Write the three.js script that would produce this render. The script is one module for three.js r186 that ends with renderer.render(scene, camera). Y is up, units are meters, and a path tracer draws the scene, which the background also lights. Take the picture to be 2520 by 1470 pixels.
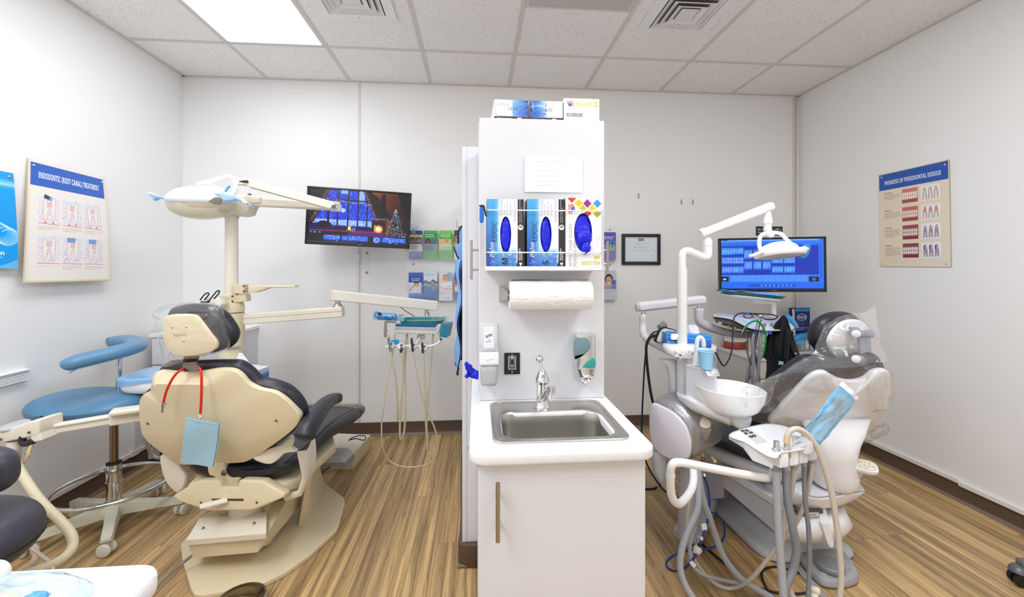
import * as THREE from 'three';
import { RoundedBoxGeometry } from 'three/addons/geometries/RoundedBoxGeometry.js';
import { mergeGeometries, mergeVertices, toCreasedNormals } from 'three/addons/utils/BufferGeometryUtils.js';
import { RectAreaLightUniformsLib } from 'three/addons/lights/RectAreaLightUniformsLib.js';
import { ImprovedNoise } from 'three/addons/math/ImprovedNoise.js';
RectAreaLightUniformsLib.init();

// ---------- camera, light, exposure ----------
const scene = new THREE.Scene();
scene.background = new THREE.Color(0.02, 0.02, 0.02);
const renderer = new THREE.WebGLRenderer({ antialias: true });
renderer.toneMapping = THREE.LinearToneMapping;
renderer.toneMappingExposure = 1.05;
renderer.shadowMap.enabled = true;
const F = 1067, CX = 1260, CY = 656, YAW = 4.555 * Math.PI / 180, EYE_H = 1.30;   // focal length and principal point in pixels of the 2520 x 1470 frame
const camera = new THREE.PerspectiveCamera(2 * Math.atan(814 / F) * 180 / Math.PI, 2520 / 1628, 0.05, 40);
camera.setViewOffset(2520, 1628, 0, 158, 2520, 1470);
camera.position.set(0, EYE_H, 0); camera.rotation.y = -YAW;
const CEILING_LAMPS = [[-1.277, -2.27, 4.5], [-1.277, -1.05, 4.5], [1.162, -1.05, 10], [-1.277, 0.17, 13], [-0.057, 0.17, 2.5], [1.162, 0.17, 4]]; // centre x, z and RectAreaLight intensity of each 2 x 4 ft panel

// ---------- helpers ----------
const V = (x, y, z) => new THREE.Vector3(x, y, z);
const EYE = V(0, EYE_H, 0), FW = V(Math.sin(YAW), 0, -Math.cos(YAW)), RT = V(Math.cos(YAW), 0, Math.sin(YAW)), UP = V(0, 1, 0);
const dir = (px, py) => FW.clone().addScaledVector(RT, (px - CX) / F).addScaledVector(UP, (CY - py) / F);
const at = (px, py, d) => dir(px, py).multiplyScalar(d).add(EYE);            // a photo pixel at a distance d in front of the lens
const onPl = (px, py, P, N) => { const r = dir(px, py); return r.multiplyScalar(P.clone().sub(EYE).dot(N) / r.dot(N)).add(EYE); };
const onX = (px, py, x) => onPl(px, py, V(x, 0, 0), V(1, 0, 0)), onY = (px, py, y) => onPl(px, py, V(0, y, 0), V(0, 1, 0)), onZ = (px, py, z) => onPl(px, py, V(0, 0, z), V(0, 0, 1));
let seed = 7;
const rnd = (a = 0, b = 1) => { seed = (seed * 1664525 + 1013904223) >>> 0; return a + (b - a) * seed / 4294967296; };
const perlin = new ImprovedNoise();
const used = new Map();
const numbered = (n) => { const k = used.get(n) ?? 0; used.set(n, k + 1); return k ? n + '_' + String(k).padStart(3, '0') : n; };
function tag(o, label, category, group, kind) {
  if (label) o.userData.label = label;
  if (category) o.userData.category = category;
  if (group) o.userData.group = group;
  if (kind) o.userData.kind = kind;
  return o;
}
function thing(name, label, category, p, group) {      // a Group at the thing's base; its parts are added with part()
  const o = new THREE.Group(); o.name = numbered(name); o.position.copy(p ?? V(0, 0, 0)); scene.add(o);
  return tag(o, label, category, group);
}
function clean(g) {
  g = g.index ? g.toNonIndexed() : g.clone();
  for (const k of Object.keys(g.attributes)) if (!['position', 'normal', 'uv'].includes(k)) g.deleteAttribute(k);
  if (!g.attributes.normal) g.computeVertexNormals();
  if (!g.attributes.uv) g.setAttribute('uv', new THREE.BufferAttribute(new Float32Array(g.attributes.position.count * 2), 2));
  g.morphAttributes = {};
  return g;
}
const merge = (gs) => { gs = [].concat(gs).flat(3); return gs.length === 1 ? gs[0] : mergeGeometries(gs.map(clean)); };
function part(name, geos, mat, parent = scene, label) {  // geometries in world coordinates -> ONE named mesh under parent
  const g = merge(geos).clone(), m = new THREE.Mesh(g, mat);
  m.name = parent === scene ? numbered(name) : name;
  if (parent !== scene) { parent.updateWorldMatrix(true, false); g.applyMatrix4(parent.matrixWorld.clone().invert()); }
  m.castShadow = m.receiveShadow = true;
  if (label) m.userData.label = label;
  parent.add(m);
  return m;
}
const struct = (name, geos, mat, parent) => { const m = part(name, geos, mat, parent); if (!parent) m.userData.kind = 'structure'; return m; };
// basis matrix with origin p, x axis along X, z axis along Z (made orthogonal), y = Z x X
function frame(p, X, Z) {
  const x = X.clone().normalize(), z = Z.clone().addScaledVector(x, -Z.dot(x)).normalize(), y = z.clone().cross(x);
  return new THREE.Matrix4().makeBasis(x, y, z).setPosition(p);
}
const bx = (c, w, h, d, r = 0.004, seg = 2) => (r > 0 ? new RoundedBoxGeometry(w, h, d, seg, Math.min(r, w / 2.01, h / 2.01, d / 2.01)) : new THREE.BoxGeometry(w, h, d)).translate(c.x, c.y, c.z);
const bb = (x0, x1, y0, y1, z0, z1, r = 0.003, seg = 2) => bx(V((x0 + x1) / 2, (y0 + y1) / 2, (z0 + z1) / 2), Math.abs(x1 - x0), Math.abs(y1 - y0), Math.abs(z1 - z0), r, seg);
const obx = (m, w, h, d, r = 0.004, seg = 2) => bx(V(0, 0, 0), w, h, d, r, seg).applyMatrix4(m);
function beam(a, b, w, h, r = 0.006, up = UP) {          // rounded rectangular bar from a to b, h tall along up
  const X = b.clone().sub(a), L = X.length(), z = X.clone().cross(up);
  return obx(frame(a.clone().lerp(b, 0.5), X, z), L, h, w, r, 3);
}
function cyl(a, b, r1, r2 = r1, seg = 24, open = false) {
  const d = b.clone().sub(a), L = d.length();
  return new THREE.CylinderGeometry(r2, r1, L, seg, 1, open).applyMatrix4(new THREE.Matrix4().compose(a.clone().lerp(b, 0.5), new THREE.Quaternion().setFromUnitVectors(UP, d.normalize()), V(1, 1, 1)));
}
const tube = (pts, r, seg = 40, rad = 10, closed = false, tension = 0.5) => {
  const g = [new THREE.TubeGeometry(new THREE.CatmullRomCurve3(pts, closed, 'catmullrom', tension), seg, r, rad, closed)];
  if (!closed) { g.push(ball(pts[0], r * 0.98, 8)); g.push(ball(pts[pts.length - 1], r * 0.98, 8)); }
  return merge(g);
};
const ball = (p, r, seg = 16, sy = 1, sz = 1) => new THREE.SphereGeometry(r, seg, Math.max(6, seg >> 1)).scale(1, sy, sz).translate(p.x, p.y, p.z);
const pl = (...a) => a.map(([x, y, d]) => at(x, y, d));
function lathe(profile, p, axis = UP, seg = 40) {        // profile [[radius, height], ...]
  return new THREE.LatheGeometry(profile.map(([r, y]) => new THREE.Vector2(Math.max(r, 1e-4), y)), seg).applyMatrix4(new THREE.Matrix4().compose(p, new THREE.Quaternion().setFromUnitVectors(UP, axis.clone().normalize()), V(1, 1, 1)));
}
function smoothOutline(pts, n = 8) {                     // closed smooth curve through 2-D points
  return new THREE.CatmullRomCurve3(pts.map(([x, y]) => V(x, y, 0)), true, 'centripetal').getPoints(pts.length * n).slice(0, -1).map((p) => [p.x, p.y]);
}
function extrude(pts, depth, bevel = 0.003, holes = [], crease = 0.7, bs = 3) {  // 2-D outline -> solid from z = 0 to z = depth
  const area = (q) => q.reduce((s, [x, y], i) => { const [X, Y] = q[(i + 1) % q.length]; return s + x * Y - X * y; }, 0);
  if (area(pts) < 0) pts = [...pts].reverse();
  const s = new THREE.Shape(pts.map(([x, y]) => new THREE.Vector2(x, y)));
  for (const h of holes) s.holes.push(new THREE.Path(h.map(([x, y]) => new THREE.Vector2(x, y))));
  const b = Math.min(bevel, depth / 2.05);
  const g = new THREE.ExtrudeGeometry(s, { depth: depth - 2 * b, bevelEnabled: b > 0, bevelThickness: b, bevelSize: b, bevelOffset: -b, bevelSegments: bs, curveSegments: 8 }).translate(0, 0, b);
  return toCreasedNormals(g, crease);
}
// outline given in photo pixels, laid on the plane through P with normal N (towards the lens), made solid backwards by thick
function plate(px, P, N, thick, bevel = 0.003, smooth = 0, X = null, crease = 0.7, bs = 3) {
  const n = N.clone().normalize(); if (n.dot(EYE.clone().sub(P)) < 0) n.negate();
  const m = frame(P, X ?? UP.clone().cross(n), n), inv = m.clone().invert();
  let pts = px.map(([x, y]) => { const q = onPl(x, y, P, n).applyMatrix4(inv); return [q.x, q.y]; });
  if (smooth) pts = smoothOutline(pts, smooth);
  return extrude(pts, thick, bevel, [], crease, bs).translate(0, 0, -thick).applyMatrix4(m);
}
function grid(nu, nv, f) {                               // open sheet, f(u, v) -> point, u and v in 0..1
  const p = [], uv = [], ix = [];
  for (let j = 0; j <= nv; j++) for (let i = 0; i <= nu; i++) { const q = f(i / nu, j / nv); p.push(q.x, q.y, q.z); uv.push(i / nu, j / nv); }
  for (let j = 0; j < nv; j++) for (let i = 0; i < nu; i++) { const a = j * (nu + 1) + i, b = a + 1, c = a + nu + 1, d = c + 1; ix.push(a, b, d, a, d, c); }
  const g = new THREE.BufferGeometry();
  g.setAttribute('position', new THREE.Float32BufferAttribute(p, 3)); g.setAttribute('uv', new THREE.Float32BufferAttribute(uv, 2)); g.setIndex(ix); g.computeVertexNormals();
  return g;
}
// skin over closed rings of points (equal counts); ends closed when caps
function loft(rings, caps = true, crease = 0) {
  const n = rings[0].length, p = [], ix = [], uv = [];
  rings.forEach((r, j) => r.forEach((q, i) => { p.push(q.x, q.y, q.z); uv.push(i / n, j / (rings.length - 1)); }));
  for (let j = 0; j + 1 < rings.length; j++) for (let i = 0; i < n; i++) { const a = j * n + i, b = j * n + (i + 1) % n, c = a + n, d = b + n; ix.push(a, b, d, a, d, c); }
  if (caps) for (const j of [0, rings.length - 1]) {
    const c = rings[j].reduce((s, q) => s.add(q), V(0, 0, 0)).divideScalar(n), k = p.length / 3; p.push(c.x, c.y, c.z); uv.push(0, 0);
    for (let i = 0; i < n; i++) { const a = j * n + i, b = j * n + (i + 1) % n; if (j) ix.push(a, b, k); else ix.push(b, a, k); }
  }
  let g = new THREE.BufferGeometry();
  g.setAttribute('position', new THREE.Float32BufferAttribute(p, 3)); g.setAttribute('uv', new THREE.Float32BufferAttribute(uv, 2)); g.setIndex(ix);
  // outward winding
  let vol = 0; const A = V(0, 0, 0), B = V(0, 0, 0), C = V(0, 0, 0);
  for (let i = 0; i < ix.length; i += 3) { A.fromArray(p, ix[i] * 3); B.fromArray(p, ix[i + 1] * 3); C.fromArray(p, ix[i + 2] * 3); vol += A.dot(B.cross(C)); }
  if (vol < 0) { for (let i = 0; i < ix.length; i += 3) [ix[i + 1], ix[i + 2]] = [ix[i + 2], ix[i + 1]]; g.setIndex(ix); }
  if (crease) return toCreasedNormals(g.toNonIndexed(), crease);
  g.computeVertexNormals();
  return g;
}
const superE = (n, rx, ry, e = 2.6, ox = 0, oy = 0) => Array.from({ length: n }, (_, i) => { const t = i / n * 2 * Math.PI, c = Math.cos(t), s = Math.sin(t); return [ox + rx * Math.sign(c) * Math.abs(c) ** (2 / e), oy + ry * Math.sign(s) * Math.abs(s) ** (2 / e)]; });
// pillow: 2-D outline swept with rounded rim, local z from -t/2 to t/2, in matrix m
function cushion(pts, t, m, round = 5, dome = 0, inset = null) {
  const cx = pts.reduce((s, p) => s + p[0], 0) / pts.length, cy = pts.reduce((s, p) => s + p[1], 0) / pts.length, R = inset ?? t / 2, rings = [];
  const ring = (k, z) => rings.push(pts.map(([x, y]) => { const d = Math.hypot(x - cx, y - cy), s = Math.max(0, d - k) / d; return V(cx + (x - cx) * s, cy + (y - cy) * s, z).applyMatrix4(m); }));
  const part2 = (sg) => { const a = []; for (const f of [0.05, 0.3, 0.6, 0.85]) a.push([f, sg]); return a; };
  const inner = (f, sg) => rings.push(pts.map(([x, y]) => { const d = Math.hypot(x - cx, y - cy), s = (d - R) / d * f; return V(cx + (x - cx) * s, cy + (y - cy) * s, sg * (t / 2 + dome * (1 - f * f))).applyMatrix4(m); }));
  for (const [f] of part2(-1)) inner(f, -1);
  for (let i = 0; i <= 2 * round; i++) { const a = -Math.PI / 2 + i / (2 * round) * Math.PI; ring(R * (1 - Math.cos(a)), Math.sin(a) * t / 2); }
  for (const [f] of part2(1).reverse()) inner(f, 1);
  return loft(rings);
}
const planar = (g, m, w, h) => {                          // uv from local x, y of matrix m, 0..1 over w x h centred
  const inv = m.clone().invert(), p = g.attributes.position, uv = new Float32Array(p.count * 2), q = V(0, 0, 0);
  for (let i = 0; i < p.count; i++) { q.fromBufferAttribute(p, i).applyMatrix4(inv); uv[i * 2] = q.x / w + 0.5; uv[i * 2 + 1] = q.y / h + 0.5; }
  g.setAttribute('uv', new THREE.BufferAttribute(uv, 2)); return g;
};
// ---------- textures ----------
function canvasTex(w, h, draw) {
  const c = document.createElement('canvas'); c.width = w; c.height = h;
  const x = c.getContext('2d'); draw(x, w, h);
  const t = new THREE.CanvasTexture(c); t.colorSpace = THREE.SRGBColorSpace; t.anisotropy = 8; return t;
}
function dataTex(w, h, f, srgb = false) {
  const d = new Uint8Array(w * h * 4);
  for (let y = 0; y < h; y++) for (let x = 0; x < w; x++) { const c = f(x / w, y / h, x, y); for (let k = 0; k < 3; k++) d[(y * w + x) * 4 + k] = Math.max(0, Math.min(255, c[k])); d[(y * w + x) * 4 + 3] = 255; }
  const t = new THREE.DataTexture(d, w, h); t.magFilter = THREE.LinearFilter; t.minFilter = THREE.LinearMipmapLinearFilter; t.wrapS = t.wrapT = THREE.RepeatWrapping; t.generateMipmaps = true; t.needsUpdate = true;
  if (srgb) t.colorSpace = THREE.SRGBColorSpace;
  return t;
}
// periodic value noise
function pnoise(n, s) {
  const r = []; let k = s * 7919 + 13; for (let i = 0; i < n * n; i++) { k = (k * 1103515245 + 12345) & 0x7fffffff; r.push(k / 0x7fffffff); }
  const sm = (t) => t * t * (3 - 2 * t);
  return (u, v) => { u = ((u % 1) + 1) % 1 * n; v = ((v % 1) + 1) % 1 * n; const x = Math.floor(u), y = Math.floor(v), a = sm(u - x), b = sm(v - y), g = (i, j) => r[(j % n) * n + (i % n)]; return (g(x, y) * (1 - a) + g(x + 1, y) * a) * (1 - b) + (g(x, y + 1) * (1 - a) + g(x + 1, y + 1) * a) * b; };
}
// ---------- materials ----------
const S = (hex, rough = 0.5, metal = 0, more = {}) => { const { phys, ...o } = more; return new (phys || o.clearcoat || o.transmission || o.sheen ? THREE.MeshPhysicalMaterial : THREE.MeshStandardMaterial)({ color: hex, roughness: rough, metalness: metal, side: THREE.DoubleSide, ...o }); };
const leatherN = [pnoise(64, 1), pnoise(128, 2), pnoise(16, 3)];
const leatherBump = dataTex(256, 256, (u, v) => { const h = 140 * leatherN[0](u, v) + 80 * leatherN[1](u, v) + 35 * leatherN[2](u, v); return [h, h, h]; });
const filmN = [pnoise(5, 5), pnoise(9, 6), pnoise(14, 7)];
const filmBump = dataTex(256, 256, (u, v) => { const r = (f, a, b) => 1 - Math.abs(2 * f(a, b) - 1); const h = 255 * (0.5 * r(filmN[0], u + 0.1 * v, v) ** 3 + 0.3 * r(filmN[1], u, v) ** 3 + 0.2 * filmN[2](u, v)); return [h, h, h]; });
const M = {
  white: S(0xf4f4f4, 0.35), whiteGloss: S(0xf3f3f6, 0.18, 0, { clearcoat: 0.4, clearcoatRoughness: 0.1 }), laminate: S(0xe2e2e6, 0.38), counter: S(0xeeeef0, 0.42),
  beige: S(0xe9d9b6, 0.38), beigeLight: S(0xf2ead8, 0.35), beigeDark: S(0xd8c598, 0.45), cream: S(0xf4efe2, 0.32),
  leather: S(0x25252d, 0.38, 0, { bumpMap: leatherBump, bumpScale: 0.0004 }), leatherGrey: S(0x3c3d48, 0.42, 0, { bumpMap: leatherBump, bumpScale: 0.0004 }),
  blueLeather: S(0x5585a8, 0.36, 0, { bumpMap: leatherBump, bumpScale: 0.0006 }), blueLeatherTop: S(0x6593b4, 0.36, 0, { bumpMap: leatherBump, bumpScale: 0.0006 }),
  chrome: S(0xdcdcdc, 0.08, 1), steel: S(0xc4c2bd, 0.28, 1), brushed: S(0xb9b6b0, 0.36, 1), darkSteel: S(0x6e675e, 0.35, 1), silver: S(0xb4b5b8, 0.33, 0.75), nickel: S(0xb5aea4, 0.3, 1),
  black: S(0x17171a, 0.5), blackGloss: S(0x101114, 0.2), rubber: S(0x2a2a2c, 0.75), grey: S(0x9b9ca0, 0.5), greyDark: S(0x6c6b6a, 0.5), greyLight: S(0xc9cacd, 0.45), lilac: S(0xe3e0ea, 0.3),
  teal: S(0x1f8f94, 0.4), tealDark: S(0x13747a, 0.45), bluewrap: S(0x4fb4ee, 0.25, 0, { transmission: 0.35, clearcoat: 0.5 }), bluewrapLight: S(0xbfe0fb, 0.25, 0, { transmission: 0.45 }),
  hose: S(0xd9cfae, 0.45), hoseGrey: S(0xa9acb3, 0.42), hoseGreyDark: S(0x83868c, 0.45), hoseTan: S(0xd5ccbf, 0.42), cableBlack: S(0x141416, 0.5), cableBlue: S(0x123a86, 0.4), cableNavy: S(0x14204a, 0.45),
  red: S(0xe2240f, 0.4), green: S(0x0fa050, 0.4), glove: S(0x0c18d8, 0.42), paper: S(0xf6f5f1, 0.85), tissue: S(0xfafafa, 0.9), bib: S(0x8fd0ea, 0.85), cup: S(0x98d6f6, 0.35),
  brown: S(0x5d4a3c, 0.5), brownLight: S(0x85705f, 0.45), gold: S(0xd8a232, 0.25, 1), acrylic: S(0xffffff, 0.06, 0, { transmission: 0.94 }), wall: S(0xeceae7, 0.7),
  film: S(0xffffff, 0.1, 0, { transmission: 0.97, bumpMap: filmBump, bumpScale: 0.008 }), clear: S(0xf4f7fa, 0.12, 0, { transmission: 0.8 }), tan: S(0xe7ca96, 0.5),
  jacket: S(0x0b0d12, 0.8), apron: S(0x79a9e3, 0.45), tealSoap: S(0x1d9c92, 0.25, 0, { clearcoat: 0.6 }), navyPrint: S(0x17326f, 0.5), yellow: S(0xe6d21a, 0.5),
};
// ---------- the room ----------
const X0 = -2.184, X1 = 2.665, ZB = -3.41, ZF = 1.5, H = 2.718;
const GX = [X0, ...Array.from({ length: 7 }, (_, k) => -1.5816 + 0.6096 * k), X1], GZ = [ZB, -2.88, -1.66, -0.44, 0.78, ZF];
{
  const wn = [pnoise(24, 11), pnoise(96, 12)];
  const wallBump = dataTex(256, 256, (u, v) => { const h = 150 * wn[0](u, v) + 100 * wn[1](u, v); return [h, h, h]; });
  const wm = S(0xf7f6f5, 0.62, 0, { bumpMap: wallBump, bumpScale: 0.0006 });
  const wallM = M.wallPaint = wm;
  struct('wall_back', bb(X0 - 0.1, X1 + 0.1, -0.1, H + 0.2, ZB - 0.1, ZB, 0), wallM);
  struct('wall_left', bb(X0 - 0.1, X0, -0.1, H + 0.2, ZB - 0.1, ZF + 0.1, 0), wallM);
  struct('wall_right', bb(X1, X1 + 0.1, -0.1, H + 0.2, ZB - 0.1, ZF + 0.1, 0), wallM);
  struct('wall_front', bb(X0 - 0.1, X1 + 0.1, -0.1, H + 0.2, ZF, ZF + 0.1, 0), wallM);
  // floor: wood-look vinyl planks running away from the lens
  const na = pnoise(64, 21), nb = pnoise(16, 22), nc = pnoise(8, 23), nd = pnoise(128, 24);
  const wood = (s) => dataTex(256, 1024, (u, v) => {
    const warp = 0.10 * (nb(u * 0.5 + s * 0.37, v * 0.25 + s * 0.11) - 0.5) + 0.05 * nc(u + s * 0.7, v * 0.5);
    const g = na((u + warp) * 0.5 + s * 0.19, v * 0.06 + s * 0.53), f = nd((u + warp) * 1.0 + s * 0.31, v * 0.12), b = nc((u + warp * 1.6) * 0.8 + s * 0.43, v * 0.12 + s * 0.29), q = nd(u + s * 0.2, v * 0.8);
    let t = 0.18 + 0.46 * b + 0.30 * g + 0.14 * f; t = Math.max(0, Math.min(1, (t - 0.5) * 1.5 + 0.46));
    const dark = f < 0.22 && g < 0.45 ? 0.82 : 1, k = (0.96 + 0.08 * q) * dark, L = (a, c) => (a + (c - a) * t) * k;
    return [L(112, 226), L(88, 188), L(58, 132)];
  }, true);
  const woods = [0, 1, 2, 3, 4, 5].map((s) => { const t = wood(s * 1.7 + 0.3); return [1.0, 0.88, 1.07].map((k) => S(new THREE.Color(k, k, k), 0.42, 0, { map: t })); }).flat();
  const floor = struct('floor', bb(X0, X1, -0.08, -0.004, ZB, ZF, 0), S(0x4a3826, 0.8));
  const W = 0.1524, LEN = 1.2192;
  const plankG = new Map();
  let row = 0;
  for (let x = X0; x < X1 - 0.01; x += W, row++) {
    const w = Math.min(W, X1 - x);
    for (let z = ZB - ((row * 0.437 + 0.21 * (row % 3)) % 1) * LEN; z < ZF; z += LEN) {
      const z0 = Math.max(z, ZB), z1 = Math.min(z + LEN, ZF); if (z1 - z0 < 0.02) continue;
      const key = w.toFixed(3) + (z1 - z0).toFixed(3);
      if (!plankG.has(key)) {
        const g = new THREE.BoxGeometry(w - 0.0008, 0.004, z1 - z0 - 0.0008); const p = g.attributes.position, uv = g.attributes.uv;
        for (let i = 0; i < p.count; i++) uv.setXY(i, p.getX(i) / W + 0.5, p.getZ(i) / LEN + 0.5);
        plankG.set(key, g);
      }
      const m = new THREE.Mesh(plankG.get(key), woods[Math.floor(rnd(0, woods.length))]);
      m.name = 'plank'; m.position.set(x + w / 2, -0.002, (z0 + z1) / 2); m.rotation.y = rnd() < 0.5 ? Math.PI : 0; m.receiveShadow = true; floor.add(m);
    }
  }
  // ceiling: T-bar grid with lay-in tiles
  const ceil = struct('ceiling', bb(X0, X1, H + 0.10, H + 0.2, ZB, ZF, 0), S(0xcfcac2, 0.9));
  const pits = []; { let k = 99; const r = () => (k = (k * 1664525 + 1013904223) >>> 0) / 4294967296; for (let i = 0; i < 900; i++) pits.push([r() * 512, r() * 1024, 0.8 + 1.6 * r() ** 2, 0.5 + 1.6 * r(), r() * 3.14]); }
  const pitTex = (bump) => { const t = canvasTex(512, 1024, (c) => {
    c.fillStyle = bump ? '#ffffff' : '#fdfcfa'; c.fillRect(0, 0, 512, 1024);
    for (const [x, y, a, b, t] of pits) { c.fillStyle = bump ? '#404040' : 'rgba(150,132,110,0.75)'; c.beginPath(); c.ellipse(x, y, a * 1.5, b, t, 0, 7); c.fill(); }
  }); if (bump) t.colorSpace = THREE.NoColorSpace; t.wrapS = t.wrapT = THREE.RepeatWrapping; return t; };
  const tileM = S(0xfcfbf9, 0.9, 0, { map: pitTex(false), bumpMap: pitTex(true), bumpScale: 0.0015 }), gridM = S(0xdcd7cf, 0.5);
  for (let i = 0; i < GX.length - 1; i++) for (let j = 0; j < GZ.length - 1; j++) {
    const cx = (GX[i] + GX[i + 1]) / 2, cz = (GZ[j] + GZ[j + 1]) / 2;
    if (CEILING_LAMPS.some(([x, z]) => Math.abs(x - cx) < 0.25 && Math.abs(z - cz) < 0.45)) continue;
    const g = bb(GX[i] + 0.004, GX[i + 1] - 0.004, H, H + 0.015, GZ[j] + 0.004, GZ[j + 1] - 0.004, 0);
    const p = g.attributes.position, uv = g.attributes.uv; for (let k = 0; k < p.count; k++) uv.setXY(k, p.getX(k) / 0.61 + i * 0.37, p.getZ(k) / 1.22 + j * 0.23 + i * 0.41);
    part('tile', g, tileM, ceil);
  }
  for (const x of GX.slice(1, -1)) part('grid_bar', bb(x - 0.012, x + 0.012, H - 0.004, H + 0.03, ZB, ZF, 0), gridM, ceil);
  for (const z of GZ.slice(1, -1)) part('grid_bar', bb(X0, X1, H - 0.0042, H + 0.03, z - 0.012, z + 0.012, 0), gridM, ceil);
  part('edge_angle', [bb(X0, X1, H - 0.006, H + 0.02, ZB, ZB + 0.022, 0), bb(X0, X0 + 0.022, H - 0.006, H + 0.02, ZB, ZF, 0), bb(X1 - 0.022, X1, H - 0.006, H + 0.02, ZB, ZF, 0)], gridM, ceil);
  // baseboards: brown cove base with a paler toe
  const baseProfile = [[0, 0], [0.022, 0], [0.020, 0.006], [0.012, 0.014], [0.007, 0.022], [0.006, 0.097], [0.003, 0.100], [0, 0.100]];
  const runBase = (name, p, along, out, len) => {
    const b = struct(name, extrude(baseProfile, len, 0).applyMatrix4(new THREE.Matrix4().makeBasis(out, UP, along).setPosition(p)), M.brown);
    part('cove_toe', extrude([[0.0221, 0.0005], [0.0245, 0.0005], [0.0225, 0.008], [0.0145, 0.0165], [0.0125, 0.0165]], len, 0).applyMatrix4(new THREE.Matrix4().makeBasis(out, UP, along).setPosition(p)), M.brownLight, b);
  };
  runBase('baseboard_back', V(X1, 0, ZB), V(-1, 0, 0), V(0, 0, 1), X1 - X0);
  runBase('baseboard_left', V(X0, 0, ZB), V(0, 0, 1), V(1, 0, 0), ZF - ZB);
  runBase('baseboard_right', V(X1, 0, ZF), V(0, 0, -1), V(-1, 0, 0), ZF - ZB);
  // panel joints and raceways
  const trimM = S(0xefece8, 0.45);
  let tn = 1; const trim = (g, m = trimM) => struct('trim_' + tn++, g, m);
  const xs = onZ(884, 700, ZB).x;
  trim(bb(xs - 0.007, xs + 0.007, 0.10, H, ZB, ZB + 0.006, 0.001), S(0xe6e1da, 0.5));
  trim([bb(2.632, 2.648, 0.1, H, ZB, ZB + 0.008, 0.001)], S(0xdcd5cb, 0.5));
  trim([bb(2.612, 2.622, 0.1, H, ZB, ZB + 0.016, 0.001)], S(0xe6e0d6, 0.5));
  const zr = onX(2365, 1200, X1).z;
  trim(bb(X1 - 0.016, X1, 0.098, 0.122, ZB, zr, 0.002)); trim(bb(X1 - 0.018, X1, 0.088, 0.112, zr, ZF, 0.002));
  const zl = onX(326, 1080, X0).z;
  trim(bb(X0, X0 + 0.014, 0.10, 0.124, ZB, ZF, 0.002)); trim([bb(X0, X0 + 0.016, 0.1, 0.50, zl - 0.012, zl + 0.012, 0.002), bb(X0, X0 + 0.02, 0.098, 0.135, zl - 0.03, zl + 0.03, 0.003)]);
}
// ceiling lamps
CEILING_LAMPS.forEach(([x, z, power], i) => {
  const labels = ['bright flat ceiling light panel above the cream chair', 'flat ceiling light panel in front of the root canal poster, out of frame', 'flat ceiling light panel over the white chair, out of frame', 'flat ceiling light panel over the near white counter, out of frame', 'flat ceiling light panel behind the sink, out of frame', 'flat ceiling light panel nearest the periodontal poster, out of frame'];
  const t = thing('ceiling_light', labels[i], 'ceiling light', V(x, H, z), null);
  part('frame', [[-0.296, -0.286, -0.601, 0.601], [0.286, 0.296, -0.601, 0.601], [-0.296, 0.296, -0.601, -0.591], [-0.296, 0.296, 0.591, 0.601]].map(([a, b, c, d]) => bb(x + a, x + b, H - 0.003, H + 0.04, z + c, z + d, 0)), M.white, t);
  part('diffuser', bb(x - 0.287, x + 0.287, H + 0.002, H + 0.012, z - 0.592, z + 0.592, 0), new THREE.MeshStandardMaterial({ color: 0xffffff, roughness: 0.6, emissive: 0xffffff, emissiveIntensity: i ? power * 0.15 : Math.max(1.1, power * 0.15) }), t);
  const l = new THREE.RectAreaLight(new THREE.Color(0.955, 1, 1.055), power, 0.57, 1.18);
  l.position.set(0, -0.004, 0); l.rotation.x = -Math.PI / 2; l.name = 'ceiling_light_source'; t.add(l);
});
// ---------- partition, tall cabinet, sink counter ----------
const PZ = -1.48, CT = 0.842;                                   // panel plane and counter height
{
  const w = struct('wall_partition', bb(-0.052, 0.06, 0, 1.82, ZB, -1.902, 0), S(0xefeef1, 0.5));
  part('edge_strip', bb(-0.066, -0.046, 0.10, 1.822, ZB, -1.895, 0.003), M.laminate, w);
  part('end_panel', bb(-0.046, 0.06, 0.10, 1.822, -1.905, -1.897, 0.002), M.laminate, w);
  const b = struct('baseboard_partition', extrude(smoothOutline([[-0.075, -1.886], [0.05, -1.886], [0.05, -2.0], [0.05, -3.38], [-0.03, -3.39], [-0.075, -3.38], [-0.078, -2.0]], 4), 0.1, 0.003).applyMatrix4(new THREE.Matrix4().makeBasis(V(1, 0, 0), V(0, 0, 1), V(0, -1, 0))).translate(0, 0.1, 0), M.brown);
  part('cove_toe', bb(-0.088, 0.06, 0, 0.014, -3.39, -1.874, 0.006), M.brownLight, b);
}
function handle(a, b, out, r, parent, mat = M.nickel, name = 'handle') {   // bar handle with two standoffs
  const d = b.clone().sub(a).normalize(), g = [cyl(a, b, r)];
  for (const p of [a.clone().addScaledVector(d, 0.035), b.clone().addScaledVector(d, -0.035)]) g.push(cyl(p, p.clone().sub(out), r * 0.8));
  return part(name, g, mat, parent);
}
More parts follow.
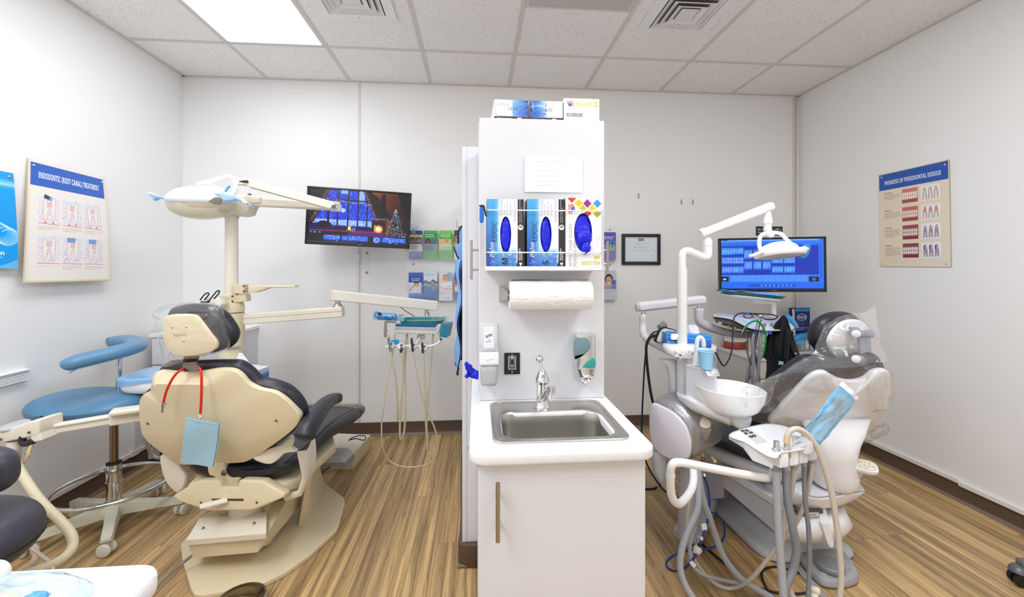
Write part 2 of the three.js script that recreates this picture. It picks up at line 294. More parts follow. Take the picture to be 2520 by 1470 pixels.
{
  const t = thing('tall_cabinet', 'tall white laminate cabinet behind the sink, with glove boxes on top', 'cabinet', V(0.223, CT, -1.7));
  part('carcass', bb(0.022, 0.425, CT, 1.805, -1.892, PZ - 0.018, 0.001), M.laminate, t);
  part('front_panel', bb(0.007, 0.440, CT + 0.001, 1.807, PZ - 0.0175, PZ, 0.0015), M.laminate, t);
  const dl = part('door', bb(0.004, 0.021, CT + 0.03, 1.80, -1.888, PZ - 0.02, 0.0015), M.laminate, t);
  const dr = part('door', bb(0.4255, 0.443, CT + 0.03, 1.80, -1.888, PZ - 0.02, 0.0015), M.laminate, t);
  const za = -1.56, yt = at(1166, 592, 1.56).y, yb = at(1166, 688, 1.56).y;
  handle(V(-0.022, yb, za), V(-0.022, yt, za), V(-0.03, 0, 0), 0.005, dl);
  handle(V(0.476, yb + 0.02, za), V(0.476, yt, za), V(0.035, 0, 0), 0.005, dr);
}
{
  const t = thing('base_cabinet', 'white sink base cabinet with one door and a long bar handle', 'cabinet', V(0.215, 0, -1.45));
  const cw = S(0xd9cbb8, 0.6); part('back_panel', bb(0.004, 0.428, 0.10, CT - 0.029, -1.89, -1.875, 0.001), cw, t); part('bottom_panel', bb(0.004, 0.428, 0.10, 0.118, -1.874, -1.099, 0.001), cw, t); part('front_rail', bb(0.004, 0.428, CT - 0.1, CT - 0.029, -1.116, -1.099, 0.001), cw, t);
  part('plinth', bb(0.01, 0.42, 0, 0.10, -1.88, -1.15, 0.001), M.brown, t);
  part('side_panel', bb(0.0005, 0.016, 0.1, CT - 0.029, -1.89, -1.098, 0.0005), M.laminate, t); part('side_panel', bb(0.415, 0.431, 0.1, CT - 0.029, -1.89, -1.098, 0.0005), M.laminate, t);
  const d = part('door', bb(0.003, 0.428, 0.115, CT - 0.036, -1.097, -1.078, 0.002), M.laminate, t);
  const hx = onZ(1225, 1200, -1.05), h1 = onZ(1225, 1187, -1.05).y, h2 = onZ(1225, 1331, -1.05).y;
  handle(V(hx.x, h2, -1.045), V(hx.x, h1, -1.045), V(0, 0, 0.033), 0.0055, d);
}
{
  const rr = (x0, x1, z0, z1, r, n = 8) => { const p = []; for (const [cx, cz, a0] of [[x1 - r, z1 - r, 0], [x0 + r, z1 - r, 1], [x0 + r, z0 + r, 2], [x1 - r, z0 + r, 3]]) for (let i = 0; i <= n; i++) { const a = (a0 + i / n) * Math.PI / 2; p.push([cx + r * Math.cos(a), cz + r * Math.sin(a)]); } return p; };
  const flat = new THREE.Matrix4().makeBasis(V(1, 0, 0), V(0, 0, -1), V(0, 1, 0));        // outline (x, -z) -> horizontal slab
  const neg = (q) => q.map(([x, z]) => [x, -z]);
  const out = [[-0.021, -1.895], [0.452, -1.895], ...[...rr(-0.021, 0.452, -1.895, -1.052, 0.045, 10)].filter(([, z]) => z > -1.2)];
  out.sort((a, b) => Math.atan2(a[1] + 1.45, a[0] - 0.215) - Math.atan2(b[1] + 1.45, b[0] - 0.215));
  const t = thing('countertop', 'white countertop with rounded front corners around the steel sink', 'countertop', V(0.215, CT - 0.028, -1.45));
  part('slab', extrude(neg(out), 0.028, 0.005, [neg(rr(0.07, 0.375, -1.345, -1.145, 0.04))]).applyMatrix4(flat).translate(0, CT - 0.028, 0), M.counter, t);
  part('hinge_cap', cyl(V(-0.019, CT - 0.04, -1.2), V(-0.019, CT - 0.04, -1.187), 0.006), M.nickel, t);
  // sink
  const s = thing('sink', 'small stainless steel sink set into the white countertop', 'sink', V(0.222, CT, -1.285));
  const O = rr(0.040, 0.408, -1.452, -1.114, 0.03), I = rr(0.066, 0.382, -1.350, -1.138, 0.05);
  part('rim', [extrude(neg(O), 0.005, 0.002, [neg(rr(0.052, 0.396, -1.440, -1.126, 0.03))]).applyMatrix4(flat).translate(0, CT, 0),
    extrude(neg(rr(0.050, 0.398, -1.442, -1.124, 0.03)), 0.003, 0.001, [neg(I)]).applyMatrix4(flat).translate(0, CT + 0.0005, 0)], M.steel, s);
  const rings = []; for (const [k, y] of [[-0.006, 0.0035], [0, 0.002], [0.004, -0.004], [0.008, -0.03], [0.012, -0.10], [0.02, -0.128], [0.036, -0.140], [0.07, -0.145]]) rings.push(rr(0.066 + k, 0.382 - k, -1.350 + k, -1.138 - k, 0.05 - Math.max(0, k) * 0.2).map(([x, z]) => V(x, CT + y, z)));
  part('bowl', loft(rings.reverse(), false), M.brushed, s);
  part('bowl_floor', bb(0.135, 0.313, CT - 0.1475, CT - 0.1445, -1.282, -1.206, 0.001), M.brushed, s);
  part('drain', lathe([[0, 0.002], [0.018, 0.002], [0.03, 0.004], [0.032, 0]], V(0.224, CT - 0.1445, -1.244)), M.chrome, s);
  // faucet
  const f = thing('faucet', 'chrome single lever faucet with a ball ended handle', 'faucet', V(0.21, CT + 0.004, -1.385));
  const p = V(0.209, CT + 0.003, -1.39);
  part('body', [lathe([[0.026, 0], [0.026, 0.006], [0.022, 0.01], [0.019, 0.03], [0.0185, 0.075], [0.022, 0.08], [0.022, 0.088], [0.019, 0.096], [0.014, 0.112], [0.006, 0.12], [0, 0.121]], p)], M.chrome, f);
  part('spout', [tube([p.clone().add(V(0.002, 0.03, 0.01)), p.clone().add(V(0.006, 0.062, 0.05)), p.clone().add(V(0.009, 0.083, 0.085)), p.clone().add(V(0.011, 0.082, 0.105))], 0.0105, 24, 14)], M.chrome, f);
  part('aerator', cyl(p.clone().add(V(0.011, 0.064, 0.108)), p.clone().add(V(0.011, 0.096, 0.108)), 0.0125), M.chrome, f);
  const tip = onZ(1328, 884, -1.40), root = p.clone().add(V(0, 0.118, 0));
  const lv = part('lever', [cyl(root, tip, 0.0055, 0.0032), cyl(root.clone().lerp(tip, -0.05), root.clone().lerp(tip, 0.12), 0.009, 0.006)], M.chrome, f);
  part('knob', ball(tip, 0.0125, 20), M.chrome, lv);
}
// ---------- printed cartons ----------
const triBand = (c, x, y, w, h, r) => { for (let i = 0; i < 260; i++) { const px = x + r() * w, py = y + r() * h, s = w * (0.05 + 0.09 * r()), q = (py - y) / h; const d = q * 0.75 + 0.2 * r(); c.fillStyle = `rgba(${Math.round(120 - 90 * d)},${Math.round(190 - 130 * d)},${Math.round(240 - 70 * d)},0.55)`; c.beginPath(); c.moveTo(px, py); c.lineTo(px + s, py + s * 0.6); c.lineTo(px, py + s * 1.2); c.fill(); } };
const lcg = (k) => () => (k = (k * 1664525 + 1013904223) >>> 0) / 4294967296;
function logicTall(letter) { return canvasTex(360, 660, (c, w, h) => {
  c.fillStyle = '#f5f5fb'; c.fillRect(0, 0, w, h);
  const g = c.createLinearGradient(0, 0, 0, h); g.addColorStop(0, '#4fb0ea'); g.addColorStop(0.45, '#2c86d6'); g.addColorStop(0.75, '#2a55b4'); g.addColorStop(1, '#1c3fa4'); c.fillStyle = g; c.fillRect(0, 0, 105, h);
  const g2 = c.createLinearGradient(80, 0, 170, 0); g2.addColorStop(0, 'rgba(90,180,240,0.9)'); g2.addColorStop(1, 'rgba(245,245,251,0)'); c.fillStyle = g2; c.fillRect(80, 0, 100, h);
  const g3 = c.createLinearGradient(0, 440, 0, h); g3.addColorStop(0, 'rgba(40,140,235,0)'); g3.addColorStop(1, 'rgba(40,140,240,0.95)'); c.fillStyle = g3; c.fillRect(60, 440, 230, 220);
  triBand(c, 0, 0, 105, h, lcg(5)); triBand(c, 40, 480, 230, 180, lcg(6));
  c.fillStyle = '#26242a'; c.fillRect(300, 0, 60, h); c.beginPath(); c.moveTo(300, h); c.lineTo(230, h); c.quadraticCurveTo(300, h, 300, 560); c.fill();
  const rot = (x, y, f) => { c.save(); c.translate(x, y); c.rotate(-Math.PI / 2); f(); c.restore(); };
  c.fillStyle = '#1d1c22'; rot(95, 405, () => { c.font = '66px sans-serif'; c.fillText('LOGIC', 0, 0); });
  c.fillStyle = '#ffffff'; rot(70, 560, () => { c.font = 'italic 58px serif'; c.fillText('Pulse', 0, 0); });
  c.strokeStyle = 'rgba(255,255,255,0.8)'; c.lineWidth = 2; c.beginPath(); c.moveTo(50, h); c.lineTo(50, 620); c.lineTo(30, 610); c.lineTo(75, 600); c.lineTo(45, 590); c.lineTo(50, 570); c.stroke();
  c.fillStyle = '#15141a'; rot(205, 630, () => { c.font = 'bold 84px sans-serif'; c.fillText(letter, 0, 0); });
  c.fillStyle = '#6a6a74'; [['• 100% By Weight', 150], ['• Single Use', 176], ['• Ambidextrous', 206], ['• Non-Sterile', 236]].forEach(([s, x]) => rot(x, 160, () => { c.font = 'italic 19px serif'; c.fillText(s, 0, 0); }));
  rot(280, 220, () => { c.font = 'italic 22px serif'; c.fillText('Nitrile Exam Gloves', 0, 0); });
  c.fillStyle = '#f4f4f8'; rot(325, 225, () => { c.font = '12px sans-serif'; c.fillText('This Product is Made From Quality Materials', 0, 0); c.fillText('Powder Free and Latex Free', 0, 16); });
  c.beginPath(); c.arc(329, 268, 26, 0, 7); c.fill(); c.strokeStyle = '#26242a'; c.lineWidth = 4; for (let i = -2; i < 3; i++) { c.beginPath(); c.moveTo(329 + i * 7, 252); c.lineTo(329 + i * 6, 274); c.stroke(); }
  c.fillStyle = '#f4f4f8'; rot(326, 585, () => { c.font = 'bold 18px sans-serif'; c.fillText('INNOVATION', 0, 0); c.fillText('COMPANY', 0, 18); });
  c.beginPath(); c.moveTo(312, 605); c.lineTo(346, 605); c.lineTo(329, 640); c.fill();
}); }
function logicSide(dark) { return canvasTex(512, 288, (c, w, h) => {
  c.fillStyle = '#f4f5fb'; c.fillRect(0, 0, w, h);
  const g = c.createLinearGradient(dark ? 0 : 220, 0, dark ? 300 : w, 0); g.addColorStop(0, dark ? '#2b3372' : 'rgba(120,190,245,0)'); g.addColorStop(0.5, dark ? '#3a7fd8' : '#5c9fe8'); g.addColorStop(1, dark ? 'rgba(245,245,251,0)' : '#2a3c96'); c.fillStyle = g; c.fillRect(0, 0, w, h);
  triBand(c, dark ? 20 : 270, 0, 240, h, lcg(dark ? 8 : 9));
  c.fillStyle = '#3a383e'; c.fillRect(0, 230, w, 60); c.strokeStyle = '#8d8a96'; c.lineWidth = 6; c.beginPath(); c.moveTo(10, 0); c.lineTo(10, 150); c.quadraticCurveTo(10, 225, 90, 227); c.lineTo(w, 227); c.stroke();
  c.fillStyle = dark ? '#ffffff' : '#8d8f9a'; c.font = 'italic 46px serif'; c.fillText('Pulse', 110, 80); c.strokeStyle = c.fillStyle; c.lineWidth = 3; c.beginPath(); c.moveTo(20, 72); c.lineTo(50, 72); c.lineTo(58, 30); c.lineTo(66, 100); c.lineTo(76, 66); c.lineTo(110, 70); c.stroke();
  c.fillStyle = '#16161c'; c.font = '56px sans-serif'; c.fillText('LOGIC', 200, 142);
  c.fillStyle = '#ffffff'; c.font = 'italic 24px serif'; c.fillText('Nitrile Exam Gloves', 40, 262); c.fillRect(350, 240, 60, 30);
}); }
const dentalLogo = (c) => { c.fillStyle = '#3c6fd0'; c.beginPath(); c.arc(60, 30, 34, 0.3, 3.6); c.fill(); c.fillStyle = '#f0a818'; c.beginPath(); c.arc(92, 40, 16, 0, 7); c.fill(); c.fillStyle = '#d8302a'; c.fillRect(12, 0, 90, 30); c.fillStyle = '#fff'; c.font = 'bold 24px sans-serif'; c.fillText('DENTAL', 14, 24); };
const heliumTall = () => canvasTex(360, 660, (c, w, h) => {
  c.fillStyle = '#f4f3f5'; c.fillRect(0, 0, w, h);
  const dia = (x, y, s, k) => { c.fillStyle = k; c.beginPath(); c.moveTo(x, y - s); c.lineTo(x + s, y); c.lineTo(x, y + s); c.lineTo(x - s, y); c.fill(); };
  dia(62, 6, 42, '#d8402c'); dia(132, 50, 42, '#e8cf1e'); dia(218, 52, 42, '#9a2a8c'); dia(318, 52, 42, '#3c9ede'); dia(174, 98, 36, '#c2c62a'); dia(268, 98, 38, '#e8d01c'); dia(222, 144, 38, '#d8402c'); dia(318, 146, 40, '#b4bc26');
  const rot = (x, y, a, f) => { c.save(); c.translate(x, y); c.rotate(a); f(); c.restore(); };
  rot(30, 162, -Math.PI / 2, () => dentalLogo(c));
  c.fillStyle = '#8f8d92'; c.font = '40px sans-serif'; rot(62, 648, -Math.PI / 2, () => c.fillText('NITRILE EXAM GLOVES', 0, 0, 470)); rot(110, 648, -Math.PI / 2, () => c.fillText('POWDER FREE', 0, 0, 290));
  c.fillStyle = '#d8c914'; rot(350, 596, Math.PI, () => { c.font = 'bold 52px sans-serif'; c.fillText('HELIUM', 0, 0, 190); });
  c.fillRect(290, 545, 50, 30); c.fillStyle = '#fff'; rot(332, 552, Math.PI, () => { c.font = 'bold 24px sans-serif'; c.fillText('XS', 0, 0); });
  c.fillStyle = '#c9c8cf'; for (let i = 0; i < 7; i++) c.fillRect(300, 360 + i * 16, 40, 3);
});
const heliumSide = () => canvasTex(512, 300, (c, w, h) => {
  c.fillStyle = '#f3f2f6'; c.fillRect(0, 0, w, h); c.save(); c.translate(30, 40); dentalLogo(c); c.restore();
  c.fillStyle = '#d8c914'; c.font = 'bold 66px sans-serif'; c.fillText('HELIUM', 160, 96, 250); c.fillRect(425, 40, 66, 62); c.fillStyle = '#fff'; c.font = 'bold 44px sans-serif'; c.fillText('XS', 428, 88);
  c.fillStyle = '#9a99a4'; c.font = '17px sans-serif'; c.fillText('POWDER FREE NITRILE EXAMINATION GLOVES', 34, 136, 450);
  c.fillStyle = '#2a2a2e'; const r = lcg(3); for (let x = 36; x < 270;) { const s = 2 + r() * 7; c.fillRect(x, 186, s, 48); x += s + 2 + r() * 5; }
  c.fillStyle = '#a9a8b2'; c.font = '16px sans-serif'; c.fillText('TO REORDER GLOVES', 300, 204); c.fillText('CALL 1.800.255.5093', 300, 230);
});
const printed = (tex, rough = 0.35) => S(0xffffff, rough, 0, { map: tex, clearcoat: 0.25, clearcoatRoughness: 0.2 });
const gloveBlob = (c, rx, ry, rz, k) => { const g = new THREE.SphereGeometry(1, 48, 32), p = g.attributes.position, q = V(0, 0, 0); for (let i = 0; i < p.count; i++) { q.fromBufferAttribute(p, i); const n = perlin.noise(q.x * 2.2 + k, q.y * 4.5, q.z * 2) * 0.55 + Math.abs(perlin.noise(q.x * 3 + k, q.y * 9 + 4, q.z * 3)) * 0.5; q.multiplyScalar(1 + 0.28 * n); p.setXYZ(i, q.x * rx, q.y * ry, q.z * rz); } g.computeVertexNormals(); return g.translate(c.x, c.y, c.z); };
const plain = S(0xf0f0f6, 0.4), darkCarton = S(0x2b2930, 0.4);
function carton(name, label, group, px, zf, depth, tex, hole, gloveOut, sideM = plain) { // upright carton: px = [x0, y0, x1, y1]
  const a = onZ(px[0], px[3], zf), b = onZ(px[2], px[1], zf), w = b.x - a.x, h = b.y - a.y, c = a.clone().lerp(b, 0.5);
  const t = thing(name, label, 'glove box', V(c.x, a.y, zf - depth / 2), group);
  part('carton', [bb(a.x, a.x + 0.002, a.y, b.y, zf - depth, zf - 0.002, 0), bb(b.x - 0.002, b.x, a.y, b.y, zf - depth, zf - 0.002, 0), bb(a.x, b.x, a.y, a.y + 0.002, zf - depth, zf - 0.002, 0), bb(a.x, b.x, b.y - 0.002, b.y, zf - depth, zf - 0.002, 0), bb(a.x, b.x, a.y, b.y, zf - depth, zf - depth + 0.002, 0)], sideM, t);
  const m = new THREE.Matrix4().makeTranslation(c.x, c.y, zf - 0.002);
  const outline = [[-w / 2, -h / 2], [w / 2, -h / 2], [w / 2, h / 2], [-w / 2, h / 2]];
  let g;
  if (hole) {
    const H0 = onZ(hole[0], hole[1], zf), hr = Math.abs(onZ(hole[0] + hole[2], hole[1], zf).x - H0.x), hh = Math.abs(onZ(hole[0], hole[1] + hole[3], zf).y - H0.y), hx = H0.x - c.x, hy = H0.y - c.y;
    g = extrude(outline, 0.002, 0, [Array.from({ length: 40 }, (_, i) => [hx + hr * Math.cos(i * Math.PI / 20), hy + hh * Math.sin(i * Math.PI / 20)])]);
    part('glove', gloveBlob(V(H0.x, H0.y, zf - 0.016), hr * 1.25, hh * 1.1, 0.015, px[0]), M.glove, t);
    part('dark_lining', bb(a.x + 0.003, b.x - 0.003, a.y + 0.003, b.y - 0.003, zf - 0.05, zf - 0.045, 0), S(0x0a0b30, 0.7), t);
    if (gloveOut) part('glove', [gloveBlob(V(H0.x + 0.004, H0.y - hh * 0.25, zf - 0.004), hr * 0.85, hh * 0.42, 0.014, 3.1), gloveBlob(V(H0.x + 0.008, H0.y - hh * 0.82, zf + 0.004), hr * 0.5, hh * 0.3, 0.011, 5.3), gloveBlob(V(H0.x, H0.y + hh * 0.1, zf - 0.008), hr * 0.9, hh * 0.3, 0.012, 9.3)], M.glove, t);
  } else g = extrude(outline, 0.002, 0);
  part('front_print', planar(g.applyMatrix4(m), m, w, h), printed(tex), t);
}
const ZG = -1.372;
carton('glove_box', 'glove box in the wire rack printed with a big letter M', 'glove boxes standing in the white wire rack', [1198, 491, 1289, 661], ZG, 0.075, logicTall('M'), [1244.5, 578, 13.5, 45], false, darkCarton);
carton('glove_box', 'glove box in the wire rack printed with a big letter S', 'glove boxes standing in the white wire rack', [1297, 491, 1390, 661], ZG, 0.075, logicTall('S'), [1343.5, 577, 14, 44], false, darkCarton);
carton('glove_box', 'white glove box in the wire rack with coloured diamonds and gloves hanging out', 'glove boxes standing in the white wire rack', [1392, 488, 1480, 660], ZG + 0.004, 0.08, heliumTall(), [1435, 572, 22, 47], true);
function flatBox(label, px, zf, yTop, tex, turn) {
  const a = onZ(px[0], px[2], zf), b = onZ(px[1], px[2], zf), w = b.x - a.x, h = yTop - 1.807, c = V((a.x + b.x) / 2, 1.807 + h / 2, zf);
  const t = thing('glove_box', label, 'glove box', V(c.x, 1.807, zf), 'glove boxes lying on top of the tall cabinet');
  t.rotation.y = turn;
  const W = w, D = 0.24, g = bx(V(0, h / 2 + 0.0005, -D / 2 - 0.001), W, h, D, 0.001, 1);
  const mk = (name, g, m) => { const q = new THREE.Mesh(g, m); q.name = name; t.add(q); };
  mk('carton', g, plain);
  const m = new THREE.Matrix4().makeTranslation(0, h / 2, 0);
  mk('front_print', planar(bx(V(0, h / 2 + 0.0005, 0), W - 0.001, h - 0.001, 0.001, 0), m, W, h), printed(tex));
}
flatBox('glove box lying on the tall cabinet with a white front fading to blue', [1216, 1300, 246], -1.505, onZ(1250, 246, -1.505).y, logicSide(false), 0.03);
flatBox('glove box lying on the tall cabinet with a dark blue printed corner', [1302, 1385, 249], -1.51, onZ(1340, 249, -1.51).y, logicSide(true), -0.02);
flatBox('white glove box lying on the tall cabinet with yellow print and a bar code', [1388, 1475, 243], -1.50, onZ(1430, 243, -1.50).y, heliumSide(), 0.0);
// ---------- on the panel ----------
{
  const t = thing('wire_rack', 'white wire rack on the cabinet panel holding three glove boxes', 'wire rack', onZ(1335, 664, PZ));
  const zf = ZG + 0.013, w = (px, py, z) => onZ(px, py, z), W = S(0xf5f5f7, 0.3), r = 0.0022;
  const L = w(1197, 518, zf).x, R = w(1482, 518, zf).x, y1 = w(1340, 518.5, zf).y, y2 = w(1340, 622, zf).y, y3 = w(1340, 662, zf).y - 0.004;
  const loop = (y) => tube([V(L, y, PZ + 0.002), V(L, y, zf - 0.012), V(L + 0.004, y, zf - 0.003), V(L + 0.014, y, zf), V((L + R) / 2, y, zf), V(R - 0.014, y, zf), V(R - 0.004, y, zf - 0.003), V(R, y, zf - 0.012), V(R, y, PZ + 0.002)], r, 80, 8);
  part('front_wire', loop(y1), W, t); part('front_wire', loop(y2), W, t);
  part('side_wire', tube([V(L, y1, PZ + 0.006), V(L, y2, PZ + 0.006), V(L, y3, PZ + 0.006)], r, 12, 8), W, t); part('side_wire', tube([V(R, y1, PZ + 0.006), V(R, y2, PZ + 0.006), V(R, y3, PZ + 0.006)], r, 12, 8), W, t);
  part('tray', [bb(L - 0.002, R + 0.002, y3 - 0.003, y3, PZ, zf, 0.001), bb(L - 0.002, R + 0.002, y3 - 0.003, y3 + 0.012, zf - 0.002, zf, 0.001)], S(0xeceef2, 0.3), t);
  // blue clip hooked on the rack
  const k = thing('badge_clip', 'blue handled clip hooked on the end of the wire rack', 'clip', w(1186, 545, zf - 0.02));
  part('blue_handle', plate([[1180, 512], [1186, 508], [1190, 511], [1191, 540], [1189, 548], [1184, 549], [1180, 545]], w(1186, 530, zf - 0.01), V(0, 0, 1), 0.008, 0.003), S(0x1a6fd6, 0.3), k);
  part('black_hook', [tube([w(1181, 507, zf - 0.012), w(1190, 507, zf - 0.01), w(1192, 514, zf - 0.008), w(1194, 526, zf - 0.008), w(1196, 531, zf - 0.008)], 0.0028, 16, 8), bx(w(1186, 508, zf - 0.014), 0.014, 0.004, 0.014, 0.001)], M.black, k);
}
{
  const tex = canvasTex(720, 460, (c, w, h) => {
    c.fillStyle = '#f7f7f7'; c.fillRect(0, 0, w, h); c.fillStyle = '#b9b9bb'; c.font = '23px serif'; c.fillText('EMERGENCY TELEPHONE NUMBERS', 118, 78, 470);
    ['1. ANY EMERGENCY: 911', '2. FIRE DEPARTMENT: 617-730-2260', '3. POLICE DEPARTMENT: 617-730-2222', '4.POISON CONTROL: 1800-222-1222'].forEach((s, i) => { c.font = '23px serif'; c.fillText(s, 140, 196 + i * 62, 480); });
  });
  const a = onZ(1291, 473, PZ), b = onZ(1433, 388, PZ), w = b.x - a.x, h = b.y - a.y, c = a.clone().lerp(b, 0.5).add(V(0, 0, 0.003)), m = new THREE.Matrix4().makeTranslation(c.x, c.y, c.z);
  const t = thing('notice_sheet', 'paper sheet of emergency telephone numbers in a clear sleeve', 'notice', V(c.x, a.y, PZ));
  part('sheet', planar(bx(c, w, h, 0.0006, 0), m, w, h), S(0xffffff, 0.6, 0, { map: tex }), t);
  part('sleeve', grid(24, 12, (u, v) => V(c.x + (u - 0.5) * (w + 0.008), c.y - (0.5 - v) * (h + 0.006) - 0.003, c.z + 0.0015 + 0.0012 * perlin.noise(u * 6, v * 5, 1) + (v < 0.09 ? 0.003 * Math.sin(u * 9) : 0))), M.acrylic, t);
}
{ // paper towel
  const a = onZ(1253, 727, -1.405), b = onZ(1453, 726, -1.405), r = 0.047;
  const t = thing('paper_towel_roll', 'embossed white paper towel roll hung under the glove boxes', 'paper towel', V((a.x + b.x) / 2, a.y - r, -1.405));
  const qn = pnoise(40, 31), tb = dataTex(256, 256, (u, v) => { const h = 255 * qn(u, v); return [h, h, h]; });
  const R = [r, r * 1.015, r * 1.0, r * 1.01, r * 0.99, r * 1.02, r * 1.01], prof = [[0.019, 0], [r - 0.003, 0], ...R.map((q, i) => [q, 0.003 + (b.x - a.x - 0.006) * i / 6]), [r - 0.003, b.x - a.x], [0.019, b.x - a.x]];
  part('paper', lathe(prof, a, V(1, 0, 0), 64), S(0xf9f8f5, 0.9, 0, { bumpMap: (() => { tb.repeat.set(1.2, 1); return tb; })(), bumpScale: 0.0015 }), t);
  part('core', lathe([[0.019, -0.001], [0.021, -0.001], [0.021, b.x - a.x], [0.019, b.x - a.x]], a, V(1, 0, 0)), S(0xb59a75, 0.8), t);
  part('loose_end', grid(30, 10, (u, v) => { const an = Math.PI * (0.5 + 0.42 * v); return V(a.x + 0.006 + (b.x - a.x - 0.01) * u, a.y + (r + 0.0025 + 0.0015 * Math.sin(u * 7)) * Math.sin(an), -1.405 + (r + 0.0025) * Math.cos(an)); }), M.paper, t);
  const h = thing('paper_towel_holder', 'steel paper towel holder screwed to the cabinet panel', 'towel holder', V(a.x, a.y, PZ));
  const z = PZ;
  for (const [s, x, x2] of [[1, onZ(1229, 712, PZ).x, a.x - 0.004], [-1, b.x + 0.012, b.x + 0.004]]) part('bracket', [plateQuad([V(x, a.y + 0.028, z + 0.001), V(x, a.y - 0.028, z + 0.001), V(x + s * 0.012, a.y - 0.02, z + 0.03), V(x + s * 0.012, a.y + 0.02, z + 0.03)], 0.0015), plateQuad([V(x + s * 0.012, a.y + 0.02, z + 0.03), V(x + s * 0.012, a.y - 0.02, z + 0.03), V(x2, a.y - 0.012, -1.40), V(x2, a.y + 0.012, -1.40)], 0.0015)], M.steel, h);
  part('spindle', cyl(V(a.x - 0.004, a.y, -1.405), V(b.x + 0.005, a.y, -1.405), 0.007), M.steel, h);
}
function plateQuad(q, t) {                                   // thin quad with thickness
  const n = q[1].clone().sub(q[0]).cross(q[3].clone().sub(q[0])).normalize().multiplyScalar(t);
  return loft([q, q.map((p) => p.clone().add(n))], true, 0.5);
}
{ // hand sanitizer dispenser
  const z = -1.385, c = onZ(1204, 880, z), w = 0.0635, y = (py) => onZ(1204, py, z).y;
  const t = thing('sanitizer_dispenser', 'wall mounted hand sanitizer dispenser with a clear bottle above', 'dispenser', V(c.x, y(953), PZ));
  const body = (y0, y1, d, ww, r = 0.008) => bb(c.x - ww / 2, c.x + ww / 2, y0, y1, PZ + 0.001, PZ + d, r, 4);
  part('body', body(y(901), y(868), 0.095, w), M.whiteGloss, t);
  part('lid', body(y(868), y(860), 0.088, w - 0.002, 0.003), M.clear, t);
  const lever = loft([[0, 1], [0.3, 1.0], [0.85, 0.95], [1, 0.82]].map(([k, s]) => superE(28, (w - 0.006) / 2 * s, 0.042 * s, 5).map(([x, zz]) => V(c.x + x, y(900) + (y(953) - y(900)) * k, PZ + 0.047 + zz))));
  part('push_lever', lever, S(0xb9babb, 0.35), t);
  part('back_plate', bb(c.x - w / 2 + 0.002, c.x + w / 2 - 0.002, y(951), y(806), PZ + 0.0005, PZ + 0.006, 0.002), M.white, t);
  part('bottle', [body(y(866), y(803), 0.07, w - 0.002, 0.012)], M.acrylic, t);
  const tex = canvasTex(256, 400, (k, W, Hh) => { k.fillStyle = '#fbfbfd'; k.fillRect(0, 0, W, Hh); k.fillStyle = '#23418f'; k.beginPath(); k.moveTo(44, 140); k.lineTo(200, 108); k.lineTo(226, 150); k.lineTo(60, 190); k.fill(); k.fillStyle = '#fff'; k.font = 'italic bold 50px serif'; k.fillText('Purell', 66, 168); k.fillStyle = '#d84a3c'; k.beginPath(); k.arc(150, 112, 10, 3.1, 6.3); k.fill(); k.fillStyle = '#3a4f8f'; k.font = 'bold 30px sans-serif'; k.fillText('HAND', 92, 240); k.fillText('SANITIZER', 44, 274); k.fillStyle = '#9aa6c8'; k.font = '17px sans-serif'; k.fillText('Kills 99.99% of Germs', 44, 330); });
  const m = new THREE.Matrix4().makeTranslation(c.x, (y(864) + y(815)) / 2, PZ + 0.05);
  part('label', planar(bb(c.x - 0.0165, c.x + 0.0165, y(864), y(810), PZ + 0.046, PZ + 0.05, 0.001), m, 0.034, y(810) - y(864)), S(0xffffff, 0.4, 0, { map: tex }), t);
  const tx2 = canvasTex(256, 128, (k) => { k.fillStyle = '#f3f3f6'; k.fillRect(0, 0, 256, 128); k.fillStyle = '#d6d6da'; k.beginPath(); k.moveTo(50, 60); k.lineTo(210, 36); k.lineTo(226, 70); k.lineTo(70, 98); k.fill(); k.fillStyle = '#f3f3f6'; k.font = 'italic bold 40px serif'; k.fillText('Purell', 80, 80); });
  const m2 = new THREE.Matrix4().makeTranslation(c.x, y(886), PZ + 0.0955);
  part('logo', planar(bx(V(c.x, y(886), PZ + 0.0953), 0.04, 0.02, 0.0006, 0), m2, 0.04, 0.02), S(0xffffff, 0.3, 0, { map: tx2 }), t);
}
{ // open switch box
  const a = onZ(1241, 921, PZ), b = onZ(1279, 868, PZ), c = a.clone().lerp(b, 0.5), w = b.x - a.x, h = b.y - a.y;
  const t = thing('switch_box', 'black electrical switch on the panel with its cover plate missing', 'switch', V(c.x, c.y, PZ));
  part('mounting_plate', extrude([[-w / 2, -h / 2], [w / 2, -h / 2], [w / 2, h / 2], [-w / 2, h / 2]], 0.004, 0.001, [[[-w * 0.26, -h * 0.3], [w * 0.26, -h * 0.3], [w * 0.26, h * 0.36], [-w * 0.26, h * 0.36]]]).translate(c.x, c.y, PZ + 0.001), M.blackGloss, t);
  part('strap', [bx(c.clone().add(V(-0.007, 0.004, 0.004)), 0.0035, h * 0.5, 0.003, 0.0005), bx(c.clone().add(V(0.007, 0.004, 0.004)), 0.0035, h * 0.5, 0.003, 0.0005), bx(c.clone().add(V(0, -h * 0.2, 0.004)), 0.018, 0.004, 0.003, 0.0005)], M.darkSteel, t);
  part('toggle', bx(c.clone().add(V(0, 0.006, 0.006)), 0.007, 0.018, 0.01, 0.002), M.black, t);
  for (const s of [-1, 1]) part('screw', lathe([[0, 0.002], [0.0025, 0.0018], [0.003, 0]], c.clone().add(V(0, s * h * 0.4, 0.0048)), V(0, 0, 1), 12), M.steel, t);
}
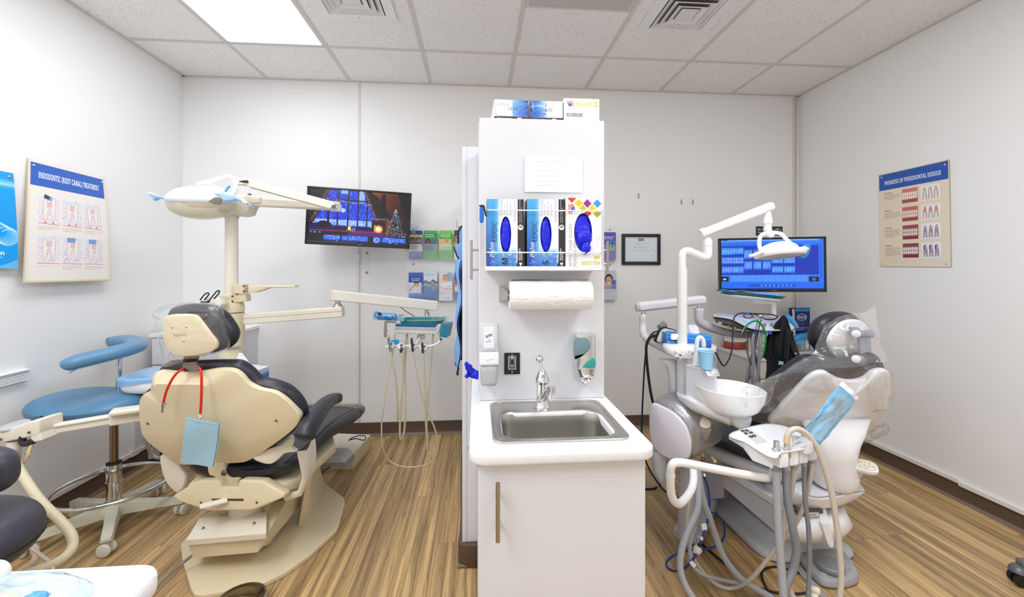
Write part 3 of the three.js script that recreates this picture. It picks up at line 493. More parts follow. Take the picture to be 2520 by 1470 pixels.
{ // chrome soap dispenser
  const z = -1.43, c = onZ(1440, 880, z), y = (py) => onZ(1440, py, z).y, w = 0.0355;
  const t = thing('soap_dispenser', 'chrome wall mounted soap dispenser with two curved teal windows', 'dispenser', V(c.x, y(943), PZ));
  const col = (y0, y1, r0, r1) => loft([[y0, r0], [y1, r1]].map(([yy, r]) => superE(36, r, 0.036, 3.2).map(([x, zz]) => V(c.x + x, yy, PZ + 0.036 + zz))), true, 0.6);
  part('wall_plate', bb(c.x - 0.028, c.x + 0.028, y(940), y(830), PZ - 0.0004, PZ + 0.012, 0.002), M.chrome, t);
  part('body', [col(y(906), y(827), w, w), col(y(827), y(824), w + 0.001, w + 0.0005), col(y(925), y(906), w * 0.75, w)], M.chrome, t);
  const win = (px, mat) => part('window', plate(px, V(c.x, c.y, PZ + 0.0735), V(0, 0, 1), 0.003, 0.001, 6), mat, t);
  win([[1415, 833], [1424, 832], [1444, 833], [1453, 845], [1452, 858], [1443, 870], [1430, 879], [1415, 885]], S(0x6f8d95, 0.2, 0, { clearcoat: 0.5 }));
  win([[1415, 877], [1423, 874], [1432, 872], [1440, 870], [1430, 879], [1421, 883], [1415, 885]], M.tealSoap);
  win([[1464, 882], [1452, 886], [1442, 893], [1434, 904], [1440, 906], [1464, 905]], M.tealSoap);
  part('push_button', lathe([[0.0, 0.02], [0.012, 0.017], [0.014, 0.01], [0.013, 0]], onZ(1444, 928, PZ + 0.055), V(0, 0.1, 1)), M.chrome, t);
  part('nozzle', [lathe([[0.012, 0], [0.018, 0.012], [0.02, 0.03], [0.024, 0.045]], V(c.x, y(944), PZ + 0.035)), bb(c.x - 0.031, c.x - 0.024, y(928), y(900), PZ + 0.01, PZ + 0.05, 0.003), bb(c.x + 0.024, c.x + 0.031, y(928), y(900), PZ + 0.01, PZ + 0.05, 0.003)], M.chrome, t);
}
{ // blue glove tucked beside the cabinet
  const d = 1.52, t = thing('rubber_glove', 'crumpled deep blue glove hanging beside the sanitizer dispenser', 'glove', at(1165, 930, d));
  const finger = (...p) => tube(pl(...p), 0.008, 14, 10);
  part('glove_body', [gloveBlob(at(1170, 922, d), 0.02, 0.014, 0.014, 2.2), finger([1168, 922, d], [1156, 912, d - 0.01], [1150, 900, d - 0.015], [1148, 896, d - 0.015]), finger([1168, 924, d], [1156, 922, d], [1149, 926, d - 0.01]), finger([1170, 918, d + 0.01], [1162, 911, d + 0.01], [1154, 914, d]), gloveBlob(at(1154, 905, d - 0.01), 0.012, 0.012, 0.009, 4.2), gloveBlob(at(1176, 927, d), 0.016, 0.009, 0.014, 6.2)], M.glove, t);
}
{ // lead apron on the side of the partition
  const t = thing('lead_apron', 'light blue protective apron with black piping hanging on the partition', 'apron', V(-0.08, 0.9, -2.3));
  part('hook', tube([V(-0.067, 1.5, -2.2), V(-0.10, 1.5, -2.2), V(-0.105, 1.53, -2.2)], 0.004, 10, 8), M.steel, t);
  const yTop = at(1136, 640, 2.25).y, yBot = at(1136, 888, 2.25).y;
  const sheet = (o) => (u, v) => { const y = yTop + (yBot - yTop) * v; return V(-0.074 - o - 0.028 * Math.sin(Math.PI * Math.min(1, u * 1.1)) * (0.7 + 0.5 * v) - 0.012 * Math.sin(u * 9 + v * 2) - 0.008 * Math.sin(v * 14 + u * 3), y, -1.98 - 0.42 * u); };
  part('apron_body', [grid(24, 30, sheet(0)), grid(24, 30, sheet(-0.006))], M.apron, t);
  part('hem', tube(Array.from({ length: 13 }, (_, i) => sheet(-0.003)(i / 12, 1)), 0.006, 40, 8), M.black, t);
  const P = at(1135, 600, 2.06), N = V(0.1, 0, 1);
  const lapel = [[1150, 588], [1141, 592], [1119, 609], [1122, 618], [1127, 632], [1134, 642], [1142, 646], [1150, 646]], collar = [[1150, 554], [1141, 556], [1133, 562], [1129, 573], [1128, 588], [1130, 600], [1150, 594]];
  part('collar', plate(collar, P, N, 0.012, 0.004, 5), M.apron, t); part('lapel', plate(lapel, P.clone().add(V(0, 0, 0.01)), N, 0.01, 0.004, 5), M.apron, t);
  part('piping', tube([[1150, 553], [1140, 555], [1131, 563], [1127, 578], [1128, 600]].map(([x, y]) => onPl(x, y, P, N)), 0.0045, 24, 8), M.black, t);
  part('piping', tube([[1118, 609], [1122, 622], [1128, 636], [1135, 643], [1146, 646]].map(([x, y]) => onPl(x, y, P.clone().add(V(0, 0, 0.004)), N)), 0.0045, 24, 8), M.black, t);
}
// ---------- cream dental chair (seen from behind) ----------
const LC = { a: 8 * Math.PI / 180, o: V(-1.047, 0, -1.947) };
LC.d = V(Math.sin(LC.a), 0, -Math.cos(LC.a)); LC.n = V(Math.cos(LC.a), 0, Math.sin(LC.a));
const lc = (s, r, y) => LC.o.clone().addScaledVector(LC.d, s).addScaledVector(LC.n, r).setY(y);
{
  const t = thing('dental_chair', 'cream dental chair with black upholstery, seen from behind', 'dental chair', lc(0, 0, 0));
  const rec = 16 * Math.PI / 180, back = LC.d.clone().negate(), N = back.clone().multiplyScalar(Math.cos(rec)).add(V(0, -Math.sin(rec), 0)).normalize();
  const P = onY(521, 1140, 0.45);
  // back shell with creased facets
  const rimPx = [[375, 928], [386, 916], [451, 919], [489, 917], [538, 910], [572, 912], [592, 924], [613, 946], [640, 958], [677, 967], [701, 982], [725, 1006], [739, 1027], [735, 1041], [722, 1057], [660, 1104], [608, 1136], [592, 1139], [514, 1142], [436, 1142], [412, 1125], [354, 1077], [345, 1046], [342, 1016], [344, 985], [351, 973], [368, 964], [373, 940]];
  const inPx = [[395, 944], [400, 936], [451, 936], [489, 936], [518, 938], [528, 944], [535, 958], [542, 974], [550, 992], [558, 1010], [566, 1028], [574, 1046], [582, 1066], [586, 1074], [592, 1087], [592, 1088], [590, 1089], [585, 1089], [514, 1090], [437, 1089], [434, 1086], [430, 1066], [427, 1050], [423, 1030], [420, 1008], [418, 996], [412, 980], [400, 955]];
  const rim = (k, off) => rimPx.map(([x, y]) => onPl(520 + (x - 520) * k, 1030 + (y - 1030) * k, P, N).addScaledVector(N, off));
  const inner = inPx.map(([x, y]) => onPl(x, y, P, N).addScaledVector(N, 0.035));
  const sub = (ring) => new THREE.CatmullRomCurve3(ring, true, 'centripetal').getPoints(140).slice(0, -1);
  part('back_shell', loft([sub(rim(0.99, -0.03)), sub(rim(0.998, -0.014)), sub(rim(1, -0.004)), sub(rim(0.992, 0.002)), sub(inner)], true, 0.42), M.beige, t);
  const padPx = [[366, 942], [374, 918], [392, 905], [455, 903], [540, 901], [574, 904], [602, 922], [626, 945], [668, 957], [702, 972], [730, 1000], [742, 1030], [730, 1058], [670, 1110], [600, 1146], [440, 1150], [350, 1085], [335, 1030], [338, 978], [356, 966]];
  const mp = frame(P, UP.clone().cross(N), N), mi = mp.clone().invert();
  const padPts = smoothOutline(padPx.map(([x, y]) => { const q = onPl(x, y, P, N).applyMatrix4(mi); return [q.x, q.y]; }), 6);
  part('back_cushion', cushion(padPts, 0.065, mp.clone().multiply(new THREE.Matrix4().makeTranslation(0, 0, -0.05)), 5, 0.01), M.leather, t);
  for (const [x, y] of [[427, 933], [508, 932], [371, 1037], [685, 1030]]) { const q = onPl(x, y, P, N).addScaledVector(N, x > 400 && x < 520 ? 0.022 : 0.016); part('screw', lathe([[0, 0.004], [0.003, 0.0035], [0.0055, 0]], q, N, 14), M.darkSteel, t); }
  // headrest
  const PH = at(470, 815, 1.75), NH = back.clone().add(V(0, -0.12, 0)).normalize();
  const hr = part('headrest_plate', plate([[399, 792], [403, 783], [412, 777], [474, 776], [486, 782], [520, 824], [532, 843], [531, 857], [520, 866], [504, 876], [470, 878], [430, 878], [412, 862], [401, 845], [399, 820]], PH, NH, 0.022, 0.007, 3), M.beige, t);
  part('headrest_cushion', (() => { const m = frame(PH, UP.clone().cross(NH), NH), mi = m.clone().invert(); const q = smoothOutline([[387, 792], [395, 766], [420, 757], [465, 754], [500, 760], [528, 777], [548, 803], [560, 828], [556, 850], [540, 866], [500, 880], [450, 880], [420, 866], [398, 842], [388, 815]].map(([x, y]) => { const p = onPl(x, y, PH, NH).applyMatrix4(mi); return [p.x, p.y]; }), 6); return cushion(q, 0.08, m.multiply(new THREE.Matrix4().makeTranslation(0.006, 0.0, -0.055)), 5, 0.01); })(), M.leather, t);
  for (const [x, y] of [[424, 806], [459, 805], [452, 839]]) part('screw', lathe([[0, 0.004], [0.003, 0.0035], [0.0055, 0]], onPl(x, y, PH, NH), NH, 14), M.steel, hr);
  part('grip_slot', obx(frame(onPl(446, 822, PH, NH), V(1, -0.02, 0), NH), 0.062, 0.015, 0.006, 0.003), M.beigeDark, hr);
  const bd = 1.755; // bent steel headrest bracket
  part('headrest_bracket', [[[454, 878, 0.03], [490, 876, 0.03]], [[451, 884, 0.045], [489, 882, 0.045]], [[449, 893, 0.03], [485, 891, 0.03]], [[449, 899, 0.032], [485, 897, 0.032]], [[452, 916, 0.04], [489, 914, 0.04]]].map((r) => r.map(([x, y, o]) => at(x, y, bd - o))).reduce((acc, r, i, a) => { if (i) acc.push(plateQuad([a[i - 1][0], a[i - 1][1], r[1], r[0]], 0.004)); return acc; }, []), M.darkSteel, t);
  // seat and leg rest as one upholstered cushion
  const sec = [[0.015, 0.18, 0.39, 0.42], [0.03, 0.225, 0.375, 0.435], [0.07, 0.25, 0.37, 0.445], [0.12, 0.262, 0.365, 0.455], [0.3, 0.258, 0.37, 0.47], [0.42, 0.25, 0.37, 0.475], [0.55, 0.238, 0.36, 0.47], [0.68, 0.228, 0.345, 0.445], [0.8, 0.215, 0.335, 0.425], [0.9, 0.2, 0.335, 0.415]];
  const ring = (s, w, y0, y1) => superE(48, w, (y1 - y0) / 2, 3.4).map(([r, y]) => { const rim = Math.max(0, (Math.abs(r) / w) ** 4) * 0.03 * (s < 0.5 ? 1 : 0.3); return lc(s, r, (y0 + y1) / 2 + y + rim); });
  part('seat_cushion', loft(sec.map((q) => ring(...q))), M.leather, t);
  const seamAt = (s, w, y) => lc(s, w, y);
  part('seam', tube([seamAt(0.02, 0.22, 0.455), seamAt(0.2, 0.235, 0.472), seamAt(0.4, 0.225, 0.482), seamAt(0.6, 0.212, 0.466), seamAt(0.8, 0.19, 0.430)], 0.0025, 30, 6), M.black, t);
  part('toe_cover', loft([[0.87, 0.208, 0.330, 0.420], [0.94, 0.2, 0.336, 0.412], [0.99, 0.17, 0.35, 0.402], [1.02, 0.13, 0.36, 0.392]].map((q) => ring(...q))), S(0x8b857a, 0.18, 0, { transmission: 0.45, clearcoat: 0.6 }), t, 'clear plastic toe cover over the foot of the leg rest');
  // seat pan, arms
  const bz = onY(563, 1222, 0.335), nb = back.clone().add(V(0, 0.12, 0)).normalize();
  const bump = part('rear_bumper', plate([[425, 1224], [430, 1218], [482, 1186], [490, 1184], [527, 1183], [541, 1186], [543, 1200], [584, 1200], [588, 1184], [596, 1182], [645, 1184], [652, 1188], [694, 1212], [699, 1218], [697, 1226], [640, 1250], [620, 1257], [560, 1258], [512, 1258], [490, 1252], [440, 1236]], bz, nb, 0.05, 0.008), M.beige, t);
  part('slot', plate([[520, 1228], [599, 1228], [599, 1234], [522, 1233]], bz.clone().addScaledVector(nb, 0.001), nb, 0.004, 0.001), S(0x4a4234, 0.7), bump);
  for (const [x, y] of [[495, 1238], [632, 1237]]) part('screw', lathe([[0, 0.004], [0.003, 0.0035], [0.006, 0]], onPl(x, y, bz, nb), nb, 14), M.darkSteel, bump);
  part('release_lever', beam(onPl(560, 1231, bz, nb), onPl(491, 1248, bz.clone().addScaledVector(nb, 0.06), nb), 0.03, 0.012, 0.004), M.cream, bump);
  part('seat_pan', loft([[0.0, 0.2, 0.31, 0.37], [0.1, 0.24, 0.3, 0.365], [0.45, 0.24, 0.3, 0.37], [0.6, 0.15, 0.33, 0.36]].map(([s, w, a, b]) => superE(32, w, (b - a) / 2, 5).map(([r, y]) => lc(s, r, (a + b) / 2 + y)))), M.beige, t);
  const arc = (px, P0, N0, th, sm = 5) => plate(px, P0, N0, th, 0.006, sm);
  part('arm_bracket', arc([[394, 1122], [412, 1127], [436, 1142], [448, 1160], [455, 1175], [452, 1196], [446, 1206], [436, 1214], [424, 1207], [408, 1188], [397, 1160]], at(420, 1160, 1.93), back, 0.03), M.beigeLight, t);
  part('back_yoke', arc([[512, 1140], [548, 1138], [552, 1160], [558, 1172], [570, 1178], [588, 1178], [586, 1186], [575, 1192], [555, 1190], [535, 1182], [525, 1174], [514, 1170]], at(548, 1160, 1.865), back, 0.04, 4), M.beige, t);
  part('pivot_bolt', lathe([[0, 0.008], [0.008, 0.007], [0.012, 0]], at(551, 1165, 1.86), back, 16), M.darkSteel, t);
  part('arm_strap', arc([[622, 1128], [660, 1106], [690, 1096], [716, 1076], [722, 1090], [718, 1102], [730, 1112], [700, 1118], [685, 1132], [668, 1143], [648, 1142]], at(680, 1115, 1.87), back.clone().add(LC.n.clone().multiplyScalar(0.3)), 0.03, 5), M.beigeLight, t);
  part('arm_post', loft([[[730, 1112, 1.80], [755, 1108, 1.86], [772, 1072, 1.90], [776, 1140, 1.94]], [[738, 1150, 1.82], [756, 1150, 1.86], [772, 1140, 1.93], [772, 1160, 1.95]], [[744, 1175, 1.83], [756, 1180, 1.85], [768, 1168, 1.93], [762, 1184, 1.95]], [[733, 1208, 1.85], [740, 1222, 1.86], [752, 1200, 1.95], [745, 1215, 1.96]], [[698, 1222, 1.87], [702, 1234, 1.87], [730, 1216, 1.97], [728, 1204, 1.97]]].map((r) => new THREE.CatmullRomCurve3(r.map((q) => at(...q)), true).getPoints(20).slice(0, -1)), true), M.beigeLight, t);
  // padded armrest
  const ap = [[744, 1086, 1.72], [752, 1066, 1.74], [770, 1035, 1.82], [790, 1006, 1.94], [806, 990, 2.04], [820, 982, 2.12], [835, 979, 2.18]].map((q) => at(...q));
  const ac = new THREE.CatmullRomCurve3(ap), rings = [];
  for (let i = 0; i <= 40; i++) { const k = i / 40, p = ac.getPoint(k), tg = ac.getTangent(k), sd = tg.clone().cross(UP).normalize(), up = sd.clone().cross(tg); const e = Math.sqrt(Math.max(0.04, 1 - Math.max(0, (0.13 - k) / 0.13, (k - 0.94) / 0.06) ** 2)), w = 0.041 * e * (1 - 0.35 * k), h = 0.038 * e * (1 - 0.35 * k); rings.push(superE(28, w, h, 2.6).map(([a, b]) => p.clone().addScaledVector(sd, a).addScaledVector(up, b))); }
  part('armrest', loft(rings), M.leather, t);
  const ap2 = ap.map((p) => p.clone().addScaledVector(LC.n, -0.74).setY(p.y - 0.06));
  // base
  const basePx = [[445, 1340], [449, 1375], [470, 1448], [480, 1462], [500, 1464], [612, 1444], [645, 1436], [700, 1409], [760, 1367], [826, 1307], [834, 1292], [849, 1236], [846, 1224], [802, 1191], [785, 1188], [700, 1196], [590, 1220], [500, 1270]];
  part('base_plate', extrude(basePx.map(([x, y]) => { const q = onY(x, y, 0.022); return [q.x, -q.z]; }), 0.022, 0.004).applyMatrix4(new THREE.Matrix4().makeBasis(V(1, 0, 0), V(0, 0, -1), V(0, 1, 0))), M.beige, t);
  const q4 = (l) => l.map((q) => at(...q));
  const cover = loft([q4([[472, 1376, 1.79], [627, 1362, 1.79], [640, 1352, 1.83], [500, 1350, 1.97]]), q4([[462, 1342, 1.765], [628, 1327, 1.765], [654, 1323, 1.80], [490, 1290, 1.95]]), q4([[461, 1330, 1.77], [628, 1318, 1.77], [654, 1312, 1.80], [489, 1281, 1.95]])], false, 0.4);
  part('lift_arm', [loft([q4([[474, 1374, 1.80], [634, 1360, 1.80], [654, 1322, 1.80], [463, 1340, 1.78]]), q4([[500, 1330, 1.98], [700, 1292, 2.02], [706, 1232, 2.0], [505, 1268, 1.96]]), q4([[560, 1300, 2.2], [740, 1242, 2.2], [740, 1205, 2.16], [560, 1250, 2.16]])], true, 0.4)], M.beige, t);
  part('lift_cover', [loft([q4([[461, 1343, 1.772], [655, 1326, 1.772], [657, 1266, 1.915], [489, 1281, 1.915]]), q4([[459, 1330, 1.768], [655, 1314, 1.768], [656, 1261, 1.905], [490, 1276, 1.905]])], true, 0.4)], M.beigeLight, t);
  for (const [x, y] of [[500, 1300], [625, 1288]]) part('screw', lathe([[0, 0.005], [0.003, 0.0045], [0.006, 0]], at(x, y, 1.83), UP, 14), M.darkSteel, t);
  part('swivel', lathe([[0.075, 0], [0.075, 0.05], [0.065, 0.06], [0.065, 0.12]], lc(0.10, 0.0, 0.19)), M.beigeLight, t);
  part('support_post', loft([q4([[734, 1298, 2.13], [752, 1296, 2.13], [800, 1198, 2.52], [735, 1230, 2.52]]), q4([[752, 1196, 2.08], [766, 1180, 2.08], [790, 1160, 2.45], [752, 1160, 2.45]]), q4([[757, 1150, 2.06], [772, 1140, 2.06], [782, 1130, 2.4], [752, 1130, 2.4]])], true, 0.5), M.beige, t);
  part('step_box', bx(lc(0.2, -0.02, 0.16), 0.22, 0.24, 0.26, 0.02), M.beigeDark, t);
  part('cable_duct', tube(pl([470, 1370, 1.80], [450, 1386, 1.79], [420, 1410, 1.74], [390, 1440, 1.69], [370, 1470, 1.64], [360, 1500, 1.6]), 0.006, 24, 8), S(0x8a8474, 0.5), t);
}
{ // clear sleeve over the headrest
  const t = thing('headrest_sleeve', 'clear plastic sleeve pulled over the headrest of the cream chair', 'plastic sleeve', at(470, 880, 1.7));
  const d0 = 1.70, outline = (k) => [[374, 775], [390, 757], [420, 750], [470, 744], [530, 748], [548, 758], [556, 800], [566, 852], [540, 868], [500, 874], [470, 884], [440, 896], [400, 902], [398, 880], [392, 850], [380, 810]].map(([x, y]) => [470 + (x - 470) * k, 820 + (y - 820) * k]);
  const ring = (k, d, wob) => new THREE.CatmullRomCurve3(outline(k).map(([x, y], i) => at(x, y, d + wob * perlin.noise(i * 1.7, k * 5, d * 9))), true, 'centripetal').getPoints(96).slice(0, -1);
  part('front_sheet', loft([ring(1.0, d0 + 0.05, 0.02), ring(0.94, d0 + 0.012, 0.02), ring(0.8, d0 - 0.006, 0.014), ring(0.5, d0 - 0.010, 0.012), ring(0.2, d0 - 0.010, 0.008), ring(0.02, d0 - 0.010, 0)], false), M.film, t);
  part('back_sheet', loft([ring(1.0, d0 + 0.05, 0.02), ring(0.97, d0 + 0.14, 0.02), ring(0.8, d0 + 0.19, 0.02), ring(0.02, d0 + 0.19, 0)], false), M.film, t);
}
{ // bib clip chain and bib
  const t = thing('bib_clip_chain', 'red bib cord with two metal clips hanging on the cream chair back', 'bib cord', at(470, 912, 1.72));
  part('cord', tube(pl([402, 992, 1.70], [408, 968, 1.695], [418, 944, 1.69], [432, 922, 1.69], [446, 911, 1.70], [456, 906, 1.74], [470, 905, 1.76], [484, 903, 1.74], [491, 907, 1.69], [495, 918, 1.68], [496, 950, 1.675], [495, 990, 1.68], [493, 1018, 1.685]), 0.0046, 90, 10, false), M.red, t);
  const clip = (a, b, c) => part('clip', [beam(at(...a), at(...b), 0.007, 0.006, 0.0015), beam(at(...a), at(...c), 0.006, 0.005, 0.0015), cyl(at(...a).lerp(at(...b), 0.3).add(V(-0.006, 0, 0)), at(...a).lerp(at(...b), 0.3).add(V(0.006, 0, 0)), 0.003)], M.steel, t);
  clip([402, 992, 1.70], [399, 1016, 1.70], [409, 996, 1.69]); clip([493, 1018, 1.685], [489, 1040, 1.675], [494, 1030, 1.67]);
  const q = thing('bib', 'pale blue paper bib clipped to the red cord on the cream chair', 'bib', at(492, 1150, 1.69));
  const A = [[461, 1025, 1.672], [541, 1040, 1.678], [524, 1151, 1.74], [443, 1141, 1.735]].map((x) => at(...x));
  const bn = pnoise(48, 41), bt = dataTex(128, 128, (u, v) => { const h = 255 * bn(u, v * 2); return [h, h, h]; }); bt.repeat.set(2, 3);
  const bm = S(0xbdeaff, 0.9, 0, { bumpMap: bt, bumpScale: 0.002 });
  const f = (o) => (u, v) => A[0].clone().lerp(A[1], u).lerp(A[3].clone().lerp(A[2], u), v).addScaledVector(FW, o + 0.006 * Math.sin(u * 3.1) * v - 0.003 * Math.sin(v * 5 + u * 2));
  part('front_sheet', grid(16, 24, f(-0.002)), bm, q); part('rear_fold', grid(8, 24, (u, v) => f(0.002)(0.06 + 0.98 * u, 0.02 + 0.97 * v)), bm, q);
  part('top_fold', grid(12, 3, (u, v) => f(-0.0035)(u, v * 0.055)), S(0xb4e4f8, 0.9), q);
}
// ---------- foot control box behind the chair ----------
{
  const t = thing('utility_box', 'low cream floor box with a foot control on its lid', 'utility box', onY(850, 1156, 0));
  const q = (x, y, h) => onY(x, y, h);
  const A = q(808, 1153, 0), B = q(867, 1156, 0), C = q(910, 1106, 0), n = B.clone().sub(A), m = C.clone().sub(B);
  const rectPts = [A.clone().addScaledVector(n, -0.6), B, C, C.clone().addScaledVector(n, -1.6)], up = (p, y) => p.clone().setY(y);
  part('box', loft([rectPts.map((p) => up(p, 0)), rectPts.map((p) => up(p, 0.088))], true, 0.4), M.beige, t);
  const cc = rectPts.reduce((s, p) => s.add(p), V(0, 0, 0)).divideScalar(4), grow = (p, k) => cc.clone().lerp(p, k);
  part('lid', loft([rectPts.map((p) => up(grow(p, 1.03), 0.088)), rectPts.map((p) => up(grow(p, 1.03), 0.099)), rectPts.map((p) => up(grow(p, 1.0), 0.103))], true, 0.4), M.beigeLight, t);
  part('cable', tube([onY(824, 1118, 0.07), onY(822, 1130, 0.06), onY(812, 1148, 0.03), onY(796, 1160, 0.012), onY(780, 1166, 0.01)].map((p) => p), 0.006, 24, 8), M.greyDark, t);
  const f = thing('foot_control', 'small grey foot control resting on the low cream floor box', 'foot control', at(832, 1104, 2.62));
  const o = at(832, 1100, 2.66), X = n.clone().normalize(), Z = m.clone().normalize();
  const prof = [[-0.075, 0], [0.07, 0], [0.078, 0.012], [0.078, 0.03], [0.06, 0.055], [0.03, 0.066], [-0.03, 0.064], [-0.07, 0.02]];
  const mm = new THREE.Matrix4().makeBasis(X, UP, X.clone().cross(UP)).setPosition(o.clone().setY(0.104).addScaledVector(X.clone().cross(UP), -0.05));
  part('pedal', extrude(prof, 0.12, 0.008, [], 0.6).applyMatrix4(mm), M.greyLight, f);
  part('base', extrude([[-0.085, 0], [0.082, 0], [0.084, 0.012], [0.078, 0.028], [-0.075, 0.02]], 0.128, 0.004).translate(0, -0.001, -0.004).applyMatrix4(mm), M.grey, f);
  part('strap', tube(pl([858, 1085, 2.66], [866, 1078, 2.68], [882, 1073, 2.70], [899, 1074, 2.72], [896, 1084, 2.70], [876, 1080, 2.68], [861, 1083, 2.66]), 0.003, 40, 6), M.black, f);
}
// ---------- lamp column ----------
const CD = 2.42;
{
  const t = thing('operating_lamp', 'cream dental operating lamp on a tall column with a folded double arm', 'operating lamp', at(572, 656 + 1.3 * F / CD, CD).setY(0));
  const c = (y) => { const p = at(568, y, CD); p.x = at(570, 800, CD).x; p.z = at(570, 800, CD).z; return p; };
  const base = c(656).setY(0);
  const cyl2 = (y0, y1, r0, r1, m, n = 'pole') => part(n, cyl(c(y0), c(y1), r0, r1, 32), m, t);
  part('pole', cyl(c(745), c(528), 0.0335, 0.0325, 32), M.beigeLight, t);
  part('lower_column', [cyl(base.clone().setY(0), c(860), 0.068, 0.066, 32), cyl(c(860), c(862).setY(c(860).y + 0.002), 0.068, 0.068, 32), cyl(c(848), c(806), 0.0655, 0.0655, 32), cyl(c(806), c(770), 0.063, 0.063, 32), lathe([[0.063, 0], [0.064, 0.03], [0.056, 0.06], [0.05, 0.068]], c(768))], M.beige, t);
  part('collar', [cyl(c(534), c(512), 0.039, 0.037, 32), cyl(c(538), c(534), 0.035, 0.035, 32)], M.beigeLight, t);
  // head block and arms
  const d0 = CD - 0.04;
  part('arm_block', plate([[538, 480], [600, 478], [640, 486], [640, 500], [622, 500], [613, 510], [606, 527], [590, 531], [556, 528], [536, 521], [534, 500]], at(590, 505, d0), FW, 0.09, 0.008, 0), M.beigeLight, t);
  const a1 = at(590, 496, CD - 0.01), a2 = at(826, 508, CD + 0.02);
  part('lower_arm', beam(a1, a2, 0.05, 0.048, 0.012), M.beigeLight, t);
  part('arm_knob', cyl(at(614, 485, CD - 0.01), at(614, 477, CD - 0.01), 0.009), M.greyDark, t);
  const b1 = at(824, 508, CD - 0.09), b2 = at(614, 451, CD - 0.11);
  const arm2 = part('upper_arm', beam(b1, b2, 0.055, 0.042, 0.006), M.beigeLight, t);
  part('channel', beam(b1.clone().lerp(b2, 0.12).add(V(0, -0.0225, 0.012)), b1.clone().lerp(b2, 0.97).add(V(0, -0.0225, 0.012)), 0.012, 0.006, 0.001), M.beigeDark, arm2);
  part('elbow', [cyl(at(826, 520, CD - 0.05), at(826, 498, CD - 0.05), 0.024), bx(at(826, 508, CD - 0.07), 0.03, 0.034, 0.12, 0.008)], M.cream, t);
  part('elbow_slot', bx(at(821, 508, CD - 0.145), 0.018, 0.016, 0.012, 0.002), M.darkSteel, t);
  part('wrist', [beam(at(610, 449, CD - 0.12), at(578, 446, CD - 0.14), 0.045, 0.038, 0.008)], M.beigeLight, t);
  part('wrist_spring', [bx(at(603, 447, CD - 0.147), 0.03, 0.012, 0.008, 0.002), bx(at(592, 447, CD - 0.15), 0.012, 0.006, 0.008, 0.002)], M.black, t);
  // lamp head
  const hd = 2.24, hc = at(497, 490, hd), tilt = new THREE.Matrix4().makeRotationFromEuler(new THREE.Euler(0.10, 0.15, -0.02)).setPosition(hc);
  const half = (rx, ry, rz, up, n = 3) => { const rings = []; for (let i = 0; i <= 10; i++) { const a = i / 10 * Math.PI / 2 * 0.995; rings.push(superE(56, rx * Math.cos(a), rz * Math.cos(a), 2.3).map(([x, z]) => V(x + 0.02 * (up > 0 ? Math.sin(a) : 0), up * ry * Math.sin(a) ** (up > 0 ? 1 : 0.8), z).applyMatrix4(tilt))); } return loft(rings, false); };
  part('head_dome', [half(0.158, 0.07, 0.115, 1), loft([superE(56, 0.158, 0.115, 2.3).map(([x, z]) => V(x, 0, z).applyMatrix4(tilt)), superE(56, 0.16, 0.117, 2.3).map(([x, z]) => V(x, -0.008, z).applyMatrix4(tilt)), superE(56, 0.152, 0.110, 2.3).map(([x, z]) => V(x, -0.018, z).applyMatrix4(tilt))], false)], M.whiteGloss, t);
  part('lens_shield', half(0.154, 0.088, 0.108, -1).translate(0, -0.018, 0), S(0xfaf2e0, 0.25, 0, { transmission: 0.55 }), t);
  part('reflector', loft([superE(40, 0.11, 0.08, 2.2).map(([x, z]) => V(x, -0.012, z).applyMatrix4(tilt)), superE(40, 0.06, 0.045, 2.2).map(([x, z]) => V(x, -0.045, z).applyMatrix4(tilt))], true), S(0xe0b46a, 0.3, 0.6), t);
  part('lens_frame', [[[512, 496, 2.128], [530, 485, 2.132], [550, 488, 2.14], [541, 503, 2.132], [526, 503, 2.128]]].map((p) => plate(p.map(([x, y]) => [x, y]), at(530, 494, 2.125), V(0.1, 0, 1), 0.004, 0.001)), S(0x77705f, 0.4), t);
  part('yoke', [tube(pl([492, 452, 2.26], [520, 445, 2.26], [548, 438, 2.27], [566, 434, 2.28], [577, 442, 2.28], [580, 456, 2.26], [576, 472, 2.22], [568, 484, 2.18], [560, 492, 2.16]), 0.0115, 50, 12), tube(pl([483, 454, 2.2], [505, 450, 2.18], [525, 456, 2.15], [545, 470, 2.13], [556, 477, 2.13]), 0.006, 30, 10)], M.white, t);
  part('tab', tube(pl([552, 476, 2.14], [558, 466, 2.16], [564, 459, 2.18]), 0.006, 12, 8), S(0x2f92e0, 0.3), t);
  const bars = [part('handle', tube(pl([424, 494, 2.2], [404, 488, 2.2], [388, 484, 2.19], [374, 479, 2.18], [366, 475, 2.18]), 0.007, 20, 10), M.white, t), part('handle', tube(pl([556, 482, 2.14], [575, 484, 2.12], [592, 492, 2.1], [606, 499, 2.08]), 0.008, 20, 10), M.white, t)];
  const wrapL = plate([[363, 474], [369, 476], [392, 484], [420, 484], [424, 498], [414, 497], [402, 490], [384, 488], [377, 493]], at(394, 486, 2.17), FW, 0.03, 0.006), wrapR = plate([[526, 476], [546, 474], [572, 478], [598, 490], [614, 502], [624, 509], [600, 500], [580, 490], [560, 494], [548, 493], [540, 484]], at(575, 488, 2.08), V(0.1, 0.2, 1), 0.03, 0.006);
  part('plastic_wrap', wrapL, M.bluewrapLight, bars[0]); part('plastic_wrap', wrapR, M.bluewrapLight, bars[1]);
  // clamps on the column
  part('clamp', [bx(c(735), 0.095, 0.045, 0.09, 0.006), beam(c(736).add(V(0.03, 0, 0.01)), at(612, 732, CD), 0.06, 0.042, 0.006)], M.beige, t);
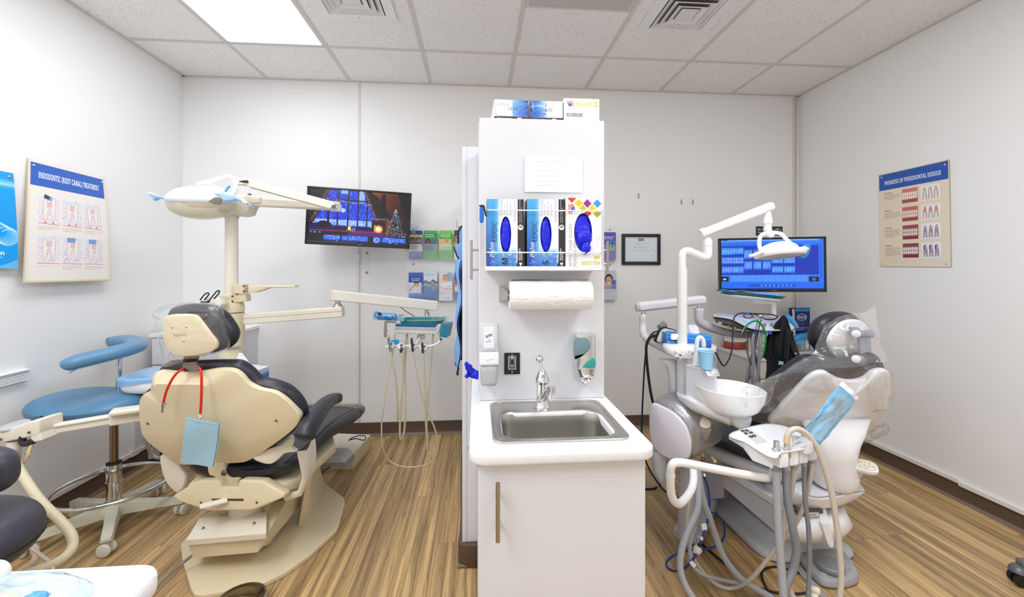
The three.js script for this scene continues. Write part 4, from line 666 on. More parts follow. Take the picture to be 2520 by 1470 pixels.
  const br = part('tray_bracket', [bx(at(593, 711, CD - 0.02), 0.06, 0.052, 0.05, 0.005), plate([[610, 704], [625, 703], [725, 703], [725, 708], [660, 709], [645, 715], [630, 720], [610, 721]], at(660, 710, CD - 0.05), FW, 0.045, 0.004)], M.beige, t);
  for (const [x, y] of [[600, 704], [600, 717]]) part('screw', lathe([[0, 0.003], [0.005, 0.002], [0.006, 0]], at(x, y, CD - 0.048), FW.clone().negate(), 12), M.darkSteel, br);
  for (const [x, y] of [[572, 729], [572, 742]]) part('screw', lathe([[0, 0.003], [0.005, 0.002], [0.006, 0]], at(x, y, CD - 0.048), FW.clone().negate(), 12), M.darkSteel, t);
}
{ // instrument holder beside the column
  const t = thing('instrument_holder', 'cream holder with two black suction handles beside the lamp column', 'instrument holder', at(512, 750, 2.3));
  const d = 2.32;
  part('mounting_arm', beam(at(480, 752, d), at(548, 740, d + 0.06), 0.04, 0.014, 0.004), M.beige, t);
  part('holder', plate([[477, 746], [490, 738], [505, 735], [508, 750], [500, 760], [478, 758]], at(492, 748, d - 0.03), FW, 0.05, 0.006), M.cream, t);
  part('holder', plate([[514, 746], [522, 735], [540, 733], [546, 748], [540, 758], [516, 758]], at(530, 745, d - 0.03), FW, 0.05, 0.006), M.cream, t);
  const hk = (pts) => tube(pl(...pts), 0.0035, 24, 8);
  part('suction_handle', hk([[493, 738, d - .03], [501, 728, d - .03], [508, 722, d - .03], [514, 722, d - .03], [512, 728, d - .03], [503, 738, d - .03]]), M.black, t);
  part('suction_handle', hk([[516, 738, d - .03], [526, 726, d - .03], [534, 717, d - .03], [540, 716, d - .03], [538, 723, d - .03], [527, 735, d - .03]]), M.black, t);
  part('valve', [tube(pl([496, 744, d - .06], [506, 745, d - .06], [514, 742, d - .06]), 0.006, 10, 8)], M.black, t);
  part('blue_tip', cyl(at(505, 756, d - 0.06), at(507, 747, d - 0.06), 0.005), S(0x2b62d0, 0.4), t);
}
// ---------- instrument delivery arm with tray ----------
{
  const t = thing('delivery_unit', 'cream instrument delivery unit on a jointed arm with hanging hoses', 'delivery unit', at(1030, 823, 2.75));
  const e1 = at(582, 787, 2.45), e2 = at(845, 767, 2.5);
  part('lower_arm', [beam(e1, e2, 0.06, 0.058, 0.006)], M.beigeLight, t);
  part('arm_seam', beam(e1.clone().add(V(0, 0.006, 0.031)), e2.clone().add(V(0, 0.006, 0.031)), 0.002, 0.003, 0.0005), M.beigeDark, t);
  part('pivot', [cyl(at(831, 757, 2.5), at(831, 738, 2.5), 0.016), lathe([[0.026, 0], [0.026, 0.012], [0.018, 0.02]], at(831, 757, 2.5))], M.steel, t);
  const u1 = at(812, 726, 2.5), u2 = at(1075, 753, 2.72);
  part('upper_arm', beam(u1, u2, 0.062, 0.060, 0.008), M.cream, t);
  part('end_cap', beam(u1, u1.clone().lerp(u2, 0.018), 0.064, 0.062, 0.008), S(0xeedcae, 0.4), t);
  part('head_pivot', [cyl(at(1050, 762, 2.72), at(1050, 778, 2.72), 0.012), lathe([[0.018, 0], [0.016, 0.02]], at(1051, 778, 2.72))], M.steel, t);
  part('cable', tube(pl([985, 756, 2.66], [996, 764, 2.66], [1008, 772, 2.66], [1020, 779, 2.68]), 0.0022, 16, 6), M.black, t);
  const d = 2.66;
  // control head
  part('control_head', plate([[969, 800], [974, 797], [1082, 797], [1085, 800], [1085, 805], [1078, 823], [1074, 824], [972, 821], [967, 819]], at(1025, 810, d), FW, 0.26, 0.008), M.cream, t);
  part('display_strip', plate([[974, 798], [1070, 799], [1074, 801], [1074, 804], [1070, 806], [974, 804]], at(1025, 801, d - 0.003), FW, 0.003, 0.001), S(0x2a6bb8, 0.3), t);
  part('key_strip', plate([[972, 806], [1070, 807], [1074, 810], [1073, 813], [1068, 814], [972, 811]], at(1025, 810, d - 0.003), FW, 0.003, 0.001), M.greyLight, t);
  const tray = thing('instrument_tray', 'teal instrument tray with clear wrap resting on the cream delivery unit', 'tray', at(1038, 796, 2.72));
  const TR = (k, y, kx = 0) => superE(40, 0.135 * k + kx, 0.10 * k, 5).map(([x, z]) => { const c0 = at(1041, 796, 2.74); return c0.clone().addScaledVector(RT, x).addScaledVector(FW, z).add(V(0, y, 0)); });
  part('pan', loft([TR(0.9, 0.0), TR(0.93, 0.008), TR(1.0, 0.026), TR(1.04, 0.028), TR(0.99, 0.024), TR(0.92, 0.008), TR(0.5, 0.004)].map((r) => r), false, 0.6), M.teal, tray);
  part('wrap', grid(16, 10, (u, v) => at(1062 + 42 * u, 798 - 16 * v - 6 * u, 2.66 + 0.12 * v).add(V(0, 0.008 * perlin.noise(u * 5, v * 5, 2), 0.004))), M.film, tray);
  const kb = thing('keypad', 'small keypad wrapped in light blue film on a post beside the teal tray', 'keypad', at(946, 800, 2.62));
  part('wrapped_keypad', [obx(frame(at(951, 780, 2.62), RT.clone().add(V(0, -0.05, 0)), V(0, 0.5, 1)), 0.125, 0.03, 0.06, 0.008, 3)], M.bluewrap, kb);
  part('wrap_tail', grid(8, 6, (u, v) => at(919 + 10 * u, 768 + 22 * v - 3 * u, 2.60).add(V(0, 0, 0.01 * Math.sin(u * 5 + v * 4)))), M.bluewrapLight, kb);
  part('wrap_tail', grid(8, 6, (u, v) => at(976 + 18 * u, 772 + 18 * v + 2 * u, 2.62).add(V(0, 0, 0.01 * Math.sin(u * 4 + v * 3)))), M.bluewrapLight, kb);
  part('screen', plate([[929, 769], [938, 769], [938, 776], [929, 776]], at(934, 772, 2.583), FW, 0.002, 0.0005), S(0x1c4a50, 0.3), kb);
  for (let i = 0; i < 4; i++) part('button', cyl(at(949 + i * 8, 779 + (i % 2) * 4, 2.586), at(949 + i * 8, 779 + (i % 2) * 4, 2.580), 0.005, 0.005, 12), S(0x2a7cc8, 0.3), kb);
  part('post', [cyl(at(949, 791, 2.62), at(948, 830, 2.62), 0.009), cyl(at(949, 812, 2.62), at(948, 816, 2.62), 0.013), beam(at(950, 792, 2.62), at(975, 794, 2.66), 0.015, 0.01, 0.003)], M.steel, kb);
  const bw = thing('blue_wrapped_box', 'small teal wrapped control box at the end of the teal tray', 'control box', at(1100, 828, 2.64));
  part('box', loft([[0, 1], [1, 0.86]].map(([k, s]) => [[1087, 797], [1098, 792], [1115, 793], [1105, 800]].map(([x, y], i) => at(x - k * 6, y + k * 32, 2.62 + (i === 1 || i === 2 ? 0.07 : 0)))), true, 0.4), S(0x1593b0, 0.3, 0, { transmission: 0.2, clearcoat: 0.4 }), bw);
  // rail, holders, instruments
  part('rail', tube(pl([950, 854, 2.6], [972, 853, 2.6], [1010, 852, 2.6], [1045, 853, 2.6], [1064, 851, 2.6], [1078, 845, 2.6], [1084, 838, 2.6]), 0.0075, 40, 10), M.white, t);
  part('rail_bracket', [beam(at(1022, 850, 2.62), at(1038, 826, 2.74), 0.02, 0.012, 0.003), bx(at(1036, 830, 2.74), 0.05, 0.03, 0.05, 0.008)], M.cream, t);
  part('rail_tip', cyl(at(1084, 838, 2.6), at(1086, 833, 2.6), 0.007), M.darkSteel, t);
  [[962, 851, 956, 832, 962, 866], [988, 854, 988, 860, 986, 870], [1017, 853, 1013, 838, 1016, 866], [1043, 857, 1039, 848, 1041, 870]].forEach(([x, y, tx, ty, bx_, by], i) => {
    const h = part('holder', [lathe([[0.012, -0.012], [0.022, -0.010], [0.024, 0], [0.020, 0.012], [0.010, 0.014]], at(x, y, 2.58), V(0.1, 0.75, 0.65), 24), cyl(at(x, y + 2, 2.58), at(x - 1, y + 10, 2.58), 0.018, 0.009)], M.white, t);
    part('instrument', [cyl(at(bx_, by, 2.555), at(tx, ty, 2.55), 0.0065, i === 1 ? 0.009 : 0.0075), cyl(at(tx, ty, 2.55), at(tx - (i === 0 ? -1 : 0), ty - 6, 2.55), 0.008, 0.005)], i === 0 ? M.steel : M.darkSteel, h);
  });
  part('drape_tab', plate([[950, 848], [962, 838], [980, 836], [982, 842], [970, 848], [955, 852]], at(966, 843, 2.63), V(0, 1, 0.6), 0.008, 0.003, 3), S(0x2aa4dc, 0.35), t);
  const hose = (r, ...p) => part('hose', tube(pl(...p), r, 90, 8), M.hose, t);
  hose(0.0045, [962, 868, 2.55], [967, 895, 2.55], [973, 930, 2.56], [977, 970, 2.58], [979, 1010, 2.6], [978, 1030, 2.62], [981, 1028, 2.64], [990, 960, 2.68], [998, 890, 2.7], [1003, 824, 2.72]);
  hose(0.0058, [986, 870, 2.55], [990, 900, 2.55], [991, 950, 2.55], [986, 1010, 2.55], [984, 1060, 2.56], [986, 1083, 2.57], [990, 1078, 2.59], [996, 1050, 2.6], [998, 960, 2.66], [995, 880, 2.7], [1001, 824, 2.72]);
  hose(0.0048, [1016, 868, 2.55], [1022, 900, 2.55], [1034, 960, 2.55], [1050, 1010, 2.56], [1068, 1050, 2.58], [1078, 1090, 2.6], [1074, 1120, 2.62], [1055, 1142, 2.64], [1020, 1150, 2.64], [985, 1148, 2.63], [955, 1132, 2.62], [942, 1100, 2.6], [939, 1050, 2.6], [944, 1000, 2.6], [955, 930, 2.64], [966, 870, 2.68], [972, 824, 2.7]);
  hose(0.0055, [1041, 872, 2.55], [1044, 920, 2.55], [1047, 980, 2.56], [1048, 1040, 2.57], [1052, 1090, 2.58], [1053, 1112, 2.59], [1055, 1104, 2.60], [1050, 1040, 2.62], [1056, 950, 2.66], [1062, 880, 2.7], [1066, 824, 2.72]);
}
// ---------- blue stool ----------
{
  const C = V(-1.82, 0, -2.33), t = thing('operator_stool', 'blue upholstered stool with a curved arm rest and a chrome foot ring', 'stool', C);
  const seatC = at(243, 985, 2.14), seat = superE(60, 0.262, 0.225, 2.1).map(([x, z]) => [x, z + 0.02 * Math.cos(x * 9)]);
  const ms = new THREE.Matrix4().makeBasis(V(1, 0, 0), V(0, 0, -1), V(0, 1, 0)).setPosition(V(seatC.x, seatC.y - 0.008, seatC.z));
  const sg = cushion(seat, 0.10, ms, 6, 0.012, 0.07); { const p = sg.attributes.position; for (let i = 0; i < p.count; i++) { const x = p.getX(i) - seatC.x, y = p.getY(i) - seatC.y; if (y > 0) p.setY(i, p.getY(i) - 0.03 * Math.exp(-((x + 0.02) ** 2) / 0.012)); } sg.computeVertexNormals(); }
  part('seat', sg, M.blueLeather, t);
  // arm rest
  const cp = pl([172, 900, 2.05], [186, 891, 2.05], [230, 880, 2.1], [280, 868, 2.16], [320, 858, 2.24], [337, 850, 2.34], [330, 842, 2.44], [305, 839, 2.5], [280, 842, 2.52], [266, 846, 2.5]), cv = new THREE.CatmullRomCurve3(cp), rings = [];
  for (let i = 0; i <= 44; i++) { const k = i / 44, p = cv.getPoint(k), tg = cv.getTangent(k), sd = tg.clone().cross(UP).normalize(), up = sd.clone().cross(tg).normalize(); const e = Math.sqrt(Math.max(0.02, 1 - Math.max(0, (0.05 - k) / 0.05, (k - 0.96) / 0.04) ** 2)); rings.push(superE(24, 0.047 * e, 0.033 * e, 2.3).map(([a, b]) => p.clone().addScaledVector(sd, a).addScaledVector(up, b))); }
  part('arm_rest', loft(rings), M.blueLeatherTop, t);
  part('arm_rest_plate', tube(cp.slice(0, 6).map((p) => p.clone().add(V(0, -0.031, 0))), 0.008, 30, 8), M.cream, t);
  const apx = at(293, 884, 2.24);
  part('arm_post', cyl(apx, V(apx.x, seatC.y + 0.02, apx.z), 0.013), M.chrome, t);
  part('arm_bar', beam(V(apx.x, seatC.y - 0.06, apx.z), V(C.x, seatC.y - 0.06, C.z), 0.05, 0.008, 0.002), M.steel, t);
  const y = (h) => V(C.x, h, C.z);
  part('lift_cylinder', cyl(y(0.3), y(seatC.y - 0.06), 0.0175), S(0x8c7a66, 0.25, 1), t);
  part('seat_plate', [lathe([[0.05, 0], [0.06, 0.02], [0.02, 0.022]], y(seatC.y - 0.085))], M.greyLight, t);
  part('column_sleeve', [cyl(y(0.115), y(0.315), 0.031, 0.031, 32, true), cyl(y(0.30), y(0.312), 0.029, 0.029, 32)], M.chrome, t);
  part('sleeve_cap', lathe([[0.031, 0], [0.032, 0.008], [0.02, 0.01]], y(0.309)), M.rubber, t);
  const fr = 0.235, fy = 0.205, fring = part('foot_ring', new THREE.TorusGeometry(fr, 0.010, 12, 80).rotateX(Math.PI / 2).translate(C.x, fy, C.z), M.chrome, t);
  for (const a of [0.9, 0.9 + Math.PI]) part('ring_strut', tube([V(C.x + 0.031 * Math.cos(a), fy + 0.012, C.z + 0.031 * Math.sin(a)), V(C.x + 0.12 * Math.cos(a), fy + 0.002, C.z + 0.12 * Math.sin(a)), V(C.x + fr * Math.cos(a), fy, C.z + fr * Math.sin(a))], 0.007, 16, 8), M.chrome, fring);
  part('ring_clamp', cyl(y(fy - 0.003), y(fy + 0.017), 0.034), M.chrome, fring);
  const bm = S(0xdcdac6, 0.45);
  part('hub', lathe([[0.06, 0], [0.062, 0.03], [0.05, 0.055], [0.036, 0.062]], y(0.06)), bm, t);
  for (let k = 0; k < 5; k++) {
    const a = (57 + 72 * k) * Math.PI / 180, u = V(Math.cos(a), 0, Math.sin(a)), w = V(-u.z, 0, u.x), P = (r, h, s) => C.clone().addScaledVector(u, r).addScaledVector(w, s).setY(h);
    const leg = part('base_leg', loft([[0.03, 0.062, 0.115, 0.032], [0.1, 0.062, 0.108, 0.028], [0.2, 0.066, 0.095, 0.025], [0.29, 0.066, 0.086, 0.024], [0.305, 0.068, 0.08, 0.018]].map(([r, y0, y1, s]) => [P(r, y0, -s), P(r, y0, s), P(r, y1, s * 0.8), P(r, y1, -s * 0.8)]), true, 0.5), bm, t);
    const cx = P(0.285, 0.034, 0), tw = V(Math.cos(a + 0.5), 0, Math.sin(a + 0.5));
    part('caster', [-1, 1].map((s) => lathe([[0.0, -0.010], [0.022, -0.009], [0.029, -0.004], [0.029, 0.005], [0.024, 0.010], [0, 0.011]], cx.clone().addScaledVector(tw, s * 0.017).setY(0.0295), tw.clone().multiplyScalar(s), 28)).concat([cyl(cx.clone().setY(0.05), cx.clone().setY(0.07), 0.008), bx(cx.clone().setY(0.05), 0.02, 0.014, 0.02, 0.004)]), S(0xe3dfd2, 0.4), leg);
  }
}
{ // telescopic assistant arm
  const t = thing('instrument_boom', 'long white telescopic arm reaching in front of the blue stool', 'instrument arm', at(220, 1060, 1.9));
  part('outer_sleeve', [beam(at(272, 1030, 1.93), at(372, 1015, 2.0), 0.06, 0.058, 0.008), beam(at(272, 1016, 1.91), at(372, 1003, 1.98), 0.07, 0.024, 0.01)], M.beigeLight, t);
  part('inner_bar', [beam(at(118, 1058, 1.86), at(275, 1032, 1.93), 0.036, 0.036, 0.004), beam(at(118, 1050, 1.855), at(275, 1024, 1.925), 0.042, 0.014, 0.006)], M.cream, t);
  part('joint_block', beam(at(97, 1062, 1.83), at(122, 1058, 1.83), 0.075, 0.068, 0.006), M.cream, t);
  part('end_housing', plate([[-60, 1086], [0, 1064], [20, 1058], [66, 1040], [90, 1034], [96, 1036], [97, 1066], [94, 1072], [60, 1080], [0, 1092], [-60, 1106]], at(60, 1065, 1.79), FW, 0.10, 0.008), M.beigeLight, t);
  part('tool_rest', lathe([[0.0, 0.014], [0.042, 0.012], [0.048, 0.006], [0.046, 0]], at(37, 1050, 1.83), V(-0.12, 1, 0.12)), M.greyLight, t);
  for (const [x, y] of [[71, 1065], [1, 1082]]) part('screw', lathe([[0, 0.003], [0.005, 0.002], [0.006, 0]], at(x, y, 1.785), FW.clone().negate(), 12), M.darkSteel, t);
  part('suction_grip', tube(pl([56, 1076, 1.8], [55, 1086, 1.8], [60, 1092, 1.8], [72, 1090, 1.8], [82, 1086, 1.8]), 0.013, 24, 12), S(0x2f2b33, 0.5), t);
  part('adapter', cyl(at(82, 1086, 1.8), at(95, 1079, 1.81), 0.010, 0.015), M.tan, t);
  part('drain_spout', [cyl(at(80, 1090, 1.8), at(70, 1115, 1.79), 0.005, 0.007), plate([[70, 1117], [72, 1120], [56, 1144], [54, 1142], [64, 1119]], at(62, 1130, 1.78), FW, 0.006, 0.001)], M.tan, t);
  part('support', cyl(at(34, 1085, 1.82), at(34, 1130, 1.82), 0.022), M.cream, t);
  const s = thing('suction_hose', 'thick beige suction hose curving down beside the grey stool', 'hose', at(110, 1395, 1.55));
  part('hose', tube(pl([30, 1110, 1.82], [40, 1140, 1.74], [62, 1180, 1.66], [100, 1234, 1.6], [150, 1284, 1.58], [176, 1318, 1.56], [178, 1348, 1.54], [158, 1372, 1.5], [128, 1390, 1.46], [90, 1405, 1.4], [40, 1420, 1.34]), 0.0155, 70, 14), M.hose, s);
  const g = thing('grey_hose', 'thin grey hose leaning across the beige suction hose', 'hose', at(100, 1370, 1.5));
  part('hose', tube(pl([60, 1340, 1.62], [82, 1353, 1.6], [104, 1370, 1.55], [124, 1386, 1.5], [128, 1394, 1.46], [129, 1420, 1.4]), 0.0065, 30, 8), M.hoseTan, g);
  const g2 = thing('pink_hose', 'short pinkish hose hanging behind the beige suction hose', 'hose', at(80, 1390, 1.7));
  part('hose', tube(pl([88, 1350, 1.72], [88, 1372, 1.7], [80, 1388, 1.66], [62, 1404, 1.6]), 0.012, 24, 10), S(0xcdb29c, 0.5), g2);
}
{ // dark stool at the frame edge
  const t = thing('grey_stool', 'dark grey padded stool with a small curved backrest', 'stool', V(-1.58, 0, -0.93));
  const e = at(96, 1290, 1.27), C = e.clone().addScaledVector(RT, -0.285).add(V(0, -0.035, 0));
  const q = superE(48, 0.215, 0.2, 2.1), ms = new THREE.Matrix4().makeBasis(RT, FW, UP).setPosition(V(C.x, C.y - 0.03, C.z));
  part('seat', cushion(q, 0.15, ms, 7, 0.012, 0.075), M.leatherGrey, t);
  part('seam', tube(Array.from({ length: 40 }, (_, i) => { const [x, y] = superE(40, 0.2135, 0.1985, 2.1)[i]; return V(x, y, -0.02).applyMatrix4(ms); }), 0.002, 120, 6, true), M.black, t);
  const b = at(52, 1160, 1.32), B = b.clone().addScaledVector(RT, -0.165), mb = frame(B, RT, FW.clone().negate());
  part('backrest', cushion(superE(40, 0.14, 0.075, 3).map(([x, y]) => [x, y]), 0.1, mb, 6, 0.006, 0.05), M.leatherGrey, t);
  part('piping', tube(superE(40, 0.136, 0.072, 3).map(([x, y]) => V(x, y, 0.034).applyMatrix4(mb)), 0.003, 100, 6, true), M.leather, t);
  part('back_stem', tube([B.clone().addScaledVector(FW, -0.02), B.clone().add(V(0, -0.14, 0)), C.clone().add(V(0, -0.12, 0))], 0.012, 20, 10), M.steel, t);
  part('lift_cylinder', cyl(C.clone().setY(0.09), C.clone().setY(C.y - 0.09), 0.025), M.chrome, t);
  for (let k = 0; k < 5; k++) { const a = k * 1.2566 + 0.4, u = V(Math.cos(a), 0, Math.sin(a)); const lg = part('base_leg', beam(C.clone().setY(0.1), C.clone().setY(0.075).addScaledVector(u, 0.24), 0.04, 0.03, 0.006), M.greyDark, t); part('caster', lathe([[0, -0.018], [0.028, -0.016], [0.03, 0], [0.028, 0.016], [0, 0.018]], C.clone().setY(0.03).addScaledVector(u, 0.23), V(-u.z, 0, u.x)), M.greyLight, lg); }
}
// ---------- white counter in the near corner ----------
{
  const t = thing('white_counter', 'white counter with a rounded end at the near edge of the room', 'counter', V(-1.3, 0, -0.25));
  const x1 = -0.437, z0 = -0.655, z1 = 0.1, r = 0.035, pts = [[X0 + 0.03, -z1], [x1, -z1]]; for (let i = 0; i <= 8; i++) { const a = i / 8 * Math.PI / 2; pts.push([x1 - r + r * Math.cos(a), -z0 - r + r * Math.sin(a)]); } pts.push([X0 + 0.03, -z0]);
  part('slab', extrude(pts, 0.03, 0.008, [], 0.7, 5).applyMatrix4(new THREE.Matrix4().makeBasis(V(1, 0, 0), V(0, 0, -1), V(0, 1, 0))).translate(0, 0.85, 0), M.counter, t);
  part('carcass', bb(X0 + 0.04, -0.55, 0.1, 0.848, -0.5, 0.09, 0.002), M.laminate, t);
  part('plinth', bb(X0 + 0.04, -0.58, 0, 0.1, -0.46, 0.09, 0.001), M.brown, t);
  const b = thing('white_box', 'white rounded box standing on the near white counter', 'box', V(-0.77, 0.88, -0.6));
  const e = at(61, 1367, 0.585);
  const shell = part('body', bb(e.x - 0.26, e.x, 0.8805, at(40, 1336, 0.6).y, -0.72 + 0.09, -0.44, 0.02, 5), M.white, b);
  part('seam', bb(e.x - 0.25, e.x + 0.0006, 0.888, 0.8895, -0.62, -0.46, 0.0005), M.greyLight, shell);
  const f = thing('plastic_bag', 'crumpled pale blue plastic bag on the near white counter', 'plastic bag', at(40, 1470, 0.52).setY(0.88));
  const fm = S(0xe4f2fc, 0.2, 0, { transmission: 0.6, bumpMap: filmBump, bumpScale: 0.003 });
  const bagc = at(-10, 1520, 0.53).setY(0.882);
  part('film', (() => { const g = new THREE.SphereGeometry(1, 64, 24, 0, 2 * Math.PI, 0, Math.PI / 2), p = g.attributes.position, q = V(0, 0, 0); for (let i = 0; i < p.count; i++) { q.fromBufferAttribute(p, i); const n = 0.06 * perlin.noise(q.x * 3, q.y * 3, q.z * 3) + 0.02 * perlin.noise(q.x * 9, q.y * 9, q.z * 9 + 3); q.multiplyScalar(1 + n); p.setXYZ(i, bagc.x + q.x * 0.10, bagc.y + Math.max(0, q.y) * 0.022, bagc.z + q.z * 0.055); } g.computeVertexNormals(); return g; })(), fm, f);
  part('blue_wrapper', gloveBlob(at(85, 1474, 0.525).setY(0.895), 0.016, 0.008, 0.012, 3), S(0x4f9ad8, 0.4), f); part('yellow_wrapper', gloveBlob(at(12, 1470, 0.525).setY(0.895), 0.014, 0.008, 0.012, 5), S(0xf0dc60, 0.4), f);
}
{ // round foot pedal in front of the cream chair
  const t = thing('foot_pedal', 'round chrome topped foot pedal on the floor before the cream chair', 'foot pedal', onY(594, 1478, 0));
  const c = onY(592, 1506, 0);
  part('base', lathe([[0, 0.0], [0.088, 0], [0.09, 0.012], [0.082, 0.03], [0.06, 0.035], [0, 0.036]], c), M.greyLight, t);
  part('disc', lathe([[0.075, 0], [0.078, 0.006], [0.074, 0.013], [0.05, 0.017], [0, 0.02]], c.clone().setY(0.04)), S(0x8f8775, 0.12, 1), t);
  part('ring', lathe([[0.079, 0], [0.085, 0.004], [0.086, 0.012], [0.079, 0.012]], c.clone().setY(0.037)), M.steel, t);
}
// ---------- behind the chair ----------
{
  const t = thing('corner_cabinet', 'low white cabinet in the corner behind the cream chair', 'cabinet', V(-1.9, 0, -3.2));
  part('carcass', bb(-2.12, -1.652, 0.1, 0.835, ZB + 0.002, -3.02, 0.002), M.laminate, t); part('plinth', bb(-2.1, -1.68, 0, 0.1, ZB + 0.025, -3.05, 0.001), M.brown, t);
  part('worktop', bb(-2.14, -1.64, 0.835, 0.857, ZB + 0.002, -3.005, 0.003), M.white, t);
  for (const [a, b] of [[0.66, 0.825], [0.45, 0.65], [0.12, 0.44]]) { const d = part('drawer', bb(-2.115, -1.656, a, b, -3.02, -3.003, 0.002), M.laminate, t); part('handle', cyl(V(-1.99, (a + b) / 2, -2.985), V(-1.79, (a + b) / 2, -2.985), 0.005), M.nickel, d); }
  const k = thing('side_table', 'white rounded side table fixed to the lamp column, partly under a blue sheet', 'side table', at(500, 925, 2.3));
  const L = at(322, 920, 2.2), R = at(640, 935, 2.3), mid = L.clone().lerp(R, 0.5).setY(0.72), X = R.clone().sub(L).setY(0).normalize(), mm = new THREE.Matrix4().makeBasis(X, V(X.z, 0, -X.x), UP).setPosition(mid);
  const hw = L.distanceTo(R) / 2;
  part('top', cushion(superE(48, hw, 0.15, 4), 0.075, mm, 5, 0, 0.03), M.white, k);
  part('support_arm', beam(mid.clone().add(V(0, -0.05, 0)), V(at(570, 800, 2.42).x, 0.665, at(570, 800, 2.42).z), 0.08, 0.04, 0.006), M.beigeLight, k);
  const c = thing('blue_cover', 'sheet of light blue film draped over the white side table', 'cover sheet', mid.clone().setY(0.76));
  part('film', grid(44, 12, (u, v) => { const a = u * 2 * Math.PI, r = v < 0.7 ? v / 0.7 : 1.02 + 0.02 * Math.sin(a * 9), h = v < 0.7 ? 0 : (v - 0.7) / 0.3, q = superE(1, 1, 1); const cx = -hw * 0.36, rx = hw * 0.66, rz = 0.152, cc = Math.cos(a), ss = Math.sin(a); return V(cx + rx * r * Math.sign(cc) * Math.abs(cc) ** 0.62, rz * r * Math.sign(ss) * Math.abs(ss) ** 0.62, 0.042 + 0.004 * perlin.noise(cc * r * 4, ss * r * 4, 3) - h * (0.018 + 0.03 * Math.max(0, -cc))).applyMatrix4(mm); }), S(0x9fd0f8, 0.3, 0, { transmission: 0.3, clearcoat: 0.5 }), c);
  const tb = thing('tissue_box', 'blue and white tissue box with a raised tissue behind the cream chair', 'tissue box', at(610, 935, 2.28));
  const tex = canvasTex(256, 128, (x, w, h) => { const g = x.createLinearGradient(0, 0, 0, h); g.addColorStop(0, '#e9f1fb'); g.addColorStop(0.35, '#cfe2f8'); g.addColorStop(0.5, '#3f97e6'); g.addColorStop(1, '#1f6fd0'); x.fillStyle = g; x.fillRect(0, 0, w, h); x.fillStyle = '#f4f8fd'; x.beginPath(); x.moveTo(0, 0); x.lineTo(w, 0); x.quadraticCurveTo(w * 0.6, h * 0.5, 0, h * 0.7); x.fill(); });
  const bm = frame(at(598, 921, 2.33), RT.clone().add(V(0, -0.02, 0)), FW.clone().negate().add(RT.clone().multiplyScalar(0.25)));
  part('box', planar(obx(bm, 0.22, 0.068, 0.11, 0.002), bm, 0.22, 0.07), S(0xffffff, 0.5, 0, { map: tex }), tb);
  part('tissue', loft([[0, 0.035, 0.018], [0.03, 0.036, 0.012], [0.06, 0.022, 0.007], [0.085, 0.008, 0.003]].map(([h, a, b], j) => Array.from({ length: 28 }, (_, i) => { const n = i / 28 * 6.283; return at(600 - j * 3, 909 - h * 470, 2.32).addScaledVector(RT, Math.cos(n) * a + 0.004 * Math.sin(n * 5 + j)).addScaledVector(FW, Math.sin(n) * (b + 0.004 * Math.sin(n * 4 + j))); }))), M.tissue, tb);
  const h = thing('floor_tube', 'cream air tube looping to the floor behind the cream chair', 'tube', at(378, 1120, 2.5));
  part('tube', tube(pl([352, 1060, 2.3], [359, 1075, 2.4], [364, 1098, 2.45], [374, 1120, 2.5], [388, 1128, 2.5], [402, 1126, 2.45]), 0.0095, 30, 10), M.hoseTan, h);
  const jb = thing('junction_box', 'small white junction box on the floor behind the cream chair', 'junction box', onY(395, 1130, 0));
  const jc = onY(400, 1130, 0); part('box', bx(jc.clone().setY(0.05), 0.12, 0.06, 0.10, 0.006), M.white, jb); part('cover', bx(jc.clone().setY(0.085), 0.125, 0.014, 0.105, 0.004), M.cream, jb); part('foot', bx(jc.clone().setY(0.01), 0.08, 0.02, 0.06, 0.002), M.black, jb);
}
{ // ribbed wall guard
  const a = onX(62, 921, X0), y1 = onX(62, 907, X0).y, y0 = onX(62, 936, X0).y;
  const t = thing('wall_guard', 'white ribbed strip fixed to the wall under the root canal poster', 'wall guard', V(X0, y0, a.z + 0.3));
  part('back_strip', bb(X0, X0 + 0.014, y0, y1, a.z, a.z + 0.75, 0.002), M.white, t);
  const n = 6; for (let i = 0; i < n; i++) { const y = y0 + (i + 0.5) / n * (y1 - y0); part('rib', bb(X0 + 0.012, X0 + (i === n - 1 ? 0.026 : 0.02), y - 0.0035, y + 0.0035, a.z + 0.001, a.z + 0.749, 0.0015), M.white, t); }
}
// ---------- pictures, posters, screens ----------
function sheetQuad(name, q, tex, parent, thick = 0.0015, bow = 0, rough = 0.5, more = {}) { // q: top-left, top-right, bottom-right, bottom-left
  const n = q[1].clone().sub(q[0]).cross(q[3].clone().sub(q[0])).normalize().negate(); if (n.dot(EYE.clone().sub(q[0])) < 0) n.negate();
  const f = (o) => (u, v) => q[3].clone().lerp(q[2], u).lerp(q[0].clone().lerp(q[1], u), v).addScaledVector(n, o + bow * Math.sin(Math.PI * v) * (0.5 + 0.5 * u));
  part(name, [grid(12, 16, f(0))], S(0xffffff, rough, 0, { map: tex, ...more }), parent);
  return f;
}
const lines = (c, x, y, w, n, h, col, r) => { c.fillStyle = col; for (let i = 0; i < n; i++) { let p = x; while (p < x + w * (i === n - 1 ? 0.6 : 1)) { const q = 4 + r() * 14; c.fillRect(p, y + i * h, q, h * 0.42); p += q + 4; } } };
